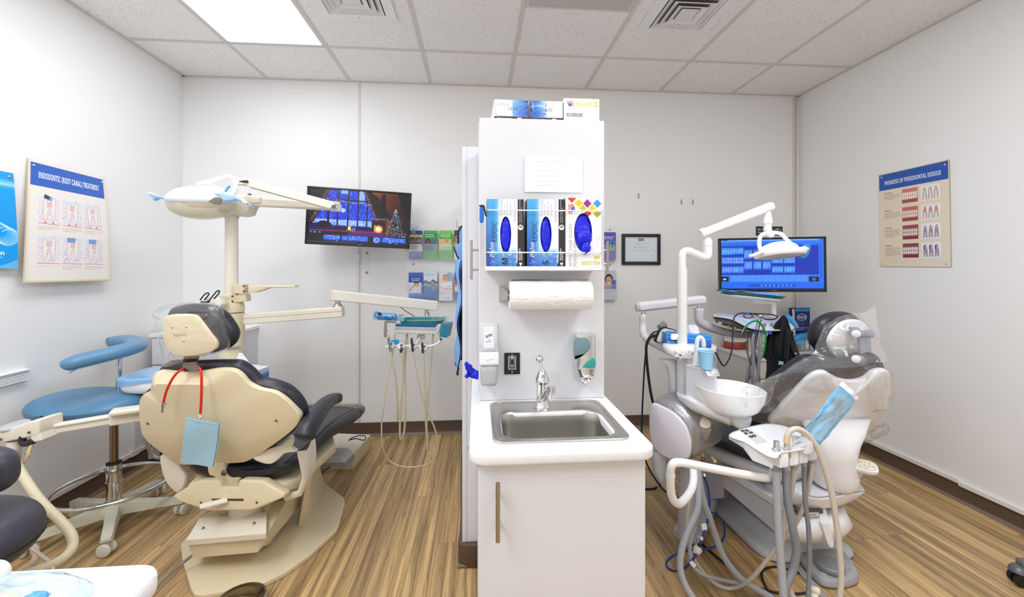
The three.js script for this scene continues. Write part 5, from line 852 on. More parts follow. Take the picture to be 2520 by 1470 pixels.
{ // root canal poster
  const tex = canvasTex(760, 1000, (c, w, h) => {
    c.fillStyle = '#f6efe6'; c.fillRect(0, 0, w, h); const g = c.createLinearGradient(0, 0, w, 0); g.addColorStop(0, 'rgba(225,205,170,0.7)'); g.addColorStop(0.06, 'rgba(245,238,230,0)'); g.addColorStop(0.94, 'rgba(245,238,230,0)'); g.addColorStop(1, 'rgba(230,212,180,0.7)'); c.fillStyle = g; c.fillRect(0, 0, w, h);
    c.fillStyle = '#2b62c6'; c.fillRect(22, 18, w - 44, 190); c.fillStyle = '#f4f4f8'; c.font = 'bold 62px sans-serif'; c.save(); c.translate(88, 140); c.scale(0.66, 1.15); c.fillText('ENDODONTIC (ROOT CANAL) TREATMENT', 0, 0, 900); c.restore();
    const r = lcg(12);
    for (let k = 0; k < 6; k++) { const x = 92 + (k % 3) * 206, y = 292 + Math.floor(k / 3) * 330; c.fillStyle = '#e3e8f6'; c.fillRect(x, y, 182, 60); c.fillStyle = '#f1dfe2'; c.beginPath(); c.roundRect(x, y + 40, 182, 34, 16); c.fill(); c.fillStyle = '#f4eef2'; c.fillRect(x, y + 64, 182, 150);
      for (let i = 0; i < 150; i++) { c.fillStyle = r() < 0.3 ? '#8a7fa8' : '#cdbfd2'; c.beginPath(); c.ellipse(x + r() * 182, y + 70 + r() * 140, 4, 2, r() * 3, 0, 7); c.fill(); }
      c.strokeStyle = '#e06a76'; c.lineWidth = 5; c.beginPath(); c.moveTo(x, y + 222); c.lineTo(x + 182, y + 226); c.stroke();
      c.fillStyle = '#f8f0ea'; c.strokeStyle = '#c99aa6'; c.lineWidth = 3; c.beginPath(); c.moveTo(x + 46, y + 20); c.bezierCurveTo(x + 30, y + 90, x + 44, y + 200, x + 58, y + 206); c.bezierCurveTo(x + 74, y + 190, x + 76, y + 100, x + 92, y + 90); c.bezierCurveTo(x + 108, y + 100, x + 108, y + 190, x + 124, y + 206); c.bezierCurveTo(x + 140, y + 190, x + 150, y + 90, x + 136, y - 4); c.lineTo(x + 116, y + 4); c.lineTo(x + 112, y + 44); c.lineTo(x + 70, y + 44); c.lineTo(x + 64, y + 20); c.closePath(); c.fill(); c.stroke();
      c.fillStyle = '#f0c3c3'; c.fillRect(x + 68, y + 46, 46, 40); if (k < 3) { c.fillStyle = '#f08a90'; c.beginPath(); c.arc(x + 58, y + 212, 10, 0, 7); c.arc(x + 124, y + 212, 10, 0, 7); c.fill(); }
      if (k === 0) { c.save(); c.translate(x + 58, y - 6); c.rotate(0.3); c.fillStyle = '#3c4466'; c.fillRect(-12, -16, 66, 34); c.fillStyle = '#8a98b8'; c.fillRect(34, -14, 22, 30); c.restore(); } if (k > 3) { c.fillStyle = '#7fa2da'; c.fillRect(x + 40, y - 4, 76, 42); }
      lines(c, x, y + 244, 170, k === 3 ? 1 : 3, 13, '#c9c2bd', r); }
    c.fillStyle = '#ead9b6'; c.fillRect(10, h - 14, w - 20, 14);
  });
  const q = [onX(69, 390, X0 + 0.004), onX(257, 439, X0 + 0.004), onX(272, 690, X0 + 0.05), onX(58, 696, X0 + 0.05)];
  const t = thing('poster', 'laminated root canal treatment poster with a blue title band', 'poster', q[3].clone().lerp(q[2], 0.5));
  sheetQuad('print', q, tex, t, 0.002, 0.006, 0.25);
  const n = V(1, 0, 0), e = part('backing', grid(6, 8, (u, v) => q[3].clone().lerp(q[2], u * 1.012 - 0.006).lerp(q[0].clone().lerp(q[1], u * 1.012 - 0.006), v * 1.01 - 0.005).addScaledVector(n, -0.002 + 0.006 * Math.sin(Math.PI * v) * (0.5 + 0.5 * u))), S(0xefe0bf, 0.4), t);
  for (const [u, v] of [[0.06, 0.955], [0.95, 0.955]]) part('pin', lathe([[0, 0.006], [0.004, 0.005], [0.006, 0.001], [0.006, 0]], q[3].clone().lerp(q[2], u).lerp(q[0].clone().lerp(q[1], u), v).add(V(0.001, 0, 0)), n, 16), M.chrome, t);
}
{ // blue aligner poster at the edge
  const tex = canvasTex(600, 800, (c, w, h) => { c.fillStyle = '#0aa4f4'; c.fillRect(0, 0, w, h); for (let i = 0; i < 7; i++) { c.strokeStyle = `rgba(255,255,255,${0.25 + 0.06 * i})`; c.lineWidth = 10; c.beginPath(); c.ellipse(440 + i * 18, 470 + 12 * i, 110 - i * 9, 70, 0.5, 3.4, 8.6); c.stroke(); } const g = c.createLinearGradient(0, 40, 0, 150); g.addColorStop(0, 'rgba(120,215,255,0)'); g.addColorStop(0.6, 'rgba(190,235,255,0.9)'); g.addColorStop(1, 'rgba(20,165,245,0)'); c.fillStyle = g; c.beginPath(); c.ellipse(500, 110, 180, 50, 0.1, 0, 7); c.fill(); c.fillStyle = '#ffffff'; c.font = 'bold 46px sans-serif'; c.fillText('invisalign', 310, 690); c.fillRect(420, 706, 90, 4); c.fillStyle = 'rgba(130,205,245,0.8)'; c.beginPath(); c.moveTo(420, h); c.quadraticCurveTo(560, 760, w, 720); c.lineTo(w, h); c.fill(); });
  const tr = onX(33, 427, X0 + 0.004), br = onX(45, 661, X0 + 0.03), q = [tr.clone().add(V(0, 0.0, 0.42)), tr, br, br.clone().add(V(-0.02, 0, 0.42))];
  const t = thing('poster', 'bright blue poster of clear aligners beside the root canal poster', 'poster', q[3].clone().lerp(q[2], 0.5));
  sheetQuad('print', q, tex, t, 0.001, 0.004, 0.3); part('back_sheet', grid(4, 8, (u, v) => q[3].clone().lerp(q[2], u).lerp(q[0].clone().lerp(q[1], u), v).add(V(-0.002 + 0.004 * Math.sin(Math.PI * v), 0, 0))), M.paper, t);
  part('pin', lathe([[0, 0.005], [0.005, 0.004], [0.006, 0]], tr.clone().add(V(0.002, -0.02, 0.02)), V(1, 0, 0), 14), M.steel, t);
}
{ // periodontal poster
  const tex = canvasTex(620, 940, (c, w, h) => {
    c.fillStyle = '#f0e3c9'; c.fillRect(0, 0, w, h); c.fillStyle = '#d9c39a'; c.fillRect(0, 0, w, 12); c.fillStyle = '#2357b4'; c.fillRect(6, 6, w - 12, 160); c.fillStyle = '#eef0f6'; c.save(); c.translate(58, 118); c.scale(0.66, 1.15); c.font = 'bold 50px sans-serif'; c.fillText('PROGRESS OF PERIODONTAL DISEASE', 0, 0, 760); c.restore();
    const r = lcg(31), tone = ['#d97f78', '#cf6d6a', '#a84648', '#8f4a4a'];
    for (let k = 0; k < 4; k++) { const y = 190 + k * 176; c.fillStyle = tone[k]; c.fillRect(226, y, 140, 136); c.fillStyle = 'rgba(120,30,40,0.5)'; c.fillRect(226, y + 96, 140, 40); for (let i = 0; i < 7; i++) for (const s of [0, 1]) { c.fillStyle = ['#f6ece2', '#f0e2d8', '#e6dcd4', '#eee6dc'][k]; c.beginPath(); c.ellipse(238 + i * 19, y + 52 + s * 34, 9, 19, 0, 0, 7); c.fill(); }
      c.fillStyle = '#faf7f2'; c.fillRect(392, y, 156, 140); c.strokeStyle = '#6a5a58'; c.lineWidth = 4; for (let i = 0; i < 3; i++) { const x = 424 + i * 46; c.fillStyle = k > 1 ? '#bcc6de' : '#f3e6dc'; c.beginPath(); c.moveTo(x - 16, y + 130); c.bezierCurveTo(x - 14, y + 80, x - 8, y + 20, x, y + 18); c.bezierCurveTo(x + 8, y + 20, x + 14, y + 80, x + 16, y + 130); c.fill(); c.stroke(); if (k > 0) { c.fillStyle = 'rgba(210,110,100,0.6)'; c.beginPath(); c.ellipse(x, y + 40 + 14 * k, 12, 20, 0, 0, 7); c.fill(); } if (k === 3) { c.fillStyle = '#3c5a9c'; c.fillRect(x - 16, y + 24, 12, 40); } }
      lines(c, 58, y + 12, 100, 1, 16, '#4a443e', r); lines(c, 58, y + 34, 140, 4 + k, 13, '#a8967a', r); }
  });
  const P = (x, y) => onX(x, y, X1 - 0.006), q = [P(2162, 432), P(2335, 393), P(2340, 657), P(2165, 656)];
  const t = thing('poster', 'laminated periodontal disease poster with four rows of teeth photographs', 'poster', q[3].clone().lerp(q[2], 0.5));
  sheetQuad('print', q, tex, t, 0.002, 0, 0.3);
  part('backing', grid(4, 4, (u, v) => q[3].clone().lerp(q[2], u * 1.01 - 0.005).lerp(q[0].clone().lerp(q[1], u * 1.01 - 0.005), v * 1.006 - 0.003).add(V(0.003, 0, 0))), S(0xdcc9a0, 0.4), t);
  for (const [u, v] of [[0.05, 0.97], [0.95, 0.96], [0.05, 0.03], [0.95, 0.03]]) part('pin', lathe([[0, 0.005], [0.004, 0.004], [0.006, 0]], q[3].clone().lerp(q[2], u).lerp(q[0].clone().lerp(q[1], u), v).add(V(-0.001, 0, 0)), V(-1, 0, 0), 16), M.chrome, t);
}
function television(label, corners, tex, mount, glow = 1.15) {          // corners TL, TR, BR, BL of the outer bezel
  const c = corners.reduce((s, p) => s.add(p), V(0, 0, 0)).divideScalar(4), X = corners[1].clone().sub(corners[0]).add(corners[2].clone().sub(corners[3])), w = X.length() / 2, Y = corners[0].clone().sub(corners[3]).add(corners[1].clone().sub(corners[2])), h = Y.length() / 2;
  const Z = X.clone().cross(Y).normalize(), m = frame(c, X, Z), t = thing('television', label, 'television', corners[3].clone().lerp(corners[2], 0.5));
  const L = (g) => g.applyMatrix4(m), bz = M.blackGloss;
  part('housing', [L(bx(V(0, 0, -0.028), w, h, 0.03, 0.006)), L(bx(V(0, -h * 0.08, -0.05), w * 0.7, h * 0.6, 0.03, 0.01))], M.black, t);
  part('bezel', [[-w / 2, -w / 2 + 0.014, -h / 2, h / 2], [w / 2 - 0.014, w / 2, -h / 2, h / 2], [-w / 2, w / 2, h / 2 - 0.014, h / 2], [-w / 2, w / 2, -h / 2, -h / 2 + 0.024]].map(([a, b, d, e]) => L(bb(a, b, d, e, -0.016, 0, 0.003))), bz, t);
  part('screen', planar(L(bb(-w / 2 + 0.012, w / 2 - 0.012, -h / 2 + 0.022, h / 2 - 0.012, -0.014, -0.006, 0)), m.clone().multiply(new THREE.Matrix4().makeTranslation(0, 0.005, 0)), w - 0.024, h - 0.034), new THREE.MeshStandardMaterial({ color: 0x050505, roughness: 0.18, emissive: 0xffffff, emissiveMap: tex, emissiveIntensity: glow }), t);
  const lt = canvasTex(128, 24, (x) => { x.fillStyle = '#141416'; x.fillRect(0, 0, 128, 24); x.fillStyle = '#b8b8c0'; x.font = 'bold italic 18px sans-serif'; x.fillText('SANSUI', 24, 19, 80); });
  part('badge', planar(L(bx(V(0.015, -h / 2 + 0.012, 0.0005), 0.05, 0.009, 0.001, 0)), m.clone().multiply(new THREE.Matrix4().makeTranslation(0.015, -h / 2 + 0.012, 0)), 0.05, 0.009), S(0xffffff, 0.4, 0, { map: lt }), t);
  part('wall_mount', mount(m), M.black, t);
  const l = new THREE.RectAreaLight(new THREE.Color(0.25, 0.4, 1), 0.5, w - 0.05, h - 0.06); l.name = 'screen_light'; l.applyMatrix4(m.clone().multiply(new THREE.Matrix4().makeTranslation(0, 0, 0.004)).multiply(new THREE.Matrix4().makeRotationY(Math.PI))); t.attach(l);
  return t;
}
{
  const tex = canvasTex(1024, 580, (c, w, h) => {
    c.fillStyle = '#0c0710'; c.fillRect(0, 0, w, h); const r = lcg(77);
    // window wall
    c.save(); c.beginPath(); c.moveTo(215, 0); c.lineTo(560, 0); c.lineTo(690, 360); c.lineTo(680, 420); c.lineTo(50, 420); c.lineTo(50, 330); c.closePath(); c.fillStyle = '#0a2cc8'; c.fill(); c.clip();
    for (let i = 0; i < 900; i++) { c.fillStyle = ['#1d4ef0', '#0622a0', '#4f86ff', '#8fb4ff', '#04146e'][Math.floor(r() * 5)]; c.globalAlpha = 0.6; c.fillRect(40 + r() * 660, r() * 400, 2 + r() * 5, 6 + r() * 34); }
    c.globalAlpha = 1; for (let k = 0; k < 9; k++) { const x = 70 + k * 75 + r() * 20, y = 90 + r() * 120; c.fillStyle = 'rgba(120,170,255,0.55)'; for (let i = 0; i < 26; i++) { c.beginPath(); c.moveTo(x, y + i * 10); c.lineTo(x + (r() - 0.5) * (10 + i * 4), y + i * 10 + 10); c.lineTo(x + (r() - 0.5) * 10, y + i * 10 + 6); c.fill(); } }
    c.fillStyle = '#8fb0ff'; c.fillRect(40, 330, 660, 60); for (let i = 0; i < 120; i++) { c.fillStyle = r() < 0.5 ? '#cfe0ff' : '#2a58e8'; c.fillRect(40 + r() * 660, 320 + r() * 80, 20 * r(), 7); }
    c.fillStyle = 'rgba(150,185,255,0.9)'; c.fillRect(500, 0, 60, 130); c.fillRect(320, 0, 70, 40); c.fillStyle = '#a8c4ff'; c.beginPath(); c.arc(345, 225, 24, 0, 7); c.fill(); c.restore();
    // frames and beams
    c.fillStyle = '#1a0a08'; for (const x of [286, 388, 488, 582]) c.fillRect(x, 0, 14, 400); c.fillRect(190, 240, 20, 180); c.fillRect(180, 105, 460, 16); c.fillStyle = '#3a1d12'; c.beginPath(); c.moveTo(170, 0); c.lineTo(214, 0); c.lineTo(60, 370); c.lineTo(20, 360); c.fill(); c.fillStyle = '#2a120c'; c.beginPath(); c.moveTo(540, 0); c.lineTo(580, 0); c.lineTo(720, 340); c.lineTo(690, 350); c.fill();
    const g = c.createLinearGradient(620, 0, 900, 260); g.addColorStop(0, '#8a4420'); g.addColorStop(0.5, '#5a2410'); g.addColorStop(1, '#2a0e06'); c.fillStyle = g; c.beginPath(); c.moveTo(620, 0); c.lineTo(900, 0); c.lineTo(985, 330); c.lineTo(900, 360); c.lineTo(700, 60); c.fill(); c.strokeStyle = 'rgba(20,6,2,0.8)'; c.lineWidth = 4; for (let i = 0; i < 8; i++) { c.beginPath(); c.moveTo(640 + i * 20, i * 34); c.lineTo(960, 6 + i * 40); c.stroke(); }
    c.fillStyle = '#060305'; c.fillRect(730, 20, 46, 300); c.beginPath(); c.moveTo(900, 0); c.lineTo(w, 0); c.lineTo(w, 300); c.fill();
    const spark = (x, y, n, sx, sy, cols) => { for (let i = 0; i < n; i++) { c.fillStyle = cols[Math.floor(r() * cols.length)]; c.globalAlpha = 0.5 + 0.5 * r(); c.beginPath(); c.arc(x + (r() - 0.5) * sx, y + (r() - 0.5) * sy, 1.2 + 2.2 * r(), 0, 7); c.fill(); } c.globalAlpha = 1; };
    for (let i = 0; i < 46; i++) { spark(180 + i * 10, 112 + i * 0.8, 5, 14, 24, ['#e8e2ff', '#ffe6b0', '#9aa0ff', '#1a1020']); spark(190 - i * 3.6, i * 8, 3, 26, 14, ['#ffd9a0', '#caa8ff', '#5a3a30']); spark(556 + i * 3.2, i * 7.6, 3, 24, 12, ['#ffd2b0', '#d8b8ff', '#6a4030']); }
    // fireplace
    c.fillStyle = '#2a1210'; c.fillRect(640, 310, 150, 170); c.fillStyle = '#6a3a1a'; c.fillRect(790, 300, 40, 170); c.fillStyle = '#0a0404'; c.fillRect(662, 340, 110, 120); const fg = c.createRadialGradient(712, 420, 4, 712, 410, 60); fg.addColorStop(0, '#fff6c0'); fg.addColorStop(0.3, '#ffd070'); fg.addColorStop(0.7, '#c05a18'); fg.addColorStop(1, 'rgba(40,10,4,0)'); c.fillStyle = fg; c.fillRect(662, 350, 110, 110); c.fillStyle = '#c8f4ff'; c.fillRect(690, 388, 40, 40); c.fillStyle = '#f0a830'; c.fillRect(668, 368, 12, 76);
    spark(720, 300, 60, 180, 24, ['#e8d8ff', '#ffe0c0', '#b08aff']);
    // tree
    c.fillStyle = '#05060c'; c.beginPath(); c.moveTo(880, 170); c.lineTo(1000, 500); c.lineTo(800, 500); c.fill(); for (let i = 0; i < 420; i++) { const v = r(), x = 884 + (r() - 0.5) * (20 + v * 190); spark(x, 180 + v * 310, 1, 2, 2, ['#ffffff', '#cfdcff', '#ffe8c8', '#86a0ff']); }
    // sofa, table, purple floor
    c.fillStyle = '#1a1a52'; c.beginPath(); c.moveTo(10, 400); c.quadraticCurveTo(110, 340, 250, 400); c.lineTo(270, 470); c.lineTo(10, 470); c.fill(); c.fillStyle = '#2a1020'; c.beginPath(); c.ellipse(170, 390, 70, 40, 0.2, 0, 7); c.fill(); c.fillStyle = '#1c1030'; c.fillRect(260, 400, 400, 60);
    c.fillStyle = '#3a1e6a'; c.beginPath(); c.moveTo(420, 430); c.lineTo(600, 430); c.lineTo(900, 500); c.lineTo(400, 500); c.fill(); spark(435, 428, 70, 90, 40, ['#fff2b0', '#ffd060', '#d8fff0']); c.fillStyle = '#ffdc70'; c.fillRect(402, 396, 26, 44);
    c.fillStyle = '#d8123c'; c.fillRect(20, 452, 980, 5); c.fillStyle = '#ff1430'; c.beginPath(); c.arc(1000, 455, 7, 0, 7); c.fill(); c.fillStyle = '#3a8cf0'; c.fillRect(28, 470, 16, 16); c.fillRect(62, 470, 20, 16); c.fillRect(110, 472, 26, 10); for (const x of [920, 950, 982]) c.fillRect(x, 474, 16, 14);
    // preview strip
    const th = (x, ww) => { c.fillStyle = '#101a5a'; c.fillRect(x, 500, ww, 74); c.fillStyle = '#3a66e0'; c.fillRect(x + 4, 504, ww - 8, 50); for (let i = 0; i < 26; i++) { c.fillStyle = r() < 0.5 ? '#9ab8ff' : '#142c9a'; c.fillRect(x + 4 + r() * (ww - 24), 504 + r() * 64, 16, 6); } }; th(160, 170); th(340, 270); th(660, 80); th(750, 250); c.strokeStyle = '#a8c8e8'; c.lineWidth = 6; c.beginPath(); c.arc(694, 536, 24, 0, 7); c.stroke();
  });
  const z = -0.02, q = [at(749, 457, 2.99), at(1011, 475, 3.12), at(1009, 613, 3.12), at(756, 600, 2.99)];
  television('wall television showing a night time log cabin with a fireplace', q, tex, (m) => [bx(V(0, 0, 0), 0.2, 0.2, 0.02, 0.004).applyMatrix4(m.clone().multiply(new THREE.Matrix4().makeTranslation(0, 0, -0.07))), beam(V(0, 0, -0.07).applyMatrix4(m), V(onZ(884, 540, ZB).x, onZ(884, 540, ZB).y, ZB + 0.02), 0.06, 0.08, 0.006), bx(V(onZ(884, 540, ZB).x, onZ(884, 540, ZB).y, ZB + 0.012), 0.1, 0.22, 0.02, 0.004)]);
  // cable raceway and old bracket under it
  const rc = thing('cable_raceway', 'white cable cover running down the wall from the log cabin television', 'cable cover', onZ(884, 640, ZB));
  const xx = onZ(883, 640, ZB).x; part('channel', bb(xx - 0.009, xx + 0.007, onZ(884, 1035, ZB).y, onZ(884, 612, ZB).y, ZB + 0.006, ZB + 0.018, 0.002), M.wall, rc); part('coupler', bb(xx - 0.012, xx + 0.010, onZ(884, 640, ZB).y, onZ(884, 622, ZB).y, ZB + 0.006, ZB + 0.021, 0.002), M.white, rc); part('coupler_mark', bb(xx - 0.012, xx + 0.006, onZ(884, 625, ZB).y, onZ(884, 624, ZB).y, ZB + 0.02, ZB + 0.0215, 0), M.greyDark, rc);
  const ob = thing('wall_plate', 'small white plate with two brass screws left on the wall under the log cabin television', 'wall plate', onZ(902, 670, ZB));
  const x2 = onZ(903, 640, ZB).x; part('plate', bb(x2 - 0.014, x2 + 0.014, onZ(903, 676, ZB).y, onZ(903, 618, ZB).y, ZB, ZB + 0.003, 0.001), M.wallPaint, ob); for (const y of [623, 671]) part('screw', lathe([[0, 0.008], [0.008, 0.006], [0.01, 0]], V(x2, onZ(903, y, ZB).y, ZB + 0.003), V(0, 0, 1), 12), S(0xa89a7e, 0.5, 0.3), ob);
}
{
  const tex = canvasTex(1024, 560, (c, w, h) => {
    c.fillStyle = '#0430b0'; c.fillRect(0, 0, w, h); const g = c.createLinearGradient(0, 0, 0, 70); g.addColorStop(0, '#3c86f8'); g.addColorStop(1, '#1a66f0'); c.fillStyle = g; c.fillRect(0, 0, w, 72); c.fillStyle = '#6aa6ff'; c.fillRect(0, 0, w, 18);
    const r = lcg(5); c.fillStyle = '#2050b0'; for (let i = 0; i < 24; i++) c.fillRect(24 + i * 26, 48, 14, 14); for (let i = 0; i < 12; i++) c.fillRect(30 + i * 60, 26, 36, 5); c.fillRect(10, 4, 60, 8);
    c.fillStyle = '#1e6cf2'; c.fillRect(972, 0, 52, h); c.fillStyle = '#0d3fa8'; for (let i = 0; i < 16; i++) c.fillRect(986, 70 + i * 24, 16, 12);
    const film = (x, y, ww, hh, kind, ang = 0) => { c.fillStyle = '#3f7cf0'; c.fillRect(x - 3, y - 3, ww + 6, hh + 6); c.fillStyle = '#1b4cc4'; c.fillRect(x, y, ww, hh); const n = 4; for (let i = 0; i < n; i++) { const cx = x + (i + 0.5) * ww / n; c.fillStyle = `rgba(${70 + r() * 50},${140 + r() * 50},255,0.95)`; c.beginPath(); if (kind === 1) { c.ellipse(cx, y + hh * 0.28, ww / n * 0.5, hh * 0.22, 0, 0, 7); c.ellipse(cx, y + hh * 0.74, ww / n * 0.5, hh * 0.22, 0, 0, 7); } else { c.ellipse(cx, y + hh * 0.5, ww / n * 0.48, hh * 0.47, 0.08, 0, 7); } c.fill(); } c.fillStyle = 'rgba(90,150,255,0.35)'; c.fillRect(x, kind === 2 ? y : y + hh * 0.5, ww, hh * 0.5); };
    for (const [x, y, k] of [[12, 96, 0], [124, 92, 0], [12, 200, 1], [124, 200, 1], [12, 308, 2], [124, 308, 2], [518, 308, 2], [636, 308, 2], [518, 200, 1], [636, 200, 1], [518, 92, 0], [636, 92, 0]]) film(x, y, 104, 70, k); for (const x of [240, 334, 428]) { film(x, 250, 74, 90, 2); film(x, 116, 74, 100, 0); }
    c.strokeStyle = '#40c8e0'; c.lineWidth = 3; c.strokeRect(10, 94, 108, 74);
    c.fillStyle = '#2f78f4'; c.fillRect(0, 402, 972, 86); c.fillStyle = '#4a8cfa'; for (let i = 0; i < 12; i++) c.fillRect(100 + i * 64, 408, 58, 70); c.fillStyle = '#061238'; c.fillRect(4, 420, 74, 58); c.fillRect(876, 424, 96, 56); c.fillStyle = '#7ae8d8'; c.beginPath(); c.ellipse(36, 452, 18, 10, -0.3, 0, 7); c.fill(); c.fillStyle = '#2a5cc8'; c.fillRect(908, 436, 34, 34);
    c.fillStyle = '#1464f0'; c.fillRect(0, 490, w, 70); c.fillStyle = '#0a4ac8'; c.fillRect(280, 510, 460, 30); c.fillStyle = '#5aa0ff'; for (let i = 0; i < 8; i++) c.fillRect(400 + i * 42, 516, 18, 16);
  });
  const q = [at(1770, 588, 3.02), at(2036, 581, 2.9), at(2033, 720, 2.9), at(1771, 718, 3.02)];
  television('wall television showing blue dental x-ray images', q, tex, (m) => [bx(V(0, 0, 0), 0.2, 0.2, 0.02, 0.004).applyMatrix4(m.clone().multiply(new THREE.Matrix4().makeTranslation(0, 0, -0.07))), beam(V(0, 0, -0.07).applyMatrix4(m), V(2.3, q[0].y - 0.18, ZB + 0.02), 0.05, 0.06, 0.006), bx(V(2.3, q[0].y - 0.18, ZB + 0.012), 0.1, 0.22, 0.02, 0.004)], 1.05);
}
// ---------- brochures ----------
{
  const rack = (label, x0, x1, y0, y1, cols, rows, pins) => {
    const a = onZ(x0, y1, ZB), b = onZ(x1, y0, ZB), t = thing('brochure_rack', label, 'brochure rack', V((a.x + b.x) / 2, a.y, ZB), null);
    part('back_sheet', bb(a.x, b.x, a.y, b.y, ZB + 0.004, ZB + 0.007, 0.0008), M.acrylic, t);
    for (const [c0, c1, r1] of rows) { const p = onZ(c0, r1, ZB + 0.05), q = onZ(c1, r1 - 40, ZB + 0.05); part('pocket', [bb(p.x, q.x, p.y - 0.002, q.y, ZB + 0.047, ZB + 0.049, 0.0005), bb(p.x, q.x, p.y - 0.004, p.y - 0.0015, ZB + 0.008, ZB + 0.049, 0.0005), bb(p.x - 0.001, p.x + 0.001, p.y, q.y, ZB + 0.008, ZB + 0.047, 0.0003), bb(q.x - 0.001, q.x + 0.001, p.y, q.y, ZB + 0.008, ZB + 0.047, 0.0003)], M.acrylic, t); }
    for (const [x, y] of pins) part('screw', lathe([[0, 0.005], [0.006, 0.004], [0.008, 0]], onZ(x, y, ZB + 0.007), V(0, 0, 1), 14), M.steel, t);
  };
  rack('clear acrylic brochure rack beside the log cabin television', 1000, 1166, 555, 743, 4, [[1005, 1041, 641], [1042, 1078, 641], [1079, 1115, 641], [1117, 1152, 641], [1005, 1041, 740], [1042, 1078, 740], [1079, 1115, 740], [1117, 1152, 740]], [[1018, 562], [1017, 651], [1141, 651]]);
  rack('clear acrylic brochure rack beside the framed certificate', 1440, 1518, 558, 742, 2, [[1484, 1517, 642], [1484, 1517, 740]], [[1501, 565], [1501, 652]]);
  const face = (c, x, y, s, skin, hair, shirt) => { c.fillStyle = shirt; c.beginPath(); c.ellipse(x, y + s * 2.1, s * 1.7, s * 1.1, 0, 0, 7); c.fill(); c.fillStyle = hair; c.beginPath(); c.ellipse(x, y - s * 0.15, s * 0.95, s * 1.15, 0, 0, 7); c.fill(); c.fillStyle = skin; c.beginPath(); c.ellipse(x, y + s * 0.15, s * 0.72, s * 0.95, 0, 0, 7); c.fill(); c.fillStyle = '#5a3a2a'; c.fillRect(x - s * 0.4, y - s * 0.05, s * 0.22, s * 0.12); c.fillRect(x + s * 0.18, y - s * 0.05, s * 0.22, s * 0.12); c.fillStyle = '#fff'; c.beginPath(); c.ellipse(x, y + s * 0.6, s * 0.3, s * 0.12, 0, 0, 7); c.fill(); };
  const B = (label, px, draw) => {
    const z0 = ZB + 0.034, a = onZ(px[0], px[3], z0), b = onZ(px[2], px[1], z0), w = b.x - a.x, h = b.y - a.y, t = thing('brochure', label, 'brochure', V((a.x + b.x) / 2, a.y, z0), 'brochures in the acrylic wall racks');
    const m = new THREE.Matrix4().makeTranslation((a.x + b.x) / 2, (a.y + b.y) / 2, z0);
    part('cover', planar(bb(a.x + 0.002, b.x - 0.002, a.y, b.y, z0, z0 + 0.0012, 0), m, w, h), S(0xffffff, 0.35, 0, { map: canvasTex(180, 360, (c) => { c.fillStyle = '#f6f6f8'; c.fillRect(0, 0, 180, 360); draw(c); }) }), t);
    part('pages', bb(a.x + 0.002, b.x - 0.002, a.y, b.y - 0.002, z0 - 0.006, z0 - 0.0002, 0), M.paper, t);
  };
  const tx = (c, s, x, y, f, col, mw) => { c.fillStyle = col; c.font = f; c.fillText(s, x, y, mw); };
  B('blue and yellow health plan brochure in the upper row beside the television', [1006, 568, 1040, 639], (c) => { c.fillStyle = '#1c50b0'; c.fillRect(0, 0, 180, 50); tx(c, 'TUFTS', 30, 26, 'bold 22px sans-serif', '#fff', 80); tx(c, 'Health Plan', 30, 44, '14px sans-serif', '#fff', 80); c.fillStyle = '#f2d21c'; c.fillRect(0, 50, 180, 24); c.fillStyle = '#8a96a8'; c.fillRect(0, 80, 180, 120); face(c, 50, 120, 30, '#a87858', '#3a3430', '#40506a'); face(c, 125, 116, 30, '#c09070', '#4a4038', '#6a4a5a'); c.fillStyle = '#f0f0f4'; c.fillRect(0, 165, 165, 80); lines(c, 14, 180, 130, 4, 14, '#b0b4c0', lcg(3)); c.fillStyle = '#1a4aa8'; c.fillRect(0, 260, 180, 100); tx(c, 'Better Care at No Cost', 12, 284, 'bold 15px sans-serif', '#fff', 156); lines(c, 12, 292, 150, 3, 13, '#9ab8e8', lcg(8)); c.fillStyle = '#f0d040'; c.beginPath(); c.moveTo(24, 348); c.lineTo(36, 330); c.lineTo(48, 348); c.fill(); });
  B('dark green Periodontal Maintenance brochure with a laughing man', [1042, 568, 1077, 639], (c) => { c.fillStyle = '#1fa23c'; c.fillRect(0, 0, 180, 360); c.fillStyle = '#46b85c'; c.fillRect(0, 0, 180, 34); tx(c, 'Periodontal', 22, 58, 'bold 22px sans-serif', '#fff', 110); tx(c, 'Maintenance', 22, 82, 'bold 22px sans-serif', '#fff', 120); c.fillStyle = '#5f7894'; c.fillRect(0, 105, 158, 140); face(c, 62, 146, 34, '#8a5c40', '#2a201c', '#3a4a66'); tx(c, 'American Dental Association', 30, 340, '12px sans-serif', '#d8f4dc', 120); });
  B('light green Healthy Mouth brochure with a man in a yellow shirt', [1080, 568, 1115, 639], (c) => { c.fillStyle = '#3eb52c'; c.fillRect(0, 0, 180, 360); c.fillStyle = '#7acc62'; c.fillRect(0, 0, 180, 40); tx(c, 'Healthy Mouth,', 20, 58, 'bold 20px sans-serif', '#fff', 130); tx(c, 'Healthy Body', 20, 80, 'bold 20px sans-serif', '#fff', 120); c.fillStyle = '#e2c690'; c.fillRect(0, 105, 158, 140); face(c, 98, 128, 28, '#d89a70', '#c8b088', '#d8dc40'); c.fillStyle = '#8cc8e8'; c.fillRect(46, 200, 96, 40); tx(c, 'American Dental Association', 22, 340, '12px sans-serif', '#e4f8dc', 130); });
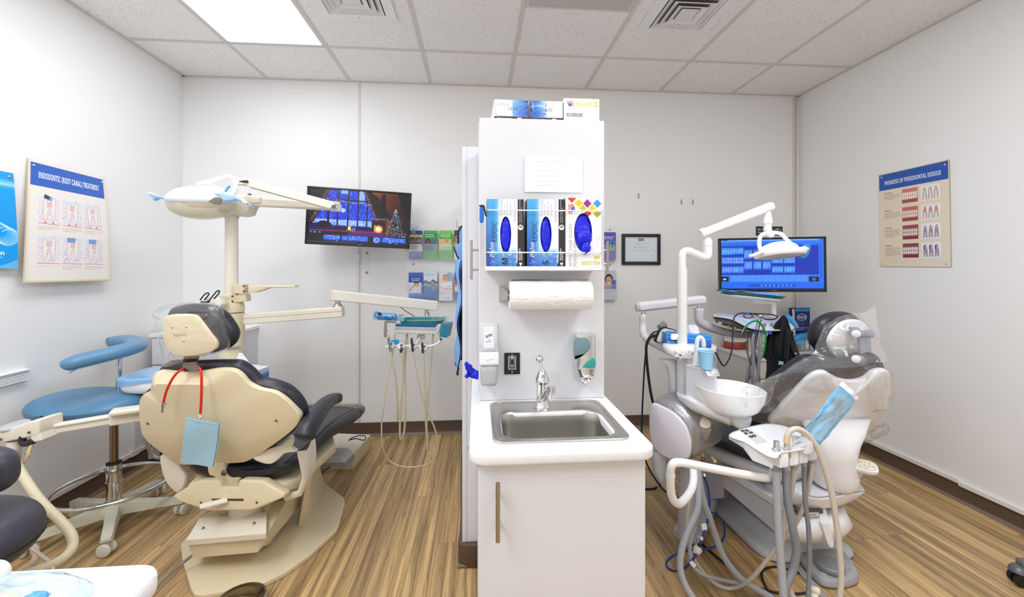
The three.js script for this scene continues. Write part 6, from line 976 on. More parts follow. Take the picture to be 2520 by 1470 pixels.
  B('brochure with a dark portrait half hidden by the blue apron', [1117, 567, 1152, 640], (c) => { const g = c.createLinearGradient(0, 0, 180, 0); g.addColorStop(0, '#6a4630'); g.addColorStop(1, '#3a2218'); c.fillStyle = g; c.fillRect(0, 0, 180, 220); face(c, 40, 90, 44, '#b07a50', '#4a2c1c', '#c89a70'); c.fillStyle = '#f4f4f6'; c.fillRect(0, 225, 180, 135); lines(c, 20, 280, 100, 4, 14, '#c0c4cc', lcg(4)); });
  B('blue Do You Grind Your Teeth brochure in the lower row', [1005, 671, 1041, 738], (c) => { c.fillStyle = '#3f6cc8'; c.fillRect(0, 0, 180, 360); c.fillStyle = '#2450b8'; c.fillRect(10, 56, 150, 74); tx(c, 'Do You Grind', 34, 88, 'bold 21px sans-serif', '#fff', 110); tx(c, 'Your Teeth?', 34, 112, 'bold 21px sans-serif', '#fff', 100); c.fillStyle = '#f0ece8'; c.fillRect(0, 132, 158, 140); face(c, 100, 160, 30, '#d8a884', '#4a3020', '#f4f4f6'); c.strokeStyle = '#d8a884'; c.lineWidth = 16; c.beginPath(); c.moveTo(10, 250); c.lineTo(66, 170); c.stroke(); });
  B('white and blue brochure with several grey faces in the lower row', [1042, 666, 1077, 740], (c) => { const g = c.createLinearGradient(0, 0, 0, 360); g.addColorStop(0, '#dfeaf4'); g.addColorStop(0.4, '#eef4fa'); g.addColorStop(0.7, '#3f86d0'); g.addColorStop(1, '#1c5cb4'); c.fillStyle = g; c.fillRect(0, 0, 180, 360); tx(c, 'straight talk', 24, 56, '22px sans-serif', '#7ab0d8', 110); for (const [x, y] of [[26, 150], [76, 166], [120, 140], [122, 200], [165, 160]]) face(c, x, y, 24, '#9aa4b0', '#3c444e', '#5c88b8'); c.fillStyle = '#2d7cc8'; c.fillRect(52, 120, 8, 110); c.fillRect(140, 110, 8, 120); });
  B('white brochure with a smiling fair haired woman and a red arc', [1080, 671, 1114, 740], (c) => { c.fillStyle = '#e8e6ea'; c.fillRect(0, 0, 180, 150); c.fillStyle = '#9cbce0'; c.fillRect(110, 0, 60, 110); face(c, 92, 80, 44, '#e6b894', '#c89a60', '#f6f4f4'); c.fillStyle = '#f6f4f6'; c.fillRect(0, 220, 180, 140); c.strokeStyle = '#d8552e'; c.lineWidth = 6; c.beginPath(); c.moveTo(0, 160); c.quadraticCurveTo(80, 250, 180, 200); c.stroke(); c.strokeStyle = '#5aaede'; c.beginPath(); c.moveTo(90, 215); c.quadraticCurveTo(120, 180, 180, 160); c.stroke(); lines(c, 16, 255, 130, 2, 16, '#d0d2da', lcg(6)); tx(c, 'invisalign', 70, 336, '18px sans-serif', '#5a5a68', 80); });
  B('blue Scaling and Root Planing brochure beside the blue apron', [1118, 668, 1152, 739], (c) => { c.fillStyle = '#2f66c4'; c.fillRect(0, 0, 180, 360); c.fillStyle = '#1f52b4'; c.fillRect(14, 40, 160, 74); tx(c, 'Scaling and', 28, 70, 'bold 21px sans-serif', '#fff', 110); tx(c, 'Root Planing', 28, 96, 'bold 21px sans-serif', '#fff', 120); c.fillStyle = '#8a98b4'; c.fillRect(0, 116, 170, 130); face(c, 44, 160, 30, '#d8a488', '#5a3c2c', '#f0e4e4'); face(c, 130, 150, 24, '#b8c4dc', '#48505e', '#a8c0e0'); });
  B('purple Mouthguards and Sports Safety brochure beside the certificate', [1484, 572, 1516, 641], (c) => { c.fillStyle = '#5a50b4'; c.fillRect(0, 0, 180, 360); tx(c, 'Mouthguards and', 16, 66, 'bold 20px sans-serif', '#fff', 140); tx(c, 'Sports Safety', 16, 88, 'bold 20px sans-serif', '#fff', 120); c.fillStyle = '#4a86c8'; c.fillRect(40, 104, 120, 130); c.fillStyle = '#7cc24a'; c.fillRect(40, 180, 120, 54); c.fillStyle = '#28406a'; c.fillRect(70, 130, 18, 80); c.fillRect(120, 120, 18, 90); });
  B('brochure with a dark haired woman covering her mouth beside the certificate', [1484, 666, 1516, 738], (c) => { c.fillStyle = '#c8ccd8'; c.fillRect(0, 0, 180, 230); face(c, 80, 120, 60, '#d8a88a', '#4a2c20', '#7a9cd0'); c.fillStyle = '#4a6cb4'; c.fillRect(120, 120, 60, 100); c.fillStyle = '#c89070'; c.beginPath(); c.ellipse(60, 200, 50, 26, 0.3, 0, 7); c.fill(); c.fillStyle = '#dfe6f2'; c.fillRect(0, 230, 180, 130); lines(c, 20, 250, 110, 3, 16, '#a8b8d4', lcg(2)); });
}
{ // certificate, hooks, sign
  const a = onZ(1531, 652, ZB + 0.018), b = onZ(1626, 576, ZB + 0.018), w = b.x - a.x, h = b.y - a.y, c = a.clone().lerp(b, 0.5);
  const t = thing('framed_certificate', 'training certificate in a black frame', 'framed certificate', V(c.x, a.y, ZB));
  const fw = 0.026; part('frame', extrude([[-w / 2, -h / 2], [w / 2, -h / 2], [w / 2, h / 2], [-w / 2, h / 2]], 0.018, 0.004, [[[-w / 2 + fw, -h / 2 + fw], [w / 2 - fw, -h / 2 + fw], [w / 2 - fw, h / 2 - fw], [-w / 2 + fw, h / 2 - fw]]]).translate(c.x, c.y, ZB + 0.001), S(0x1b1a1e, 0.4), t);
  const tex = canvasTex(560, 440, (x, W, Hh) => { x.fillStyle = '#e4ebf0'; x.fillRect(0, 0, W, Hh); x.strokeStyle = '#b8c8d4'; x.lineWidth = 6; x.strokeRect(16, 16, W - 32, Hh - 32); x.fillStyle = '#5a4028'; x.fillRect(232, 20, 96, 50); x.fillStyle = '#c8a060'; x.font = 'bold 32px serif'; x.fillText('WCLI', 242, 56, 76); x.fillStyle = '#7a8088'; x.textAlign = 'center'; x.font = '22px serif'; x.fillText('ELLIE SCHEGOLEV', 280, 122); x.fillRect(160, 140, 240, 2); x.font = 'bold 22px serif'; x.fillText('Diode Training Course', 280, 190); x.font = '16px serif'; x.fillText('Laser Physics, Safety and Regulations, and Clinical Applications', 280, 236, 490); x.fillText('in Diode Lasers in a Dental Practice', 280, 258, 300); x.fillStyle = '#4a8cc0'; x.font = 'bold 18px sans-serif'; x.fillText('biolase', 470, 332); x.fillStyle = '#a0a8b0'; x.fillRect(60, 370, 90, 2); });
  const m = new THREE.Matrix4().makeTranslation(c.x, c.y, ZB + 0.01); part('certificate', planar(bx(V(c.x, c.y, ZB + 0.008), w - fw * 1.6, h - fw * 1.6, 0.002, 0), m, w - fw * 2, h - fw * 2), S(0xffffff, 0.6, 0, { map: tex }), t);
  part('glass', bx(V(c.x, c.y, ZB + 0.012), w - fw * 1.8, h - fw * 1.8, 0.0015, 0), M.acrylic, t);
  const labels = ['single brass picture hook above the framed certificate', 'brass picture hook of a close pair, the one nearer the certificate', 'brass picture hook of a close pair, the one nearer the x-ray television'];
  [[1571, 482], [1676, 497], [1704, 497]].forEach(([x, y], i) => {
    const p = onZ(x, y, ZB), k = thing('picture_hook', labels[i], 'picture hook', p, 'brass picture hooks on the back wall');
    part('hook', [bx(p.clone().add(V(0.001, 0.0, 0.003)), 0.008, 0.03, 0.002, 0.0005), tube([p.clone().add(V(-0.001, -0.01, 0.004)), p.clone().add(V(-0.001, -0.018, 0.008)), p.clone().add(V(0, -0.018, 0.014)), p.clone().add(V(0.001, -0.008, 0.016))], 0.0028, 12, 8)], M.gold, k); part('nail', [lathe([[0, 0.012], [0.005, 0.01], [0.005, 0.008], [0.0015, 0.006], [0.0015, 0]], p.clone().add(V(0.002, 0.011, 0)), V(0, 0.4, 1), 12)], M.gold, k);
  });
  const s = onZ(1860, 580, ZB), e = onZ(1925, 558, ZB), sw = e.x - s.x, sh = e.y - s.y, sc = s.clone().lerp(e, 0.5), sg = thing('wall_sign', 'black no cell phone use sign above the x-ray television', 'sign', V(sc.x, s.y, ZB));
  const st = canvasTex(420, 150, (x, W, Hh) => { x.fillStyle = '#242226'; x.fillRect(0, 0, W, Hh); x.fillStyle = '#e8e8ea'; x.font = 'bold 44px sans-serif'; x.fillText('No Cell Phone', 14, 64, 260); x.fillText('Use Please', 14, 116, 210); x.strokeStyle = '#e8e8ea'; x.lineWidth = 8; x.beginPath(); x.arc(345, 76, 48, 0, 7); x.moveTo(312, 42); x.lineTo(378, 110); x.stroke(); x.fillRect(332, 46, 26, 60); x.fillStyle = '#242226'; x.fillRect(337, 56, 16, 22); });
  part('panel', extrude([[-sw / 2, -sh / 2], [sw / 2, -sh / 2], [sw / 2, sh / 2], [-sw / 2, sh / 2]], 0.004, 0.001).translate(sc.x, sc.y, ZB + 0.001), M.black, sg); part('print', planar(bx(V(sc.x, sc.y, ZB + 0.0055), sw - 0.006, sh - 0.006, 0.0008, 0), new THREE.Matrix4().makeTranslation(sc.x, sc.y, 0), sw - 0.006, sh - 0.006), S(0xffffff, 0.5, 0, { map: st }), sg);
}
// ---------- ceiling vents ----------
for (const [x, label] of [[1.162, 'square louvred ceiling vent over the white chair'], [-0.667, 'square louvred ceiling vent next to the ceiling light']]) {
  const z = -2.33, t = thing('ceiling_vent', label, 'ceiling vent', V(x, H, z), 'ceiling vents'), fr = (s, w, y, d) => [[-s, -s + w, -s, s], [s - w, s, -s, s], [-s + w, s - w, -s, -s + w], [-s + w, s - w, s - w, s]].map(([a, b, c, e]) => bb(x + a, x + b, y, y + d, z + c, z + e, 0.001));
  part('face_plate', fr(0.21, 0.055, H - 0.012, 0.011), M.white, t);
  part('duct', bb(x - 0.155, x + 0.155, H - 0.0015, H - 0.0005, z - 0.155, z + 0.155, 0), S(0x6e6861, 0.8), t);
  for (const [s, y] of [[0.15, 0], [0.118, -0.004], [0.086, -0.008]]) part('louvre', (() => { const o = s, i = s - 0.029, Y = H - 0.014 + y, q = (k, yy) => [[-k, -k], [k, -k], [k, k], [-k, k]].map(([a, b]) => V(x + a, yy, z + b)); return loft([q(o, Y), q(i, Y + 0.012), q(i - 0.0015, Y + 0.011), q(o - 0.002, Y - 0.0015), q(o, Y)], false, 0.3); })(), S(0xe9e7e4, 0.45), t);
  part('centre_plate', bb(x - 0.05, x + 0.05, H - 0.016, H - 0.012, z - 0.05, z + 0.05, 0.002), S(0xe9e7e4, 0.45), t);
  for (const [a, b] of [[0, 0.18], [0, -0.18]]) part('screw', lathe([[0, 0.002], [0.004, 0]], V(x + a, H - 0.012, z + b), V(0, -1, 0), 10), M.darkSteel, t);
}
{
  const t = thing('return_grille', 'perforated square ceiling return grille between the two vents', 'ceiling grille', V(0.552, H, -2.05)), n = 46;
  part('border', [[0.262, 0.842, -2.352, -2.34], [0.262, 0.842, -1.762, -1.75], [0.262, 0.274, -2.34, -1.762], [0.83, 0.842, -2.34, -1.762]].map(([a, b, c, d]) => bb(a, b, H - 0.006, H - 0.0005, c, d, 0.001)), S(0xded9d2, 0.5), t);
  const pt = canvasTex(512, 512, (c) => { c.fillStyle = '#d8d5d0'; c.fillRect(0, 0, 512, 512); c.fillStyle = '#77726c'; for (let i = 0; i < 64; i++) for (let j = 0; j < 64; j++) { c.beginPath(); c.arc(i * 8 + 4 + (j % 2) * 4, j * 8 + 4, 2.1, 0, 7); c.fill(); } });
  const m = new THREE.Matrix4().makeBasis(V(1, 0, 0), V(0, 0, 1), V(0, -1, 0)).setPosition(0.552, H, -2.051); part('perforated_sheet', planar(bb(0.274, 0.83, H - 0.004, H - 0.001, -2.34, -1.762, 0), m, 0.556, 0.578), S(0xffffff, 0.5, 0, { map: pt }), t);
}
// ---------- white dental chair ----------
const RC = { a: -25.7 * Math.PI / 180, o: V(1.484, 0, -1.838) };
RC.d = V(Math.sin(RC.a), 0, -Math.cos(RC.a)); RC.n = V(Math.cos(RC.a), 0, Math.sin(RC.a));
const rc = (s, r, y) => RC.o.clone().addScaledVector(RC.d, s).addScaledVector(RC.n, r).setY(y);
const onPlane2 = (px, m) => { const inv = m.clone().invert(), P = new THREE.Vector3().setFromMatrixPosition(m), N = V(m.elements[8], m.elements[9], m.elements[10]); return px.map(([x, y]) => { const q = onPl(x, y, P, N).applyMatrix4(inv); return [q.x, q.y]; }); };
const shellM = S(0xf1f0f3, 0.28, 0, { clearcoat: 0.3 }), castM = S(0xc3c3c8, 0.38);
const ringPx = (rows, n = 40) => rows.map((r) => new THREE.CatmullRomCurve3(r.map((q) => at(...q)), true, 'centripetal').getPoints(n).slice(0, -1));
{
  const t = thing('dental_chair', 'white dental chair with black upholstery, its backrest under clear film', 'dental chair', rc(0.2, 0, 0));
  const back = RC.d.clone().negate(), N = back.clone().multiplyScalar(Math.cos(0.55)).add(V(0, -Math.sin(0.55), 0)).add(V(-0.35, 0, 0.15)).normalize(), P = at(2040, 1000, 1.93);
  const m = frame(P, UP.clone().cross(N), N);
  const shell = smoothOutline(onPlane2([[1894, 1041], [1912, 1020], [1929, 999], [1952, 975], [1973, 952], [1998, 929], [2018, 920], [2034, 919], [2051, 927], [2068, 936], [2084, 940], [2102, 941], [2118, 939], [2134, 934], [2151, 922], [2168, 915], [2182, 914], [2193, 922], [2197, 940], [2196, 968], [2187, 1002], [2170, 1035], [2130, 1070], [2060, 1085], [1980, 1075], [1930, 1060]], m), 6);
  part('back_shell', cushion(shell, 0.03, m.clone().multiply(new THREE.Matrix4().makeTranslation(0, 0, -0.015)), 4, 0.03, 0.014), shellM, t);
  const pad = smoothOutline(onPlane2([[1838, 1066], [1848, 1036], [1876, 1008], [1905, 978], [1945, 944], [1985, 916], [2010, 905], [2030, 904], [2062, 910], [2100, 914], [2135, 908], [2155, 900], [2176, 896], [2194, 906], [2203, 934], [2200, 980], [2180, 1030], [2130, 1072], [2040, 1092], [1940, 1090], [1870, 1090]], m), 6);
  part('back_cushion', cushion(pad, 0.075, m.clone().multiply(new THREE.Matrix4().makeTranslation(0, 0, -0.066)), 5, 0.01, 0.035), M.leather, t);
  // headrest
  const NH = back.clone().add(V(-0.2, -0.25, 0.1)).normalize(), PH = at(2085, 838, 1.96), mh = frame(PH, UP.clone().cross(NH), NH);
  const hc = part('headrest_cushion', cushion(smoothOutline(onPlane2([[2023, 852], [2025, 832], [2036, 806], [2054, 790], [2076, 780], [2101, 777], [2125, 783], [2140, 804], [2146, 840], [2138, 872], [2110, 892], [2084, 897], [2060, 891], [2044, 882], [2030, 868]], mh), 6), 0.075, mh.clone().multiply(new THREE.Matrix4().makeTranslation(0, 0, -0.05)), 5, 0.01, 0.03), M.leather, t);
  part('headrest_plate', cushion(smoothOutline(onPlane2([[2035, 840], [2048, 813], [2068, 794], [2096, 786], [2120, 791], [2137, 811], [2143, 842], [2137, 871], [2110, 889], [2082, 890], [2054, 877], [2040, 858]], mh), 6), 0.02, mh.clone().multiply(new THREE.Matrix4().makeTranslation(0, 0, 0.0)), 3, 0.018, 0.01), shellM, t);
  const hm = S(0x9aa0b4, 0.35, 0.4), d = 1.88;
  part('headrest_hinge', [cyl(at(2103, 822, d), at(2143, 822, d + 0.02), 0.0165), ball(at(2143, 822, d + 0.02), 0.0163, 18), cyl(at(2103, 884, d), at(2147, 884, d + 0.02), 0.0165), ball(at(2147, 884, d + 0.02), 0.0163, 18), plate([[2094, 806], [2115, 806], [2118, 816], [2115, 829], [2096, 828]], at(2105, 818, d), FW, 0.02, 0.003), beam(at(2126, 824, d + 0.02), at(2128, 884, d + 0.02), 0.02, 0.05, 0.004, RT)], hm, t);
  for (const y of [822, 884]) part('hinge_cap', lathe([[0, 0.008], [0.014, 0.006], [0.017, 0]], at(2107, y, d - 0.016), FW.clone().negate().add(V(-0.5, 0, 0)), 24), shellM, t);
  part('headrest_stem', plateQuad([at(2092, 893, d + 0.02), at(2128, 893, d + 0.03), at(2112, 940, 1.93), at(2080, 940, 1.92)], 0.012), S(0x8b8a90, 0.4, 0.5), t);
  // back support column
  const D = 1.89, ell = (y, x0, x1, dd = D, rz = 0.075) => { const c = at((x0 + x1) / 2, y, dd), rx = (x1 - x0) / 2 * dd / F; return superE(40, rx, rz, 2.2).map(([a, b]) => c.clone().addScaledVector(RT, a).addScaledVector(FW, b)); };
  part('back_support', loft([ell(1030, 1970, 2140, 1.95, 0.05), ell(1060, 1985, 2125, 1.92, 0.07), ell(1090, 1994, 2108, D), ell(1122, 2001, 2098, D), ell(1145, 1999, 2100, D), ell(1170, 2000, 2106, D), ell(1188, 2006, 2104, D), ell(1200, 2020, 2090, D, 0.06)]), shellM, t);
  part('swivel_ring', lathe([[0.05, 0], [0.066, 0.002], [0.066, 0.008], [0.05, 0.01]], at(2058, 1196, D)), M.black, t);
  // seat cushion along the chair axis
  const ring = (s, w, y0, y1) => superE(40, w, (y1 - y0) / 2, 3.2).map(([r, y]) => rc(s, r, (y0 + y1) / 2 + y));
  part('seat_cushion', loft([[0.02, 0.17, 0.43, 0.46], [0.05, 0.22, 0.41, 0.485], [0.2, 0.245, 0.41, 0.495], [0.45, 0.25, 0.42, 0.505], [0.62, 0.23, 0.4, 0.485], [0.72, 0.19, 0.385, 0.46], [0.76, 0.14, 0.39, 0.44]].map((q) => ring(...q))), M.leather, t);
  part('seat_shell', loft([[0.0, 0.15, 0.36, 0.41], [0.06, 0.22, 0.34, 0.43], [0.3, 0.235, 0.345, 0.435], [0.55, 0.22, 0.36, 0.44], [0.68, 0.16, 0.36, 0.41], [0.72, 0.13, 0.37, 0.4]].map((q) => ring(...q))), M.greyLight, t);
  // base cover, lift arm, floor casting
  part('base_cover', loft(ringPx([[[1912, 1172, 1.98], [1960, 1160, 2.05], [2060, 1158, 2.08], [2096, 1162, 2.06], [2112, 1185, 1.96], [2124, 1208, 1.87], [2075, 1214, 1.84], [2016, 1222, 1.80], [1988, 1217, 1.81], [1950, 1196, 1.87]], [[1900, 1180, 1.97], [1950, 1170, 2.06], [2060, 1165, 2.1], [2102, 1168, 2.08], [2118, 1192, 1.96], [2127, 1214, 1.86], [2078, 1224, 1.83], [2016, 1233, 1.79], [1984, 1228, 1.80], [1940, 1206, 1.86]], [[1880, 1190, 1.97], [1940, 1185, 2.07], [2050, 1180, 2.12], [2098, 1186, 2.08], [2108, 1208, 1.96], [2108, 1228, 1.88], [2070, 1244, 1.85], [2020, 1252, 1.82], [1980, 1250, 1.83], [1915, 1225, 1.88]], [[1910, 1210, 1.97], [1950, 1200, 2.07], [2040, 1200, 2.12], [2070, 1206, 2.08], [2075, 1220, 1.98], [2068, 1236, 1.92], [2050, 1246, 1.9], [2020, 1254, 1.88], [1985, 1252, 1.88], [1935, 1232, 1.93]]], 60)), shellM, t);
  part('cover_seam', tube([[1988, 1219, 1.805], [2016, 1224, 1.795], [2075, 1216, 1.832], [2124, 1210, 1.862]].map((q) => at(...q)), 0.0016, 30, 6), M.grey, t);
  part('hatch_cover', loft(ringPx([[[1925, 1262, 1.95], [1960, 1252, 1.98], [2030, 1246, 2.0], [2070, 1246, 1.95], [2078, 1266, 1.86], [2040, 1276, 1.80], [1990, 1276, 1.79], [1948, 1270, 1.84]], [[1920, 1290, 1.92], [1960, 1290, 1.98], [2030, 1286, 2.0], [2090, 1282, 1.93], [2095, 1303, 1.84], [2045, 1312, 1.775], [1990, 1314, 1.77], [1940, 1306, 1.81]], [[1932, 1318, 1.92], [1960, 1312, 1.96], [2030, 1310, 1.98], [2074, 1314, 1.92], [2074, 1328, 1.85], [2040, 1335, 1.80], [1990, 1337, 1.79], [1946, 1332, 1.83]]], 48)), shellM, t);
  const lv = part('release_lever', loft([[[2012, 1254], [2032, 1254]], [[2022, 1290], [2042, 1290]], [[2036, 1336], [2052, 1338]], [[2042, 1347], [2050, 1348]]].map(([a, b], i) => { const dd = [1.83, 1.765, 1.755, 1.755][i], p = at(a[0], a[1], dd), q = at(b[0], b[1], dd), o = FW.clone().multiplyScalar(0.02); return [p, q, q.clone().add(o), p.clone().add(o)]; }), true, 0.6), shellM, t);
  const ct = canvasTex(128, 64, (c) => { c.fillStyle = '#c9c5c2'; c.fillRect(0, 0, 128, 64); c.strokeStyle = '#8a6a60'; c.lineWidth = 5; c.strokeRect(4, 4, 120, 56); c.fillStyle = '#6a5a58'; c.font = 'bold 34px sans-serif'; c.fillText('Close', 12, 44, 80); });
  const cp = at(2003, 1267, 1.788), cm = frame(cp, RT, FW.clone().negate().add(V(0, 0.3, 0))); part('close_label', planar(obx(cm, 0.042, 0.019, 0.002, 0), cm, 0.042, 0.02), S(0xffffff, 0.5, 0, { map: ct }), t);
  part('slot', obx(frame(at(1990, 1258, 1.82), RT, FW.clone().negate()), 0.11, 0.02, 0.02, 0.003), S(0x55534f, 0.7), t);
  part('lift_arm', loft([[[1760, 1120, 2.35], [1900, 1180, 2.3], [1900, 1230, 2.3], [1770, 1190, 2.35]], [[1774, 1130, 2.15], [1895, 1200, 2.1], [1895, 1250, 2.1], [1781, 1200, 2.12]], [[1902, 1234, 1.90], [1960, 1246, 1.93], [1960, 1318, 1.95], [1908, 1310, 1.88]], [[1930, 1250, 1.85], [1985, 1262, 1.86], [1985, 1322, 1.86], [1934, 1322, 1.84]]].map((r) => r.map((q) => at(...q))), true, 0.5), castM, t);
  part('lift_link', beam(at(1775, 1148, 2.14), at(1925, 1240, 1.87), 0.05, 0.04, 0.01), S(0xd2d2d6, 0.35), t);
  part('upright', loft([[[1735, 1100, 2.3], [1776, 1096, 2.15], [1790, 1110, 2.25], [1750, 1110, 2.4]], [[1728, 1230, 2.35], [1782, 1226, 2.13], [1795, 1220, 2.25], [1745, 1225, 2.42]]].map((r) => r.map((q) => at(...q))), true, 0.5), S(0xc9c9cf, 0.35), t);
  const fl = (pts, y) => pts.map(([x, yy]) => onY(x, yy, y));
  const bp = [[1712, 1206], [1742, 1240], [1776, 1280], [1818, 1322], [1860, 1362], [1890, 1380], [1925, 1388], [1960, 1386], [2000, 1384], [2060, 1382], [2092, 1379], [2101, 1370], [2094, 1358], [2060, 1340], [1990, 1310], [1920, 1280], [1850, 1240], [1790, 1206]];
  const R0 = new THREE.CatmullRomCurve3(fl(bp, 0), true, 'centripetal').getPoints(90).slice(0, -1), cB = R0.reduce((s, p) => s.add(p), V(0, 0, 0)).divideScalar(R0.length);
  part('floor_base', loft([[1, 0], [1.0, 0.012], [0.96, 0.03], [0.86, 0.045], [0.72, 0.06], [0.66, 0.09], [0.5, 0.10]].map(([k, y]) => R0.map((p) => cB.clone().lerp(p, k).setY(y)))), castM, t);
  // keypad on the side
  const mk = frame(at(2122, 1148, 1.84), V(0.9, -0.12, 0.5), V(-0.1, 0.85, 0.5)), kp = superE(36, 0.055, 0.032, 3);
  const key = part('keypad', cushion(kp, 0.026, mk, 4, 0, 0.008), shellM, t);
  part('keypad_face', extrude(superE(36, 0.047, 0.025, 3), 0.0015, 0).translate(0, 0, 0.0132).applyMatrix4(mk), S(0xd9d6c4, 0.4), key);
  for (const [x, y] of [[-0.03, 0.008], [-0.018, 0.014], [-0.018, 0.002], [-0.006, 0.008], [0.008, 0.013], [0.024, 0.011], [0.004, -0.006], [0.02, -0.005], [-0.012, -0.014], [0.008, -0.017], [0.034, -0.002]]) part('button', cyl(V(x, y, 0.0145).applyMatrix4(mk), V(x, y, 0.0162).applyMatrix4(mk), 0.0048, 0.0045, 14), S(0xc4c2b0, 0.4), key);
  part('keypad_arm', tube([at(2118, 1160, 1.88), at(2106, 1172, 1.9), at(2092, 1180, 1.92)], 0.014, 14, 10), shellM, t);
}
{ // clear film over headrest and backrest
  const t = thing('plastic_cover', 'large clear plastic cover draped over the headrest and back of the white chair', 'plastic cover', at(2040, 1090, 1.85));
  const fm = S(0xffffff, 0.12, 0, { transmission: 0.92, bumpMap: filmBump, bumpScale: 0.010 }), wr = (q, k, a = 0.012) => q.addScaledVector(FW, a * perlin.noise(q.x * 9 + k, q.y * 9, q.z * 9) + 0.5 * a * perlin.noise(q.x * 25, q.y * 25 + k, q.z * 25));
  const patch = (rows, nu, nv, k, amp) => { const cs = rows.map((r) => new THREE.CatmullRomCurve3(r.map((q) => at(...q)))); return grid(nu, nv, (u, v) => { const c = new THREE.CatmullRomCurve3(cs.map((c) => c.getPoint(u))); return wr(c.getPoint(v), k, amp); }); };
  const back = RC.d.clone().negate(), N = back.clone().multiplyScalar(Math.cos(0.55)).add(V(0, -Math.sin(0.55), 0)).add(V(-0.35, 0, 0.15)).normalize(), P = at(2040, 1000, 1.93);
  const on = (x, y, o = 0.035) => [x, y, onPl(x, y, P, N).sub(EYE).dot(FW) - o];            // just in front of the back shell
  part('head_cover', patch([[[2152, 756, 1.92], [2140, 764, 1.9], [2100, 772, 1.88], [2060, 784, 1.88], [2028, 804, 1.88]], [[2160, 800, 1.88], [2135, 805, 1.83], [2100, 812, 1.83], [2056, 820, 1.85], [2014, 840, 1.87]], [[2172, 850, 1.87], [2140, 850, 1.83], [2100, 852, 1.83], [2056, 860, 1.84], [2000, 872, 1.86]], [on(2184, 890), [2150, 896, 1.80], [2110, 903, 1.78], [2050, 903, 1.79], [1975, 886, 1.82]]], 40, 30, 1, 0.016), fm, t);
  part('back_cover', patch([[on(2184, 890), [2150, 896, 1.80], [2110, 903, 1.78], [2050, 903, 1.79], [1975, 886, 1.82]], [on(2202, 940), on(2160, 935), on(2100, 945), on(2010, 928), on(1920, 918)], [on(2205, 1005), on(2160, 1010), on(2090, 1010), on(1985, 1000), on(1862, 950, 0.09)], [on(2188, 1036), on(2150, 1050), on(2080, 1060), on(1965, 1040), on(1842, 990, 0.12)], [on(2150, 1062), on(2120, 1078), on(2060, 1094), on(1955, 1072), on(1838, 1030, 0.1)]], 50, 46, 2, 0.016), fm, t);
  part('tail', patch([[on(2188, 1036), on(2150, 1050)], [on(2184, 1066, 0.0), on(2130, 1080, 0.02)], [on(2150, 1088, -0.02), on(2100, 1098)]], 16, 14, 4, 0.012), fm, t);
  part('front_tail', patch([[on(1925, 916), [1880, 935, 1.76], [1835, 952, 1.72]], [on(1905, 950, 0.06), [1870, 965, 1.73], [1818, 978, 1.67]], [on(1890, 1000, 0.08), [1866, 1000, 1.72], [1832, 1004, 1.67]]], 24, 20, 5, 0.016), fm, t);
  part('peak', patch([[[2120, 776, 1.9], [2152, 752, 1.93]], [[2140, 800, 1.86], [2160, 780, 1.9]], [[2150, 830, 1.85], [2166, 815, 1.88]]], 12, 12, 6, 0.01), fm, t);
}
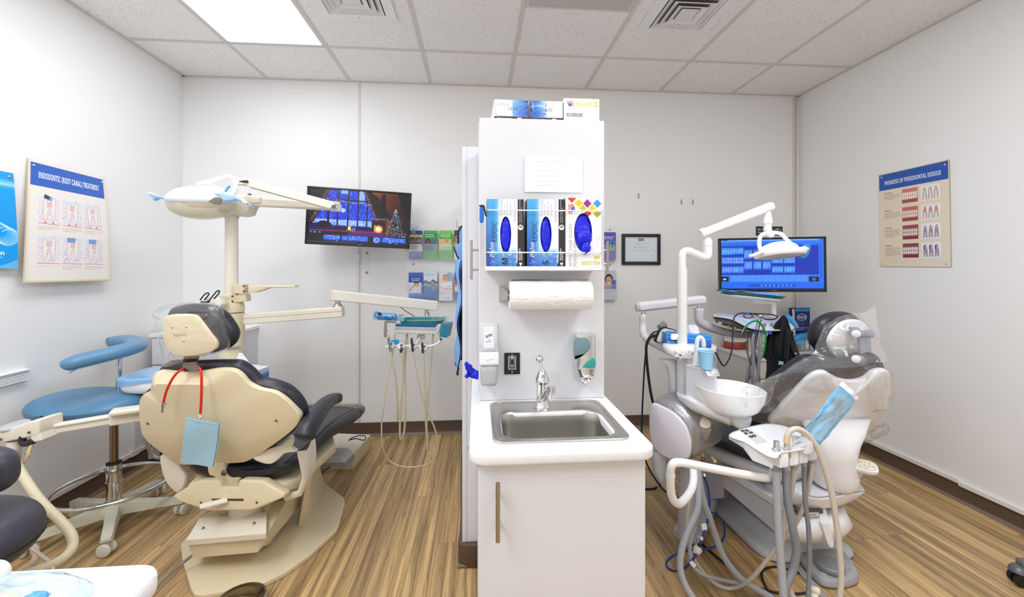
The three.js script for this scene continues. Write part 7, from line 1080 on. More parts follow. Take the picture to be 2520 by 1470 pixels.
// ---------- water unit with cuspidor ----------
{
  const t = thing('cuspidor_unit', 'white and silver water unit with a round spittoon bowl beside the white chair', 'cuspidor', at(1690, 1140, 1.9).setY(0.3));
  const N = V(-0.8, 0, 0.6), P = at(1650, 1060, 1.85);
  const m = frame(P, UP.clone().cross(N), N);
  const outer = smoothOutline(onPlane2([[1600, 998], [1606, 985], [1622, 982], [1648, 990], [1676, 1008], [1696, 1030], [1708, 1060], [1710, 1090], [1704, 1128], [1690, 1136], [1650, 1134], [1622, 1122], [1606, 1098], [1600, 1060]], m), 8);
  part('silver_housing', extrude(outer, 0.31, 0.045, [], 1.3, 8).translate(0, 0, -0.312).applyMatrix4(m), S(0xa9a9ac, 0.35, 0.65), t);
  const pan = smoothOutline(onPlane2([[1601, 1002], [1608, 992], [1629, 999], [1662, 1018], [1687, 1046], [1700, 1080], [1701, 1107], [1694, 1129], [1657, 1131], [1624, 1116], [1605, 1090]], m), 8);
  part('side_panel', cushion(pan, 0.02, m.clone().multiply(new THREE.Matrix4().makeTranslation(0, 0, 0.0)), 4, 0.012, 0.01), M.lilac, t);
  part('filter_cap', lathe([[0, 0.016], [0.026, 0.014], [0.033, 0.008], [0.033, 0]], at(1729, 1040, 1.84), V(0.15, 0.8, 0.5)), M.beigeLight, t);
  part('cap_collar', lathe([[0.034, 0], [0.044, -0.006], [0.05, -0.05]], at(1729, 1041, 1.845), V(0.1, 0.8, 0.5)), M.silver, t);
  part('socket', [lathe([[0.004, 0.008], [0.0075, 0.008], [0.009, 0]], at(1729, 1131, 1.825), FW.clone().negate().add(V(0.4, 0, 0)), 20), cyl(at(1729, 1131, 1.825), at(1729, 1131, 1.95), 0.009)], M.darkSteel, t); part('valve', cyl(at(1753, 1128, 1.84), at(1760, 1136, 1.80), 0.0075, 0.006), M.tan, t);
  part('water_bottle', loft([[1108, 1604, 1640], [1135, 1604, 1640], [1160, 1606, 1638], [1174, 1614, 1632], [1184, 1618, 1628]].map(([y, a, b]) => { const c = at((a + b) / 2, y, 1.92), rx = (b - a) / 2 * 1.92 / F; return superE(28, rx, 0.032, 2.3).map(([x, z]) => c.clone().addScaledVector(RT, x).addScaledVector(FW, z)); })), S(0xd5dbe0, 0.3, 0, { transmission: 0.3 }), t);
  part('stand', cyl(at(1690, 1140, 1.98), at(1690, 1140, 1.98).setY(0.06), 0.03, 0.04), castM, t); part('stand_foot', beam(at(1690, 1140, 1.98).setY(0.06), rc(0.45, -0.1, 0.07), 0.12, 0.05, 0.012), castM, t);
  // pillars
  const pd = 2.0, base = at(1679, 985, pd), col = (x0, x1, y0, y1, d = pd) => cyl(at((x0 + x1) / 2, y0, d), at((x0 + x1) / 2, y1, d), (x1 - x0) / 2 * d / F);
  part('left_pillar', [loft([[885, 1622, 1664], [900, 1638, 1665], [925, 1645, 1665], [970, 1646, 1665]].map(([y, a, b]) => { const c = at((a + b) / 2, y, 2.04), rx = (b - a) / 2 * 2.04 / F; return superE(28, rx, 0.024, 2.2).map(([x, z]) => c.clone().addScaledVector(RT, x).addScaledVector(FW, z)); }))], shellM, t);
  part('pillar_collar', [lathe([[0.036, 0], [0.034, 0.01], [0.02, 0.014]], at(1655, 978, 2.04)), lathe([[0.032, 0], [0.03, 0.012], [0.02, 0.014]], at(1679, 984, pd))], M.silver, t);
  // cuspidor tower, bowl, tap
  const tw = (q) => q.map((p) => at(...p));
  part('tower', loft([tw([[1689, 900, 1.86], [1727, 911, 1.80], [1762, 916, 1.90], [1722, 900, 1.98]]), tw([[1689, 905, 1.86], [1727, 915, 1.80], [1763, 920, 1.90], [1722, 905, 1.98]]), tw([[1688, 985, 1.86], [1729, 1002, 1.80], [1766, 985, 1.90], [1720, 975, 1.98]])], true, 0.5), S(0xe6e7ec, 0.3), t);
  part('tower_top', loft([tw([[1688, 897, 1.86], [1727, 908, 1.79], [1766, 909, 1.89], [1722, 895, 1.98]]), tw([[1688, 901, 1.86], [1728, 912, 1.79], [1768, 915, 1.89], [1722, 900, 1.98]])], true, 0.4), M.white, t);
  part('spout_hood', loft([tw([[1727, 909, 1.80], [1752, 905, 1.86], [1764, 909, 1.88], [1735, 914, 1.78]]), tw([[1737, 914, 1.77], [1757, 908, 1.82], [1768, 913, 1.86], [1744, 918, 1.76]]), tw([[1742, 925, 1.75], [1763, 918, 1.80], [1772, 926, 1.84], [1752, 927, 1.75]])], true, 0.5), M.whiteGloss, t);
  const bc = at(1795, 962, 1.80), bt = new THREE.Matrix4().makeRotationFromEuler(new THREE.Euler(0.02, 0, -0.05)).setPosition(bc);
  const bowlP = [[0.05, -0.092], [0.085, -0.085], [0.112, -0.06], [0.126, -0.025], [0.131, 0.012], [0.130, 0.016], [0.127, 0.016], [0.122, 0.0], [0.106, -0.045], [0.075, -0.072], [0.02, -0.08]];
  part('bowl', loft([[0.001, -0.092], ...bowlP, [0.001, -0.08]].map(([r, y]) => superE(64, r * 1.02, r * 0.95, 2.25).map(([x, z]) => V(x, y, z).applyMatrix4(bt))), false), S(0xf8f7f5, 0.12, 0, { clearcoat: 0.8 }), t);
  part('bowl_foot', loft([[1018, 1790, 1845], [1030, 1786, 1846], [1042, 1795, 1842], [1050, 1806, 1832]].map(([y, a, b]) => { const c = at((a + b) / 2, y, 1.80), rx = (b - a) / 2 * 1.8 / F; return superE(32, rx, 0.045, 2.3).map(([x, z]) => c.clone().addScaledVector(RT, x).addScaledVector(FW, z)); })), shellM, t);
  part('bowl_arm', loft([tw([[1666, 972, 1.90], [1668, 966, 2.0], [1672, 985, 2.0], [1672, 990, 1.9]]), tw([[1700, 985, 1.80], [1704, 975, 1.95], [1706, 1004, 1.95], [1704, 1008, 1.80]]), tw([[1745, 1000, 1.76], [1750, 985, 1.9], [1752, 1022, 1.9], [1750, 1024, 1.76]]), tw([[1795, 1012, 1.76], [1800, 1000, 1.88], [1802, 1040, 1.86], [1797, 1044, 1.76]])].map((r) => new THREE.CatmullRomCurve3(r, true).getPoints(24).slice(0, -1)), true), shellM, t);
  part('cup_filler', [tube(pl([1713, 898, 1.86], [1714, 870, 1.86], [1715, 845, 1.86], [1718, 834, 1.86], [1724, 831, 1.86], [1730, 838, 1.86], [1732, 852, 1.86]), 0.0095, 40, 14), cyl(at(1713, 899, 1.86), at(1714, 872, 1.86), 0.0155, 0.011)], M.white, t);
  const cup = thing('paper_cup', 'light blue disposable cup standing under the tap of the spittoon', 'cup', at(1737, 909, 1.80));
  part('cup_wall', lathe([[0.0245, 0], [0.0255, 0.003], [0.0305, 0.066], [0.0335, 0.0705], [0.0335, 0.0735], [0.0315, 0.074], [0.0295, 0.068], [0.0245, 0.004], [0, 0.003]], at(1737, 908, 1.80)), M.cup, cup); part('rim', new THREE.TorusGeometry(0.0325, 0.0016, 8, 40).rotateX(Math.PI / 2).translate(...at(1737, 908, 1.80).add(V(0, 0.073, 0)).toArray()), M.cup, cup);
  // near arm carrying the assistant instruments
  part('support_tube', tube(pl([1706, 1152, 1.62], [1707, 1180, 1.60], [1702, 1204, 1.57], [1688, 1226, 1.53], [1672, 1240, 1.5], [1660, 1234, 1.48], [1652, 1216, 1.47], [1650, 1190, 1.46], [1650, 1164, 1.455], [1653, 1147, 1.45], [1664, 1139, 1.45], [1690, 1141, 1.45], [1745, 1152, 1.46], [1830, 1168, 1.47], [1880, 1176, 1.48], [1896, 1174, 1.49], [1904, 1160, 1.5], [1904, 1140, 1.5]), 0.0138, 150, 16, false, 0.5), M.white, t);
  part('tube_sleeve', cyl(at(1650, 1166, 1.456), at(1650, 1174, 1.457), 0.0152), M.white, t);
}
{ // assistant instrument table
  const t = thing('assistant_table', 'white instrument table with push buttons and four instrument holders over the hoses', 'instrument table', at(1900, 1160, 1.5));
  const top = smoothOutline([[1793, 1074], [1798, 1066], [1830, 1055], [1863, 1046], [1898, 1043], [1943, 1053], [1980, 1072], [2014, 1094], [2020, 1100], [1998, 1104], [1972, 1110], [1946, 1114], [1922, 1118], [1912, 1130], [1890, 1126], [1862, 1110], [1830, 1090]].map(([x, y]) => [x, y]), 6);
  const yT = at(1880, 1080, 1.55).y, yAt = (x, y, dy) => onY(x, y, yT + dy);
  const R = (k, dy) => top.map(([x, y]) => { const c = onY(1900, 1085, yT + dy), p = onY(x, y, yT + dy); return c.lerp(p, k); });
  part('top_shell', loft([R(0.9, 0.004), R(0.98, 0.001), R(1.0, -0.006), R(0.985, -0.03), R(0.95, -0.04)]), M.whiteGloss, t);
  const lobe = (x0, x1, y0, y1, d) => part('holder', plate([[x0 - 1, y0 + 8], [x0 + 5, y0 + 1], [x0 + 13, y0], [x1 - 1, y0 + 4], [x1, y0 + 16], [x1, y1 - 3], [x1 - 4, y1], [x0 + 2, y1 + 2], [x0, y1]], at((x0 + x1) / 2, (y0 + y1) / 2, d - 0.03), FW.clone().negate().add(V(0.15, 0.15, 0)), 0.075, 0.006, 0, null, 0.6), M.whiteGloss, t);
  part('front_skirt', loft([[[1793, 1076, 1.60], [1830, 1090, 1.52], [1874, 1112, 1.47], [1913, 1124, 1.45], [1919, 1124, 1.47], [1880, 1100, 1.55], [1830, 1075, 1.62]], [[1794, 1081, 1.60], [1828, 1102, 1.53], [1852, 1134, 1.48], [1908, 1156, 1.45], [1918, 1156, 1.47], [1880, 1130, 1.55], [1830, 1085, 1.62]]].map((r) => r.map((q) => at(...q))), true, 0.8), M.whiteGloss, t);
  lobe(1921, 1943, 1112, 1152, 1.46); lobe(1945, 1968, 1107, 1147, 1.48); lobe(1969, 1991, 1103, 1141, 1.50); lobe(1992, 2013, 1097, 1134, 1.53);
  const kq = [[1818, 1057], [1846, 1056], [1890, 1088], [1863, 1094]].map(([x, y]) => yAt(x, y, 0.0045)); const kb = part('keypad_strip', plateQuad(kq, 0.002), S(0xcfd0ce, 0.4), t);
  for (const [x, y] of [[1828, 1061], [1838, 1060], [1836, 1067], [1848, 1065], [1848, 1075], [1856, 1073]]) part('button', lathe([[0, 0.0025], [0.006, 0.002], [0.007, 0]], yAt(x, y, 0.006), UP, 18), S(0x3c3c40, 0.45), kb);
  const tool = (x, y0, y1, d) => { part('valve_body', [cyl(at(x, y1, d), at(x, y1 - 18, d), 0.013, 0.0125), cyl(at(x, y1 - 18, d), at(x, y0 + 3, d), 0.0115, 0.0085), cyl(at(x, y0 + 3, d), at(x, y0, d), 0.0095, 0.0085), cyl(at(x - 9, (y0 + y1) / 2 + 2, d - 0.01), at(x + 8, (y0 + y1) / 2 + 6, d - 0.01), 0.003)], M.chrome, t); };
  tool(1911, 1086, 1122, 1.44); tool(1936, 1083, 1122, 1.45);
  part('tool_plug', [cyl(at(1957, 1112, 1.47), at(1957, 1103, 1.47), 0.008, 0.006)], M.tan, t);
  // sterile pouch with a suction handle inside
  const p = thing('sterile_pouch', 'clear and blue sterilisation pouch covering a suction handle beside the white table', 'pouch', at(1990, 1115, 1.5));
  const f = (u, v, o) => { const A = at(2071, 939, 1.70 - o), B = at(2113, 981, 1.72 - o), C = at(2016, 1100, 1.53 - o), D = at(1966, 1080, 1.50 - o); return D.lerp(C, u).lerp(A.lerp(B, u), v).addScaledVector(FW, -0.012 * Math.sin(Math.PI * u) + 0.006 * perlin.noise(u * 5, v * 7, o * 90)); };
  const pt = canvasTex(240, 640, (c, w, h) => { c.fillStyle = '#a4dcf5'; c.fillRect(0, 0, w, h); c.fillStyle = '#dcf1fb'; c.fillRect(40, 90, 150, 500); c.fillStyle = '#f5f6fa'; c.fillRect(0, 0, w, 44); c.fillStyle = '#1c2f78'; c.fillRect(0, 0, 10, 44); c.fillRect(w - 10, 0, 10, 44); c.fillStyle = '#9fb0d8'; c.font = '15px sans-serif'; c.fillText('SELF SEAL POUCH', 60, 28); c.save(); c.translate(222, 470); c.rotate(-Math.PI / 2); c.fillStyle = '#2f62b4'; c.font = 'bold 17px sans-serif'; c.fillText('Indicator Color Changes When Ethylene Oxide Processed', 0, 0, 330); c.restore(); c.save(); c.translate(26, 440); c.rotate(-Math.PI / 2); c.fillStyle = '#2f62b4'; c.font = 'bold 15px sans-serif'; c.fillText('Indicator Color Changes', 0, 0); c.restore(); c.strokeStyle = '#5ab0e0'; c.lineWidth = 3; for (let i = 0; i < 5; i++) { c.beginPath(); c.moveTo(30 + i * 6, h - 60 + i * 8); c.quadraticCurveTo(120, h - 20 + i * 6, 210 - i * 5, h - 70 + i * 8); c.stroke(); } });
  part('front_film', grid(16, 36, (u, v) => f(u, v, 0.012)), S(0xffffff, 0.18, 0, { map: pt, transmission: 0.72, clearcoat: 0.4 }), p);
  part('paper_back', grid(16, 36, (u, v) => f(u, v, -0.03)), S(0xa6daf2, 0.8), p);
  part('seal_flap', grid(12, 3, (u, v) => f(u, 0.93 + 0.075 * v, 0.015)), S(0xf4f5f9, 0.6), p);
  part('suction_handle', tube(pl([2052, 986, 1.652], [2062, 984, 1.656], [2070, 990, 1.655], [2070, 1002, 1.65], [2058, 1012, 1.637], [2036, 1022, 1.615], [2010, 1036, 1.59], [1990, 1056, 1.55], [1978, 1078, 1.52]), 0.0095, 60, 12), S(0x6f8a8a, 0.4), p);
  const pp = thing('tool_wrapper', 'torn white paper wrapper with blue print over the instrument holders', 'paper wrapper', at(1975, 1112, 1.46));
  const wt = canvasTex(200, 160, (c) => { c.fillStyle = '#eef1f6'; c.fillRect(0, 0, 200, 160); c.fillStyle = '#4a6ab8'; c.font = 'bold 20px sans-serif'; c.save(); c.translate(40, 40); c.rotate(0.5); c.fillText('LOT 1 2 3', 0, 0); c.fillText('PROTECT', 0, 40); c.fillText('6 CITY', 40, 76); c.restore(); });
  part('paper', grid(10, 10, (u, v) => at(1948 + 44 * u + 14 * v, 1072 + 40 * v + 6 * u, 1.47 - 0.02 * u).addScaledVector(FW, 0.008 * Math.sin(u * 4 + v * 3))), S(0xffffff, 0.7, 0, { map: wt }), pp);
  part('underside', grid(10, 10, (u, v) => at(1948 + 44 * u + 14 * v, 1073 + 40 * v + 6 * u, 1.472 - 0.02 * u).addScaledVector(FW, 0.002 + 0.008 * Math.sin(u * 4 + v * 3))), S(0xbcd8ec, 0.7), pp);
}
// ---------- hoses and cords round the white chair ----------
{
  const H = (name, label, cat, m, r, pts, tail) => { const t = thing(name, label, cat, at(pts[0][0], pts[0][1], pts[0][2]), name === 'hose' ? 'hoses of the white chair' : undefined); part(cat === 'cord' ? 'cord' : 'tube', tube(pl(...pts), r, 120, 10), m, t); if (tail) tail(t); return t; };
  const cuff = (m, x, y, x2, y2, d, r) => (t) => part('end_cuff', cyl(at(x, y, d), at(x2, y2, d), r, r * 0.95), m, t);
  const G = M.hoseGrey, GD = M.hoseGreyDark;
  H('hose', 'thick light grey hose hanging straight down from the tip of the white instrument table', 'hose', G, 0.0125, [[1911, 1150, 1.455], [1912, 1224, 1.45], [1917, 1320, 1.44], [1924, 1416, 1.43], [1929, 1480, 1.42], [1931, 1530, 1.42]], cuff(GD, 1911, 1146, 1911, 1160, 1.455, 0.0135));
  H('hose', 'thick dark grey hose bowing out to the side below the second instrument holder', 'hose', GD, 0.0125, [[1934, 1148, 1.46], [1938, 1224, 1.45], [1951, 1300, 1.44], [1960, 1352, 1.44], [1952, 1400, 1.44], [1937, 1438, 1.43], [1929, 1480, 1.42], [1925, 1530, 1.42]], cuff(G, 1934, 1144, 1934, 1158, 1.46, 0.0135));
  H('hose', 'tan hose hanging behind the dark grey hose under the third holder', 'hose', M.hoseTan, 0.009, [[1955, 1143, 1.49], [1949, 1198, 1.50], [1936, 1256, 1.52], [1926, 1307, 1.54], [1922, 1380, 1.55], [1940, 1442, 1.55], [1958, 1480, 1.54]], cuff(G, 1956, 1140, 1954, 1154, 1.49, 0.0105));
  H('hose', 'slim grey hose hanging straight beside the foot control', 'hose', GD, 0.0075, [[1979, 1138, 1.50], [1981, 1224, 1.49], [1990, 1304, 1.48], [1992, 1384, 1.47], [1989, 1470, 1.46], [1988, 1530, 1.46]], cuff(G, 1979, 1134, 1979, 1148, 1.50, 0.009));
  H('hose', 'slim grey hose sweeping in a long loop over the floor to the water unit', 'hose', M.hoseTan, 0.0072, [[2000, 1130, 1.53], [1992, 1192, 1.53], [1976, 1249, 1.54], [1958, 1290, 1.55], [1932, 1322, 1.56], [1892, 1374, 1.6], [1847, 1426, 1.66], [1812, 1446, 1.72], [1783, 1447, 1.74], [1751, 1430, 1.76], [1719, 1394, 1.8], [1697, 1352, 1.8], [1690, 1304, 1.8], [1697, 1236, 1.82], [1709, 1198, 1.84], [1714, 1150, 1.86]], cuff(G, 2000, 1126, 1999, 1140, 1.53, 0.009));
  H('hose', 'cream hose arching over the instrument table and down to the floor', 'hose', M.hoseTan, 0.0092, [[1936, 1086, 1.45], [1938, 1072, 1.45], [1947, 1060, 1.45], [1962, 1056, 1.45], [1980, 1064, 1.45], [2000, 1086, 1.45], [2017, 1116, 1.45], [2038, 1180, 1.45], [2052, 1243, 1.45], [2064, 1336, 1.45], [2070, 1416, 1.45], [2066, 1480, 1.45], [2060, 1530, 1.45]], cuff(M.tan, 1936, 1090, 1937, 1078, 1.45, 0.0105));
  H('hose', 'thick pale hose bowing down to the floor beside the sink cabinet', 'hose', G, 0.0125, [[1718, 1150, 1.72], [1719, 1208, 1.70], [1715, 1256, 1.68], [1694, 1304, 1.66], [1678, 1352, 1.64], [1674, 1400, 1.62], [1686, 1441, 1.6], [1706, 1475, 1.58], [1730, 1520, 1.56]], cuff(GD, 1718, 1146, 1718, 1164, 1.72, 0.014));
  H('hose', 'thick pale hose running straight across the floor towards the foot control', 'hose', G, 0.0125, [[1717, 1152, 1.76], [1729, 1224, 1.75], [1745, 1272, 1.74], [1761, 1320, 1.74], [1783, 1374, 1.72], [1821, 1422, 1.7], [1860, 1449, 1.68], [1895, 1470, 1.66], [1930, 1500, 1.62]], cuff(GD, 1717, 1148, 1719, 1166, 1.76, 0.014));
  H('hose', 'thin pale hose curling between the two thick hoses on the floor', 'hose', G, 0.0075, [[1722, 1160, 1.78], [1727, 1210, 1.78], [1726, 1250, 1.78], [1713, 1294, 1.78], [1699, 1336, 1.76], [1701, 1384, 1.74], [1729, 1414, 1.73], [1783, 1429, 1.73], [1828, 1438, 1.71], [1863, 1452, 1.7], [1900, 1476, 1.68], [1940, 1510, 1.64]], cuff(GD, 1722, 1156, 1723, 1172, 1.78, 0.009));
  const tagAt = (t, x, y, a, w, h, d) => part('label_flag', obx(frame(at(x, y, d), RT.clone().multiplyScalar(Math.cos(a)).addScaledVector(UP, Math.sin(a)), FW.clone().negate()), w, h, 0.0015, 0.0004), M.white, t);
  const bc = H('blue_cable', 'bright blue cord with white label flags looping over the floor', 'cord', M.cableBlue, 0.0048, [[1732, 1172, 1.80], [1742, 1200, 1.78], [1746, 1230, 1.76], [1744, 1268, 1.74], [1732, 1313, 1.72], [1719, 1349, 1.7], [1703, 1381, 1.69], [1676, 1404, 1.72], [1652, 1404, 1.76], [1639, 1391, 1.8], [1649, 1374, 1.84], [1681, 1358, 1.86], [1738, 1352, 1.87], [1770, 1339, 1.9], [1783, 1313, 1.96], [1777, 1281, 2.04], [1752, 1262, 2.1], [1720, 1250, 2.14], [1680, 1232, 2.2]]);
  tagAt(bc, 1733, 1297, 0.15, 0.02, 0.026, 1.71); tagAt(bc, 1727, 1326, 0.2, 0.009, 0.014, 1.70); tagAt(bc, 1705, 1389, -0.8, 0.026, 0.015, 1.675);
  part('connector', [cyl(at(1720, 1345, 1.70), at(1712, 1362, 1.70), 0.011), cyl(at(1718, 1350, 1.70), at(1715, 1357, 1.70), 0.016)], S(0xd9d9dc, 0.3), bc); part('plug', cyl(at(1732, 1168, 1.80), at(1734, 1176, 1.79), 0.009), M.steel, bc);
  part('sleeve', cyl(at(1723, 1340, 1.70), at(1720, 1346, 1.70), 0.008), M.black, bc); part('sleeve', cyl(at(1712, 1362, 1.70), at(1710, 1367, 1.70), 0.008), M.black, bc);
  const fl = (name, label, m, r, px) => { const t = thing(name, label, 'cord', onY(px[0][0], px[0][1], 0)); part('cord', tube(px.map(([x, y, h]) => (h > 5 ? at(x, y, h - 10) : onY(x, y, (h ?? 0) + r))), r, 120, 8), m, t); return t; };
  fl('black_cable', 'black cord lying across the floor under the pale hoses', M.cableBlack, 0.0045, [[1711, 1198, 12.0], [1696, 1224, 12.0], [1687, 1250], [1688, 1281], [1713, 1326], [1764, 1371], [1828, 1425], [1863, 1446], [1924, 1461], [1985, 1460], [2010, 1448]]);
  fl('black_cable', 'black cord lying in a loop beside the foot control', M.cableBlack, 0.0045, [[1900, 1475], [1882, 1440], [1874, 1413], [1885, 1400], [1911, 1396], [1956, 1407], [1990, 1425], [2008, 1450]]);
  fl('black_cable', 'short black cord curling from behind the sink cabinet', M.cableBlack, 0.0055, [[1572, 1204], [1592, 1204], [1612, 1202], [1624, 1192], [1629, 1176, 12.1]]);
  const nv = thing('navy_cable', 'dark navy cord hanging from the white arm behind the sink counter', 'cord', at(1590, 870, 2.2));
  part('cord', tube(pl([1616, 816, 2.24], [1604, 822, 2.22], [1594, 842, 2.2], [1588, 880, 2.2], [1584, 940, 2.2], [1581, 1000, 2.2], [1579, 1060, 2.2], [1582, 1110, 2.2], [1592, 1142, 2.22], [1612, 1178, 2.24], [1640, 1212, 2.28], [1700, 1238, 2.33], [1720, 1246, 2.34]), 0.0042, 120, 8), M.cableNavy, nv);
  const bk = thing('device_cable', 'thick black cable dropping from the white device to the water unit', 'cord', at(1600, 840, 2.18));
  part('cord', tube(pl([1612, 826, 2.2], [1600, 830, 2.18], [1591, 850, 2.18], [1591, 880, 2.18], [1596, 930, 2.18], [1603, 975, 2.16], [1610, 1000, 2.14]), 0.0068, 70, 10), M.cableBlack, bk); part('strain_relief', cyl(at(1618, 826, 2.2), at(1605, 828, 2.19), 0.011, 0.008), M.black, bk);
  const w3 = thing('cable_bundle', 'bundle of grey tubes running under the foot control', 'tube bundle', onY(1960, 1400, 0)); for (const o of [-5, 0, 5]) part('tube', tube([[1929 + o, 1339], [1949 + o, 1377], [1978 + o, 1415], [2001 + o, 1440], [2030 + o, 1475]].map(([x, y]) => onY(x, y, 0.006)), 0.0048, 40, 8), G, w3);
  const nz = thing('hose_coupling', 'small cream hose coupling lying on the floor before the foot control', 'coupling', onY(2005, 1470, 0));
  part('barrel', [cyl(at(2000, 1452, 1.62), at(2012, 1456, 1.62), 0.012, 0.014), cyl(at(1996, 1446, 1.62), at(2001, 1453, 1.62), 0.007, 0.009)], M.beigeLight, nz); part('ring', cyl(at(2004, 1462, 1.62), at(2005, 1474, 1.61), 0.013), M.cream, nz);
  // foot control
  const ft = thing('foot_control', 'grey floor foot control with a round disc pedal near the white chair', 'foot control', onY(2040, 1410, 0));
  const op = [[1968, 1382], [1973, 1368], [1990, 1360], [2020, 1357], [2050, 1357], [2066, 1362], [2084, 1380], [2100, 1400], [2112, 1422], [2113, 1434], [2098, 1445], [2060, 1451], [2024, 1446], [2004, 1430], [1984, 1408]];
  const R0 = new THREE.CatmullRomCurve3(op.map(([x, y]) => onY(x, y, 0.002)), true, 'centripetal').getPoints(80).slice(0, -1), cc = R0.reduce((s, p) => s.add(p), V(0, 0, 0)).divideScalar(R0.length), fk = (k, y) => R0.map((p) => cc.clone().lerp(p, k).setY(y));
  const fM = S(0xa7a7ac, 0.5); part('base', loft([fk(1, 0.002), fk(1.0, 0.012), fk(0.97, 0.028), fk(0.92, 0.034), fk(0.5, 0.044)]), fM, ft);
  const dc = onY(2043, 1394, 0.05); part('disc_pedal', lathe([[0.0, 0.026], [0.046, 0.025], [0.052, 0.021], [0.053, 0.008], [0.047, 0.0]], dc.clone().setY(0.040)), S(0x8f9196, 0.35, 0.2), ft);
  for (const [x, y] of [[1990, 1376], [2034, 1362], [2026, 1414], [2094, 1408], [2068, 1372]]) part('button', lathe([[0, 0.009], [0.012, 0.008], [0.015, 0.003], [0.015, 0]], onY(x, y, 0.034).setY(0.033), UP, 20), fM, ft);
}
// ---------- lamp over the white chair ----------
{
  const t = thing('operating_lamp', 'white operating lamp on a jointed arm in front of the x-ray television', 'operating lamp', at(1679, 985, 2.0));
  const d = 2.0, W = M.white;
  part('lower_pole', cyl(at(1679, 986, d), at(1679, 852, d), 0.0245), W, t);
  part('pole', cyl(at(1678.5, 852, d), at(1678.5, 661, d), 0.0228), W, t);
  part('bent_pole', tube(pl([1678, 665, d], [1678, 640, d], [1680, 626, d], [1690, 619, d], [1704, 622, d - 0.02], [1724, 630, d - 0.05], [1736, 634, d - 0.07], [1741, 626, d - 0.07], [1741, 610, d - 0.07], [1741, 593, d - 0.07]), 0.0195, 70, 18), W, t);
  part('sleeve', cyl(at(1741, 606, d - 0.07), at(1741, 592, d - 0.07), 0.0205), W, t);
  part('pivot_pin', cyl(at(1741, 594, d - 0.07), at(1741, 578, d - 0.07), 0.0085), M.chrome, t);
  part('spring_arm', [beam(at(1728, 576, d - 0.07), at(1904, 506, d - 0.1), 0.044, 0.04, 0.016), cyl(at(1724, 577, d - 0.07), at(1736, 572, d - 0.07), 0.0225)], W, t);
  part('head_pin', cyl(at(1889, 527, d - 0.1), at(1889, 512, d - 0.1), 0.0085), M.chrome, t);
  const n = at(1889, 568, d - 0.1); part('neck', lathe([[0.0165, 0], [0.0165, 0.028], [0.0195, 0.03], [0.0195, 0.034], [0.0185, 0.05], [0.0145, 0.075], [0.013, 0.082], [0.006, 0.084]], n), M.whiteGloss, t);
  part('neck_elbow', tube(pl([1889, 568, d - 0.1], [1890, 573, d - 0.1], [1897, 577, d - 0.1]), 0.016, 12, 14), M.whiteGloss, t);
  part('yoke', tube(pl([1872, 617, d - 0.16], [1869, 606, d - 0.15], [1869, 590, d - 0.12], [1874, 579, d - 0.1], [1888, 574, d - 0.1], [1905, 573, d - 0.1], [1922, 576, d - 0.1], [1932, 586, d - 0.1], [1944, 598, d - 0.11], [1958, 610, d - 0.13], [1966, 616, d - 0.14]), 0.0085, 80, 14), M.whiteGloss, t);
  const hc = at(1918, 618, 1.88), tm = new THREE.Matrix4().makeRotationFromEuler(new THREE.Euler(-0.20, 0.1, 0.06)).setPosition(hc), el = (rx, rz, y, e = 2.6) => superE(56, rx, rz, e).map(([x, z]) => V(x, y, z).applyMatrix4(tm));
  part('head_dome', loft([el(0.085, 0.055, 0.0), el(0.078, 0.05, 0.016), el(0.064, 0.042, 0.028), el(0.04, 0.03, 0.036), el(0.002, 0.002, 0.039)], false), M.whiteGloss, t);
  part('lens_rim', loft([el(0.08, 0.052, 0.004), el(0.102, 0.072, 0.0), el(0.106, 0.076, -0.006), el(0.105, 0.075, -0.02), el(0.098, 0.068, -0.026)], false), M.whiteGloss, t);
  part('lens', loft([el(0.098, 0.068, -0.025), el(0.07, 0.05, -0.029), el(0.001, 0.001, -0.031)], false), S(0xc4bfbc, 0.35, 0, { clearcoat: 0.4, bumpMap: filmBump, bumpScale: 0.003 }), t);
  part('handle', tube(pl([1880, 618, 1.85], [1868, 623, 1.83], [1856, 628, 1.82], [1847, 630, 1.82]), 0.0075, 20, 10), M.white, t); const hd = part('handle', tube(pl([1956, 616, 1.88], [1970, 612, 1.87], [1980, 611, 1.86], [1986, 613, 1.86]), 0.0075, 20, 10), M.white, t);
  part('plastic_wrap', plate([[1976, 614], [1982, 604], [1992, 601], [1997, 606], [1994, 622], [1986, 634], [1975, 637], [1970, 630]], at(1984, 618, 1.92), FW, 0.02, 0.006, 3), S(0x2f9fe4, 0.25, 0, { transmission: 0.4, clearcoat: 0.5 }), hd);
}
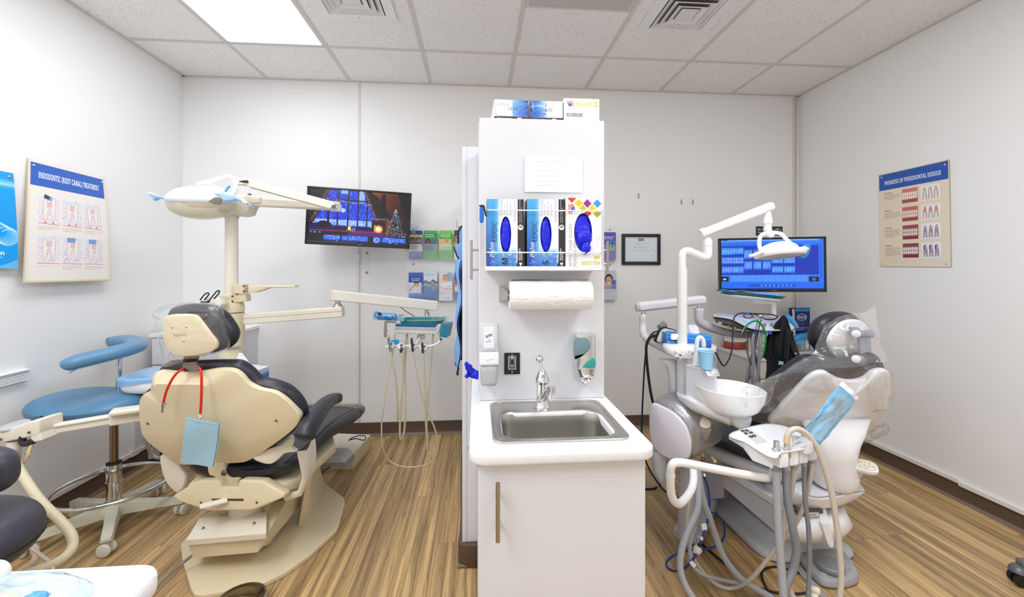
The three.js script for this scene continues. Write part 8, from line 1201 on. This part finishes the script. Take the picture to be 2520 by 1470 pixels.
// ---------- platform on the pole and the far delivery unit ----------
{
  const t = thing('accessory_shelf', 'white shelf with star knobs clamped to the lamp pole of the white chair', 'shelf', at(1690, 880, 2.02));
  const y0 = at(1690, 862, 2.02).y, cA = at(1692, 860, 2.1).setY(y0), R = (k, y) => superE(56, 0.122 * k, 0.10 * k, 3).map(([x, z]) => cA.clone().addScaledVector(RT, x).addScaledVector(FW, z).add(V(0, y, 0)));
  part('plate', loft([R(0.96, -0.012), R(1.0, -0.008), R(1.0, 0.012), R(0.97, 0.015), R(0.94, 0.013)]), M.white, t);
  part('clamp_body', loft([[848, 1634, 1712], [866, 1634, 1712], [876, 1648, 1706], [880, 1656, 1700]].map(([y, a, b]) => { const c = at((a + b) / 2, y, 1.985), rx = (b - a) / 2 * 1.985 / F; return superE(36, rx, 0.045, 3).map(([x, z]) => c.clone().addScaledVector(RT, x).addScaledVector(FW, z)); })), M.white, t);
  for (const [x, y, s] of [[1668, 871, 0.023], [1700, 868, 0.020]]) { const c = at(x, y, 1.925); part('star_knob', extrude(smoothOutline(Array.from({ length: 20 }, (_, i) => { const a = i / 20 * 6.283, r = s * (0.78 + 0.26 * Math.cos(5 * a + 0.6)); return [r * Math.cos(a), r * Math.sin(a)]; }), 4), 0.022, 0.006).applyMatrix4(frame(c, RT, FW.clone().negate())), M.white, t); }
  const tb = thing('tissue_box', 'blue tissue box with a pulled tissue on the shelf of the lamp pole', 'tissue box', at(1688, 850, 2.06));
  const tx = canvasTex(400, 110, (c, w, h) => { const g = c.createLinearGradient(0, 0, 0, h); g.addColorStop(0, '#2f96ea'); g.addColorStop(0.4, '#1e7fe0'); g.addColorStop(1, '#0f5cc4'); c.fillStyle = g; c.fillRect(0, 0, w, h); c.strokeStyle = 'rgba(140,210,255,0.8)'; c.lineWidth = 5; c.beginPath(); c.moveTo(0, 34); c.quadraticCurveTo(100, 6, 200, 30); c.quadraticCurveTo(300, 50, w, 22); c.stroke(); c.fillStyle = '#e8f4ff'; c.font = 'bold 20px sans-serif'; c.fillText('PACIFIC', 14, 84); c.fillRect(14, 90, 70, 4); });
  const bm = frame(at(1687, 841, 2.06).setY(y0 + 0.045), RT.clone().add(V(0, -0.04, 0)).addScaledVector(FW, -0.1), FW.clone().negate().addScaledVector(RT, -0.1));
  part('box', planar(obx(bm, 0.205, 0.055, 0.10, 0.002), bm, 0.205, 0.055), S(0xffffff, 0.4, 0, { map: tx }), tb);
  part('tissue', loft([[0, 0.03, 0.02], [0.018, 0.032, 0.016], [0.036, 0.028, 0.01], [0.05, 0.022, 0.006], [0.058, 0.012, 0.003]].map(([h, a, b], j) => Array.from({ length: 28 }, (_, i) => { const n = i / 28 * 6.283; return at(1706 - j * 1.2, 829, 2.08).add(V(0, h, 0)).addScaledVector(RT, Math.cos(n) * a + 0.004 * Math.sin(n * 5 + j)).addScaledVector(FW, Math.sin(n) * (b + 0.004 * Math.sin(n * 4 + j * 2))); }))), M.tissue, tb);
  part('loose_tissue', grid(8, 8, (u, v) => at(1652 + 18 * u, 822 + 14 * v, 1.995).addScaledVector(FW, 0.006 * Math.sin(u * 4 + v * 3))), M.tissue, tb);
  const dv = thing('sensor_device', 'white device with a black rim leaning behind the tissue box', 'device', at(1640, 845, 2.14));
  const dm = frame(at(1640, 825, 2.12), RT.clone().addScaledVector(FW, 0.15), FW.clone().negate().addScaledVector(RT, 0.15)), dp = onPlane2([[1611, 841], [1614, 828], [1622, 811], [1631, 805], [1644, 807], [1664, 813], [1676, 818], [1676, 845], [1640, 845]], dm), dk = smoothOutline(dp, 5);
  part('rim', extrude(dk, 0.02, 0.006).translate(0, 0, -0.012).applyMatrix4(dm), M.blackGloss, dv); part('front_cover', cushion(dk.map(([x, y]) => [x * 0.93 + 0.003, y * 0.9 - 0.002]), 0.03, dm.clone().multiply(new THREE.Matrix4().makeTranslation(0, 0, 0.006)), 4, 0.004, 0.01), M.white, dv); part('rear_knob', [cyl(at(1622, 806, 2.16), at(1634, 800, 2.18), 0.012, 0.02)], M.grey, dv);
}
{
  const t = thing('delivery_unit', 'white dentist instrument unit on a curved double arm beside the black jacket', 'delivery unit', at(1840, 812, 2.4));
  const W = shellM;
  part('elbow_pipe', tube(pl([1582, 780, 2.3], [1582, 800, 2.3], [1583, 818, 2.28], [1590, 832, 2.24], [1606, 843, 2.2], [1630, 856, 2.14], [1650, 866, 2.08]), 0.0195, 50, 16), W, t);
  part('pivot_pin', cyl(at(1583, 781, 2.3), at(1583, 766, 2.3), 0.011), M.chrome, t);
  const a = at(1568, 756, 2.3), b = at(1733, 738, 2.42);
  const ua = part('upper_arm', [beam(a, b, 0.06, 0.05, 0.018), loft([[-0.0, 1], [0.006, 0.9], [0.009, 0.6]].map(([o, k]) => superE(28, 0.024 * k, 0.03 * k, 3).map(([y, z]) => a.clone().add(b.clone().sub(a).normalize().multiplyScalar(-o)).add(V(0, y, 0)).addScaledVector(FW, z)))) ], S(0xeceaf2, 0.28), t);
  for (const [x, y] of [[1585, 763], [1590, 763], [1727, 746]]) part('screw', lathe([[0, 0.002], [0.004, 0]], at(x, y, x < 1600 ? 2.275 : 2.39), FW.clone().negate(), 10), M.steel, ua);
  part('pivot_pin', cyl(at(1720, 762, 2.41), at(1720, 748, 2.41), 0.0115), M.chrome, t);
  part('lower_arm', (() => { const c = pl([1720, 760, 2.41], [1720, 776, 2.41], [1722, 790, 2.41], [1736, 801, 2.41], [1760, 811, 2.41], [1795, 820, 2.42], [1835, 824, 2.44], [1860, 822, 2.45]), cv = new THREE.CatmullRomCurve3(c), rg = []; for (let i = 0; i <= 30; i++) { const k = i / 30, p = cv.getPoint(k), tg = cv.getTangent(k), sd = tg.clone().cross(FW).normalize(); rg.push(superE(24, 0.027 - 0.008 * k, 0.026, 2.3).map(([x, z]) => p.clone().addScaledVector(sd, x).addScaledVector(FW, z))); } return loft(rg); })(), S(0xe4e1ea, 0.3), t);
  part('neck_cap', lathe([[0.026, 0], [0.027, 0.004], [0.024, 0.008], [0.012, 0.01]], at(1720, 763, 2.41)), W, t);
  const d = 2.36, P = at(1840, 795, d);
  part('head_shell', loft(ringPx([[[1757, 776, 2.34], [1800, 784, 2.26], [1846, 806, 2.24], [1930, 812, 2.34], [1950, 800, 2.5], [1908, 777, 2.6], [1840, 772, 2.6], [1780, 770, 2.5]], [[1756, 781, 2.34], [1800, 789, 2.25], [1846, 811, 2.23], [1935, 815, 2.34], [1954, 806, 2.5], [1908, 782, 2.62], [1840, 778, 2.62], [1776, 776, 2.5]]], 56)), M.whiteGloss, t);
  part('head_underside', loft(ringPx([[[1756, 781, 2.345], [1800, 789, 2.255], [1846, 811, 2.235], [1930, 815, 2.345], [1950, 808, 2.5], [1906, 784, 2.6], [1840, 780, 2.6], [1778, 778, 2.5]], [[1762, 794, 2.36], [1790, 804, 2.3], [1842, 814, 2.27], [1900, 816, 2.36], [1920, 812, 2.5], [1890, 806, 2.55], [1830, 800, 2.55], [1785, 796, 2.48]]], 56)), S(0x85837f, 0.4), t);
  part('small_display', plate([[1767, 793], [1777, 793], [1777, 799], [1767, 798]], at(1772, 796, 2.30), V(-0.5, 0, 1), 0.004, 0.001), M.greyLight, t);
  for (const [x, y] of [[1881, 800], [1898, 799], [1792, 806], [1808, 809]]) part('instrument_socket', cyl(at(x, y + 5, 2.24), at(x + 1, y - 4, 2.24), 0.007, 0.006), S(0xb59a6a, 0.3, 0.8), t);
  part('syringe', [cyl(at(1863, 812, 2.22), at(1869, 786, 2.22), 0.009, 0.012), ball(at(1871, 779, 2.22), 0.011, 16), tube(pl([1872, 776, 2.22], [1877, 778, 2.22], [1880, 788, 2.22]), 0.002, 12, 6)], M.steel, t);
  part('tray_post', [beam(at(1904, 776, 2.45), at(1904, 748, 2.45), 0.02, 0.02, 0.003, RT), beam(at(1906, 747, 2.45), at(1858, 743, 2.45), 0.02, 0.012, 0.002), beam(at(1866, 746, 2.45), at(1866, 734, 2.45), 0.03, 0.045, 0.003, RT)], W, t);
  const hs = (r, m, ...p) => part('hose', tube(pl(...p), r, 50, 8), m, t);
  hs(0.008, M.hoseGrey, [1858, 814, 2.25], [1852, 840, 2.25], [1854, 880, 2.26], [1850, 920, 2.27], [1856, 950, 2.28]); hs(0.008, M.hoseGreyDark, [1864, 814, 2.28], [1858, 850, 2.28], [1848, 890, 2.28], [1838, 938, 2.28], [1836, 960, 2.28]); hs(0.0075, M.hoseGreyDark, [1848, 814, 2.3], [1852, 850, 2.3], [1862, 890, 2.3], [1868, 936, 2.3], [1870, 960, 2.3]); hs(0.008, M.hoseGrey, [1876, 814, 2.26], [1870, 850, 2.26], [1868, 890, 2.26], [1864, 935, 2.27], [1860, 960, 2.28]); hs(0.004, M.greyDark, [1834, 812, 2.26], [1840, 840, 2.26], [1838, 862, 2.26], [1846, 890, 2.26], [1852, 910, 2.27], [1838, 944, 2.28]);
  for (const [x, y] of [[1859, 817], [1883, 818], [1895, 820]]) part('blue_ring', cyl(at(x, y + 3, 2.24), at(x, y - 3, 2.24), 0.009), S(0x1e5fd0, 0.4), t);
  const tr = thing('instrument_tray', 'teal instrument tray on a bracket under the x-ray television', 'tray', at(1845, 735, 2.42));
  const TR = (k, y) => superE(48, 0.165 * k, 0.10 * k, 5).map(([x, z]) => at(1845, 729, 2.45).addScaledVector(RT, x).addScaledVector(FW, z).add(V(0, y - 0.10 * x, 0)));
  part('carrier', loft([TR(0.82, -0.012), TR(0.88, -0.006), TR(0.9, 0.0)]), M.white, tr); part('pan', loft([TR(0.86, 0.001), TR(0.9, 0.004), TR(1.0, 0.016), TR(1.03, 0.018), TR(0.99, 0.015), TR(0.9, 0.006), TR(0.4, 0.004)], false, 0.6), M.tealDark, tr);
  part('wrap', grid(20, 12, (u, v) => at(1768 + 150 * u, 720 + 10 * u - 7 * v - 9 * Math.exp(-((u - 0.4) ** 2) * 30) * (1 - v), 2.35 + 0.16 * v).add(V(0, 0.006 * perlin.noise(u * 8, v * 5, 3), 0))), S(0x9fd8f0, 0.15, 0, { transmission: 0.6, clearcoat: 0.4 }), tr);
  // cord and green clip cord on top
  const c = thing('instrument_cable', 'thin black cable coiled over the dentist unit and drooping to the shelf', 'cord', at(1840, 772, 2.3));
  part('cord', tube(pl([1738, 842, 2.1], [1751, 850, 2.1], [1764, 874, 2.1], [1779, 900, 2.12], [1791, 890, 2.14], [1800, 866, 2.16], [1803, 829, 2.18], [1804, 796, 2.2], [1808, 780, 2.24], [1820, 772, 2.28], [1836, 771, 2.3], [1850, 772, 2.3], [1866, 777, 2.29], [1885, 786, 2.28], [1904, 786, 2.28], [1914, 781, 2.3], [1902, 775, 2.34], [1876, 773, 2.36], [1852, 772, 2.34]), 0.0034, 160, 8), M.cableBlack, c);
  part('coil', new THREE.TorusGeometry(0.024, 0.003, 8, 40).scale(1, 0.55, 1).rotateX(-0.5).translate(...at(1841, 778, 2.27).toArray()), M.cableBlack, c); part('tie', bx(at(1838, 772, 2.28), 0.02, 0.012, 0.014, 0.003), S(0x2070d8, 0.4), c);
  part('lower_cord', tube(pl([1742, 845, 2.12], [1752, 856, 2.12], [1755, 880, 2.12], [1752, 900, 2.1]), 0.0034, 30, 8), M.cableBlack, c);
  const g = thing('bib_clip_chain', 'green bib cord with metal clips hanging over the dentist unit', 'bib cord', at(1855, 790, 2.2));
  part('cord', tube(pl([1829, 812, 2.2], [1840, 799, 2.2], [1854, 791, 2.2], [1867, 792, 2.2], [1878, 806, 2.2], [1884, 824, 2.2], [1882, 850, 2.2], [1877, 876, 2.2]), 0.0048, 60, 10), M.green, g);
  part('clip', [cyl(at(1830, 812, 2.2), at(1825, 822, 2.2), 0.006, 0.002)], M.steel, g); part('clip', [cyl(at(1877, 874, 2.2), at(1874, 884, 2.2), 0.006, 0.002)], M.steel, g);
}
{ // black jacket
  const t = thing('jacket', 'black jacket hung over the side of the dentist unit', 'jacket', at(1920, 930, 2.36));
  const L = [[1926, 776], [1908, 795], [1896, 815], [1884, 834], [1880, 856], [1878, 880], [1886, 886], [1886, 912], [1882, 940], [1880, 980]], Rr = [[1931, 776], [1938, 786], [1944, 804], [1950, 822], [1956, 838], [1963, 858], [1969, 874], [1972, 905], [1974, 940], [1976, 980]];
  const rows = L.map((l, i) => { const r = Rr[i], n = 40; return Array.from({ length: n }, (_, k) => { const a = k / n * 2 * Math.PI, u = 0.5 - 0.5 * Math.cos(a), fr = Math.sin(a) >= 0; const x = l[0] + (r[0] - l[0]) * u, y = l[1] + (r[1] - l[1]) * u; const fold = 0.012 * Math.sin(u * 17 + i * 0.35) + 0.008 * Math.sin(u * 31 - i * 0.5); return at(x, y, 2.34 + (fr ? -1 : 1) * (0.012 + 0.006 * i) * Math.sqrt(Math.abs(Math.sin(a))) + (fr ? fold * Math.min(1, i / 3) : 0)); }); });
  part('body', loft(rows, true), M.jacket, t);
  part('sleeve', loft([[[1936, 800], [1946, 815]], [[1930, 830], [1944, 842]], [[1926, 862], [1942, 870]], [[1924, 890], [1940, 896]]].map(([a, b], i) => Array.from({ length: 20 }, (_, k) => { const n = k / 20 * 6.283; return at((a[0] + b[0]) / 2 + (b[0] - a[0]) / 2 * Math.cos(n), (a[1] + b[1]) / 2 + (b[1] - a[1]) / 2 * Math.cos(n), 2.28 + 0.02 * Math.sin(n)); }))), M.jacket, t);
  part('snap_button', lathe([[0, 0.003], [0.005, 0.002], [0.006, 0]], at(1958, 871, 2.27), FW.clone().negate(), 14), S(0xd8cfc0, 0.3, 0.7), t); part('badge', obx(frame(at(1922, 894, 2.255), RT.clone().add(V(0, -0.15, 0)), FW.clone().negate()), 0.024, 0.018, 0.003, 0.001), S(0xa8d4ec, 0.4), t);
}
{ // low cabinet with models in the far corner
  const t = thing('corner_cabinet', 'low grey white drawer cabinet in the corner below the x-ray television', 'cabinet', V(2.3, 0, -3.2));
  const x0 = 1.956, zf = -2.937, h = 0.644, cm = S(0xd3d0cc, 0.5);
  part('carcass', bb(x0, X1 - 0.025, 0.08, h - 0.018, ZB + 0.018, zf, 0.002), cm, t); part('plinth', bb(x0 + 0.03, X1 - 0.025, 0, 0.08, ZB + 0.025, zf - 0.04, 0.001), M.brown, t); part('worktop', bb(x0 - 0.008, X1 - 0.025, h - 0.018, h, ZB + 0.018, zf + 0.012, 0.003), S(0xdedbd6, 0.45), t);
  let y = h - 0.026; for (const dh of [0.12, 0.11, 0.11, 0.19]) { const dr = part('drawer', bb(x0 + 0.004, X1 - 0.03, y - dh + 0.006, y, zf, zf + 0.018, 0.002), cm, t); part('handle', cyl(V(2.2, y - dh / 2, zf + 0.034), V(2.42, y - dh / 2, zf + 0.034), 0.005), M.nickel, dr); y -= dh; }
  const on = (x, yy) => onY(x, yy, h);
  const tm = thing('teeth_model', 'large plastic jaw model with white teeth in red gums', 'teeth model', on(1826, 867));
  const c0 = on(1826, 862).add(V(0, 0, -0.06)), arcP = (k, r, hgt) => { const a = Math.PI * (0.02 + 0.96 * k); return c0.clone().addScaledVector(RT, -Math.cos(a) * r).addScaledVector(FW, -Math.sin(a) * r * 0.9 + 0.04).add(V(0, hgt, 0)); };
  const gr = []; for (let i = 0; i <= 36; i++) { const k = i / 36, sc = 1 - 0.0 * k; gr.push([[0.096, 0], [0.1, 0.02], [0.097, 0.048], [0.088, 0.058], [0.074, 0.058], [0.066, 0.04], [0.064, 0]].map(([r, hh]) => arcP(k, r, hh + 0.004 * Math.sin(k * 60) * (hh > 0.045 ? 1 : 0)))); } part('gums', loft(gr), S(0xa8402e, 0.35, 0, { clearcoat: 0.4 }), tm);
  for (let i = 0; i < 14; i++) { const k = (i + 0.5) / 14, p = arcP(k, 0.086, 0.064), w = i > 3 && i < 10 ? 0.0085 : 0.0095; part('tooth', new THREE.SphereGeometry(1, 14, 10).scale(w, 0.013, w * 0.8).translate(p.x, p.y, p.z), S(0xf2f1ee, 0.2, 0, { clearcoat: 0.6 }), tm); }
  part('hinge_post', [cyl(arcP(0.02, 0.1, 0.02), arcP(0.02, 0.1, 0.13), 0.005), cyl(arcP(0.98, 0.1, 0.02), arcP(0.98, 0.1, 0.13), 0.005)], M.steel, tm);
  const gb = thing('gift_bag', 'small tan box printed with black scroll ornaments beside the jaw model', 'box', on(1866, 862)); const st = canvasTex(128, 160, (c) => { c.fillStyle = '#d9cdb4'; c.fillRect(0, 0, 128, 160); c.strokeStyle = '#2c2a26'; c.lineWidth = 5; for (const [x, y] of [[34, 40], [90, 60], [40, 110], [96, 124]]) { c.beginPath(); for (let i = 0; i < 40; i++) { const a = i * 0.28, r = 2 + i * 0.6; c.lineTo(x + r * Math.cos(a), y + r * Math.sin(a)); } c.stroke(); } });
  const gp = on(1866, 868), gm = frame(gp.clone().add(V(0, 0.062, -0.02)), RT, FW.clone().negate()); part('box', planar(obx(gm, 0.095, 0.122, 0.06, 0.002), gm, 0.1, 0.125), S(0xffffff, 0.7, 0, { map: st }), gb); part('lid', obx(gm.clone().multiply(new THREE.Matrix4().makeTranslation(0, 0.066, 0)), 0.1, 0.012, 0.066, 0.002), S(0xe6dcc6, 0.7), gb);
  const ob = thing('toothbrush_display', 'dark blue electric toothbrush display card in the far corner', 'display card', at(1968, 826, 3.3));
  const ot = canvasTex(260, 330, (c, w, hh) => { c.fillStyle = '#16306e'; c.fillRect(0, 0, w, hh); c.fillStyle = '#2a8fe0'; c.fillRect(76, 4, w - 80, 26); c.fillStyle = '#0f2250'; c.fillRect(0, 0, 70, hh); c.fillStyle = '#e9eef4'; c.beginPath(); c.roundRect(58, 20, 12, 180, 6); c.fill(); c.strokeStyle = '#dfe6f4'; c.lineWidth = 4; c.beginPath(); c.ellipse(160, 74, 60, 24, 0, 0, 7); c.stroke(); c.fillStyle = '#f2f5fb'; c.font = 'bold 34px sans-serif'; c.textAlign = 'center'; c.fillText('Oral-B', 160, 86); c.strokeStyle = '#5a74b0'; c.strokeRect(96, 106, 90, 22); c.textAlign = 'left'; lines(c, 84, 156, 150, 2, 14, '#b8c6e4', lcg(5)); lines(c, 84, 214, 140, 1, 14, '#b8c6e4', lcg(6)); lines(c, 84, 250, 130, 1, 14, '#b8c6e4', lcg(7)); lines(c, 84, 284, 110, 1, 14, '#b8c6e4', lcg(8)); });
  const oc = at(1967, 815, 3.42), om = frame(oc.setY(h + 0.165), RT.clone(), FW.clone().negate()); part('card', planar(obx(om, 0.165, 0.33, 0.004, 0.001), om, 0.166, 0.33), S(0xffffff, 0.35, 0, { map: ot }), ob); part('stand', plateQuad([V(-0.05, -0.16, -0.003), V(0.05, -0.16, -0.003), V(0.03, 0.05, -0.003), V(-0.03, 0.05, -0.003)].map((v) => v.clone().applyMatrix4(om)), 0.004), S(0x16306e, 0.5), ob); part('brush_handle', [tube([V(-0.055, 0.15, 0.008), V(-0.052, 0.08, 0.01), V(-0.048, 0.0, 0.012), V(-0.044, -0.06, 0.012)].map((v) => v.applyMatrix4(om)), 0.0075, 24, 10)], M.white, ob);
  const w1 = thing('wrapped_handle', 'blue film wrapped curing light head behind the black jacket', 'wrapped tool', at(1945, 812, 2.55)); part('wrap', loft([[[1930, 774], [1942, 775]], [[1934, 785], [1952, 782]], [[1945, 800], [1962, 796]], [[1952, 812], [1966, 806]]].map(([a, b]) => Array.from({ length: 20 }, (_, k) => { const n = k / 20 * 6.283; return at((a[0] + b[0]) / 2 + (b[0] - a[0]) / 2 * Math.cos(n), (a[1] + b[1]) / 2 + (b[1] - a[1]) / 2 * Math.cos(n), 2.55 + 0.02 * Math.sin(n)); }))), S(0x29a4e6, 0.25, 0, { clearcoat: 0.6, transmission: 0.2 }), w1); part('holder', loft([[1936, 1954, 800], [1938, 1956, 812], [1944, 1954, 816]].map(([a, b, yy]) => Array.from({ length: 20 }, (_, k) => { const n = k / 20 * 6.283; return at((a + b) / 2 + (b - a) / 2 * Math.cos(n), yy, 2.56 + 0.03 * Math.sin(n)); }))), M.whiteGloss, w1);
  const w2 = thing('glass_jar', 'clear jar with blue wrapped tips on the low corner cabinet', 'jar', on(1970, 862)); const j = on(1968, 864); part('jar', lathe([[0, 0.002], [0.036, 0.002], [0.04, 0.01], [0.042, 0.08], [0.038, 0.085], [0.04, 0.08], [0.038, 0.012], [0, 0.006]], j), M.acrylic, w2); part('blue_wrap', [gloveBlob(j.clone().add(V(0, 0.075, 0)), 0.04, 0.035, 0.035, 4), tube([j.clone().add(V(-0.04, 0.09, 0)), j.clone().add(V(0.0, 0.115, 0.01)), j.clone().add(V(0.06, 0.12, 0.01)), j.clone().add(V(0.075, 0.125, 0.0))], 0.024, 24, 12)], S(0x2aa6ea, 0.25, 0, { clearcoat: 0.6, transmission: 0.2 }), w2);
  const bh = thing('brush_head_stand', 'stand of white toothbrush heads with red caps in the far corner', 'brush heads', on(1988, 862)); const bp = on(1988, 862); part('base', bx(bp.clone().add(V(0, 0.006, 0)), 0.12, 0.012, 0.06, 0.003), M.grey, bh); for (let i = 0; i < 5; i++) part('brush_head', lathe([[0, 0], [0.009, 0], [0.009, 0.03], [0.005, 0.05], [0.006, 0.075], [0.004, 0.082], [0, 0.083]], bp.clone().add(V(-0.045 + i * 0.022, 0.012, 0.01 * (i % 2)))), S(0xf2f2f4, 0.3), bh); part('red_cap', gloveBlob(bp.clone().add(V(0.02, 0.098, 0)), 0.034, 0.014, 0.02, 8), S(0xd83a26, 0.4), bh);
}
{ // castor of a stool at the frame edge
  const t = thing('rolling_stool', 'black castor and grey leg of a stool at the edge of the floor', 'stool', onY(2560, 1450, 0)); const c = onY(2508, 1440, 0), u = V(0.9, 0, 0.3).normalize(), w = V(-u.z, 0, u.x);
  const lg = part('base_leg', [beam(c.clone().setY(0.085), c.clone().setY(0.11).addScaledVector(u, 0.3), 0.05, 0.035, 0.012)], M.greyDark, t);
  part('caster_hood', lathe([[0.0, 0.028], [0.02, 0.024], [0.03, 0.012], [0.032, 0]], c.clone().setY(0.055), UP, 24), S(0x6c6d70, 0.3, 0.3), lg); for (const s of [-1, 1]) part('caster_wheel', lathe([[0, -0.009], [0.024, -0.009], [0.0275, -0.006], [0.0275, 0.006], [0.024, 0.009], [0, 0.009]], c.clone().setY(0.0275).addScaledVector(w, s * 0.016), w, 28), M.black, lg);
  part('hub', lathe([[0.06, 0], [0.06, 0.05], [0.03, 0.07], [0.03, 0.3]], c.clone().setY(0.085).addScaledVector(u, 0.3)), M.greyDark, t);
}
scene.traverse((o) => { if (o.isMesh) { o.castShadow = true; o.receiveShadow = true; } });
renderer.render(scene, camera);
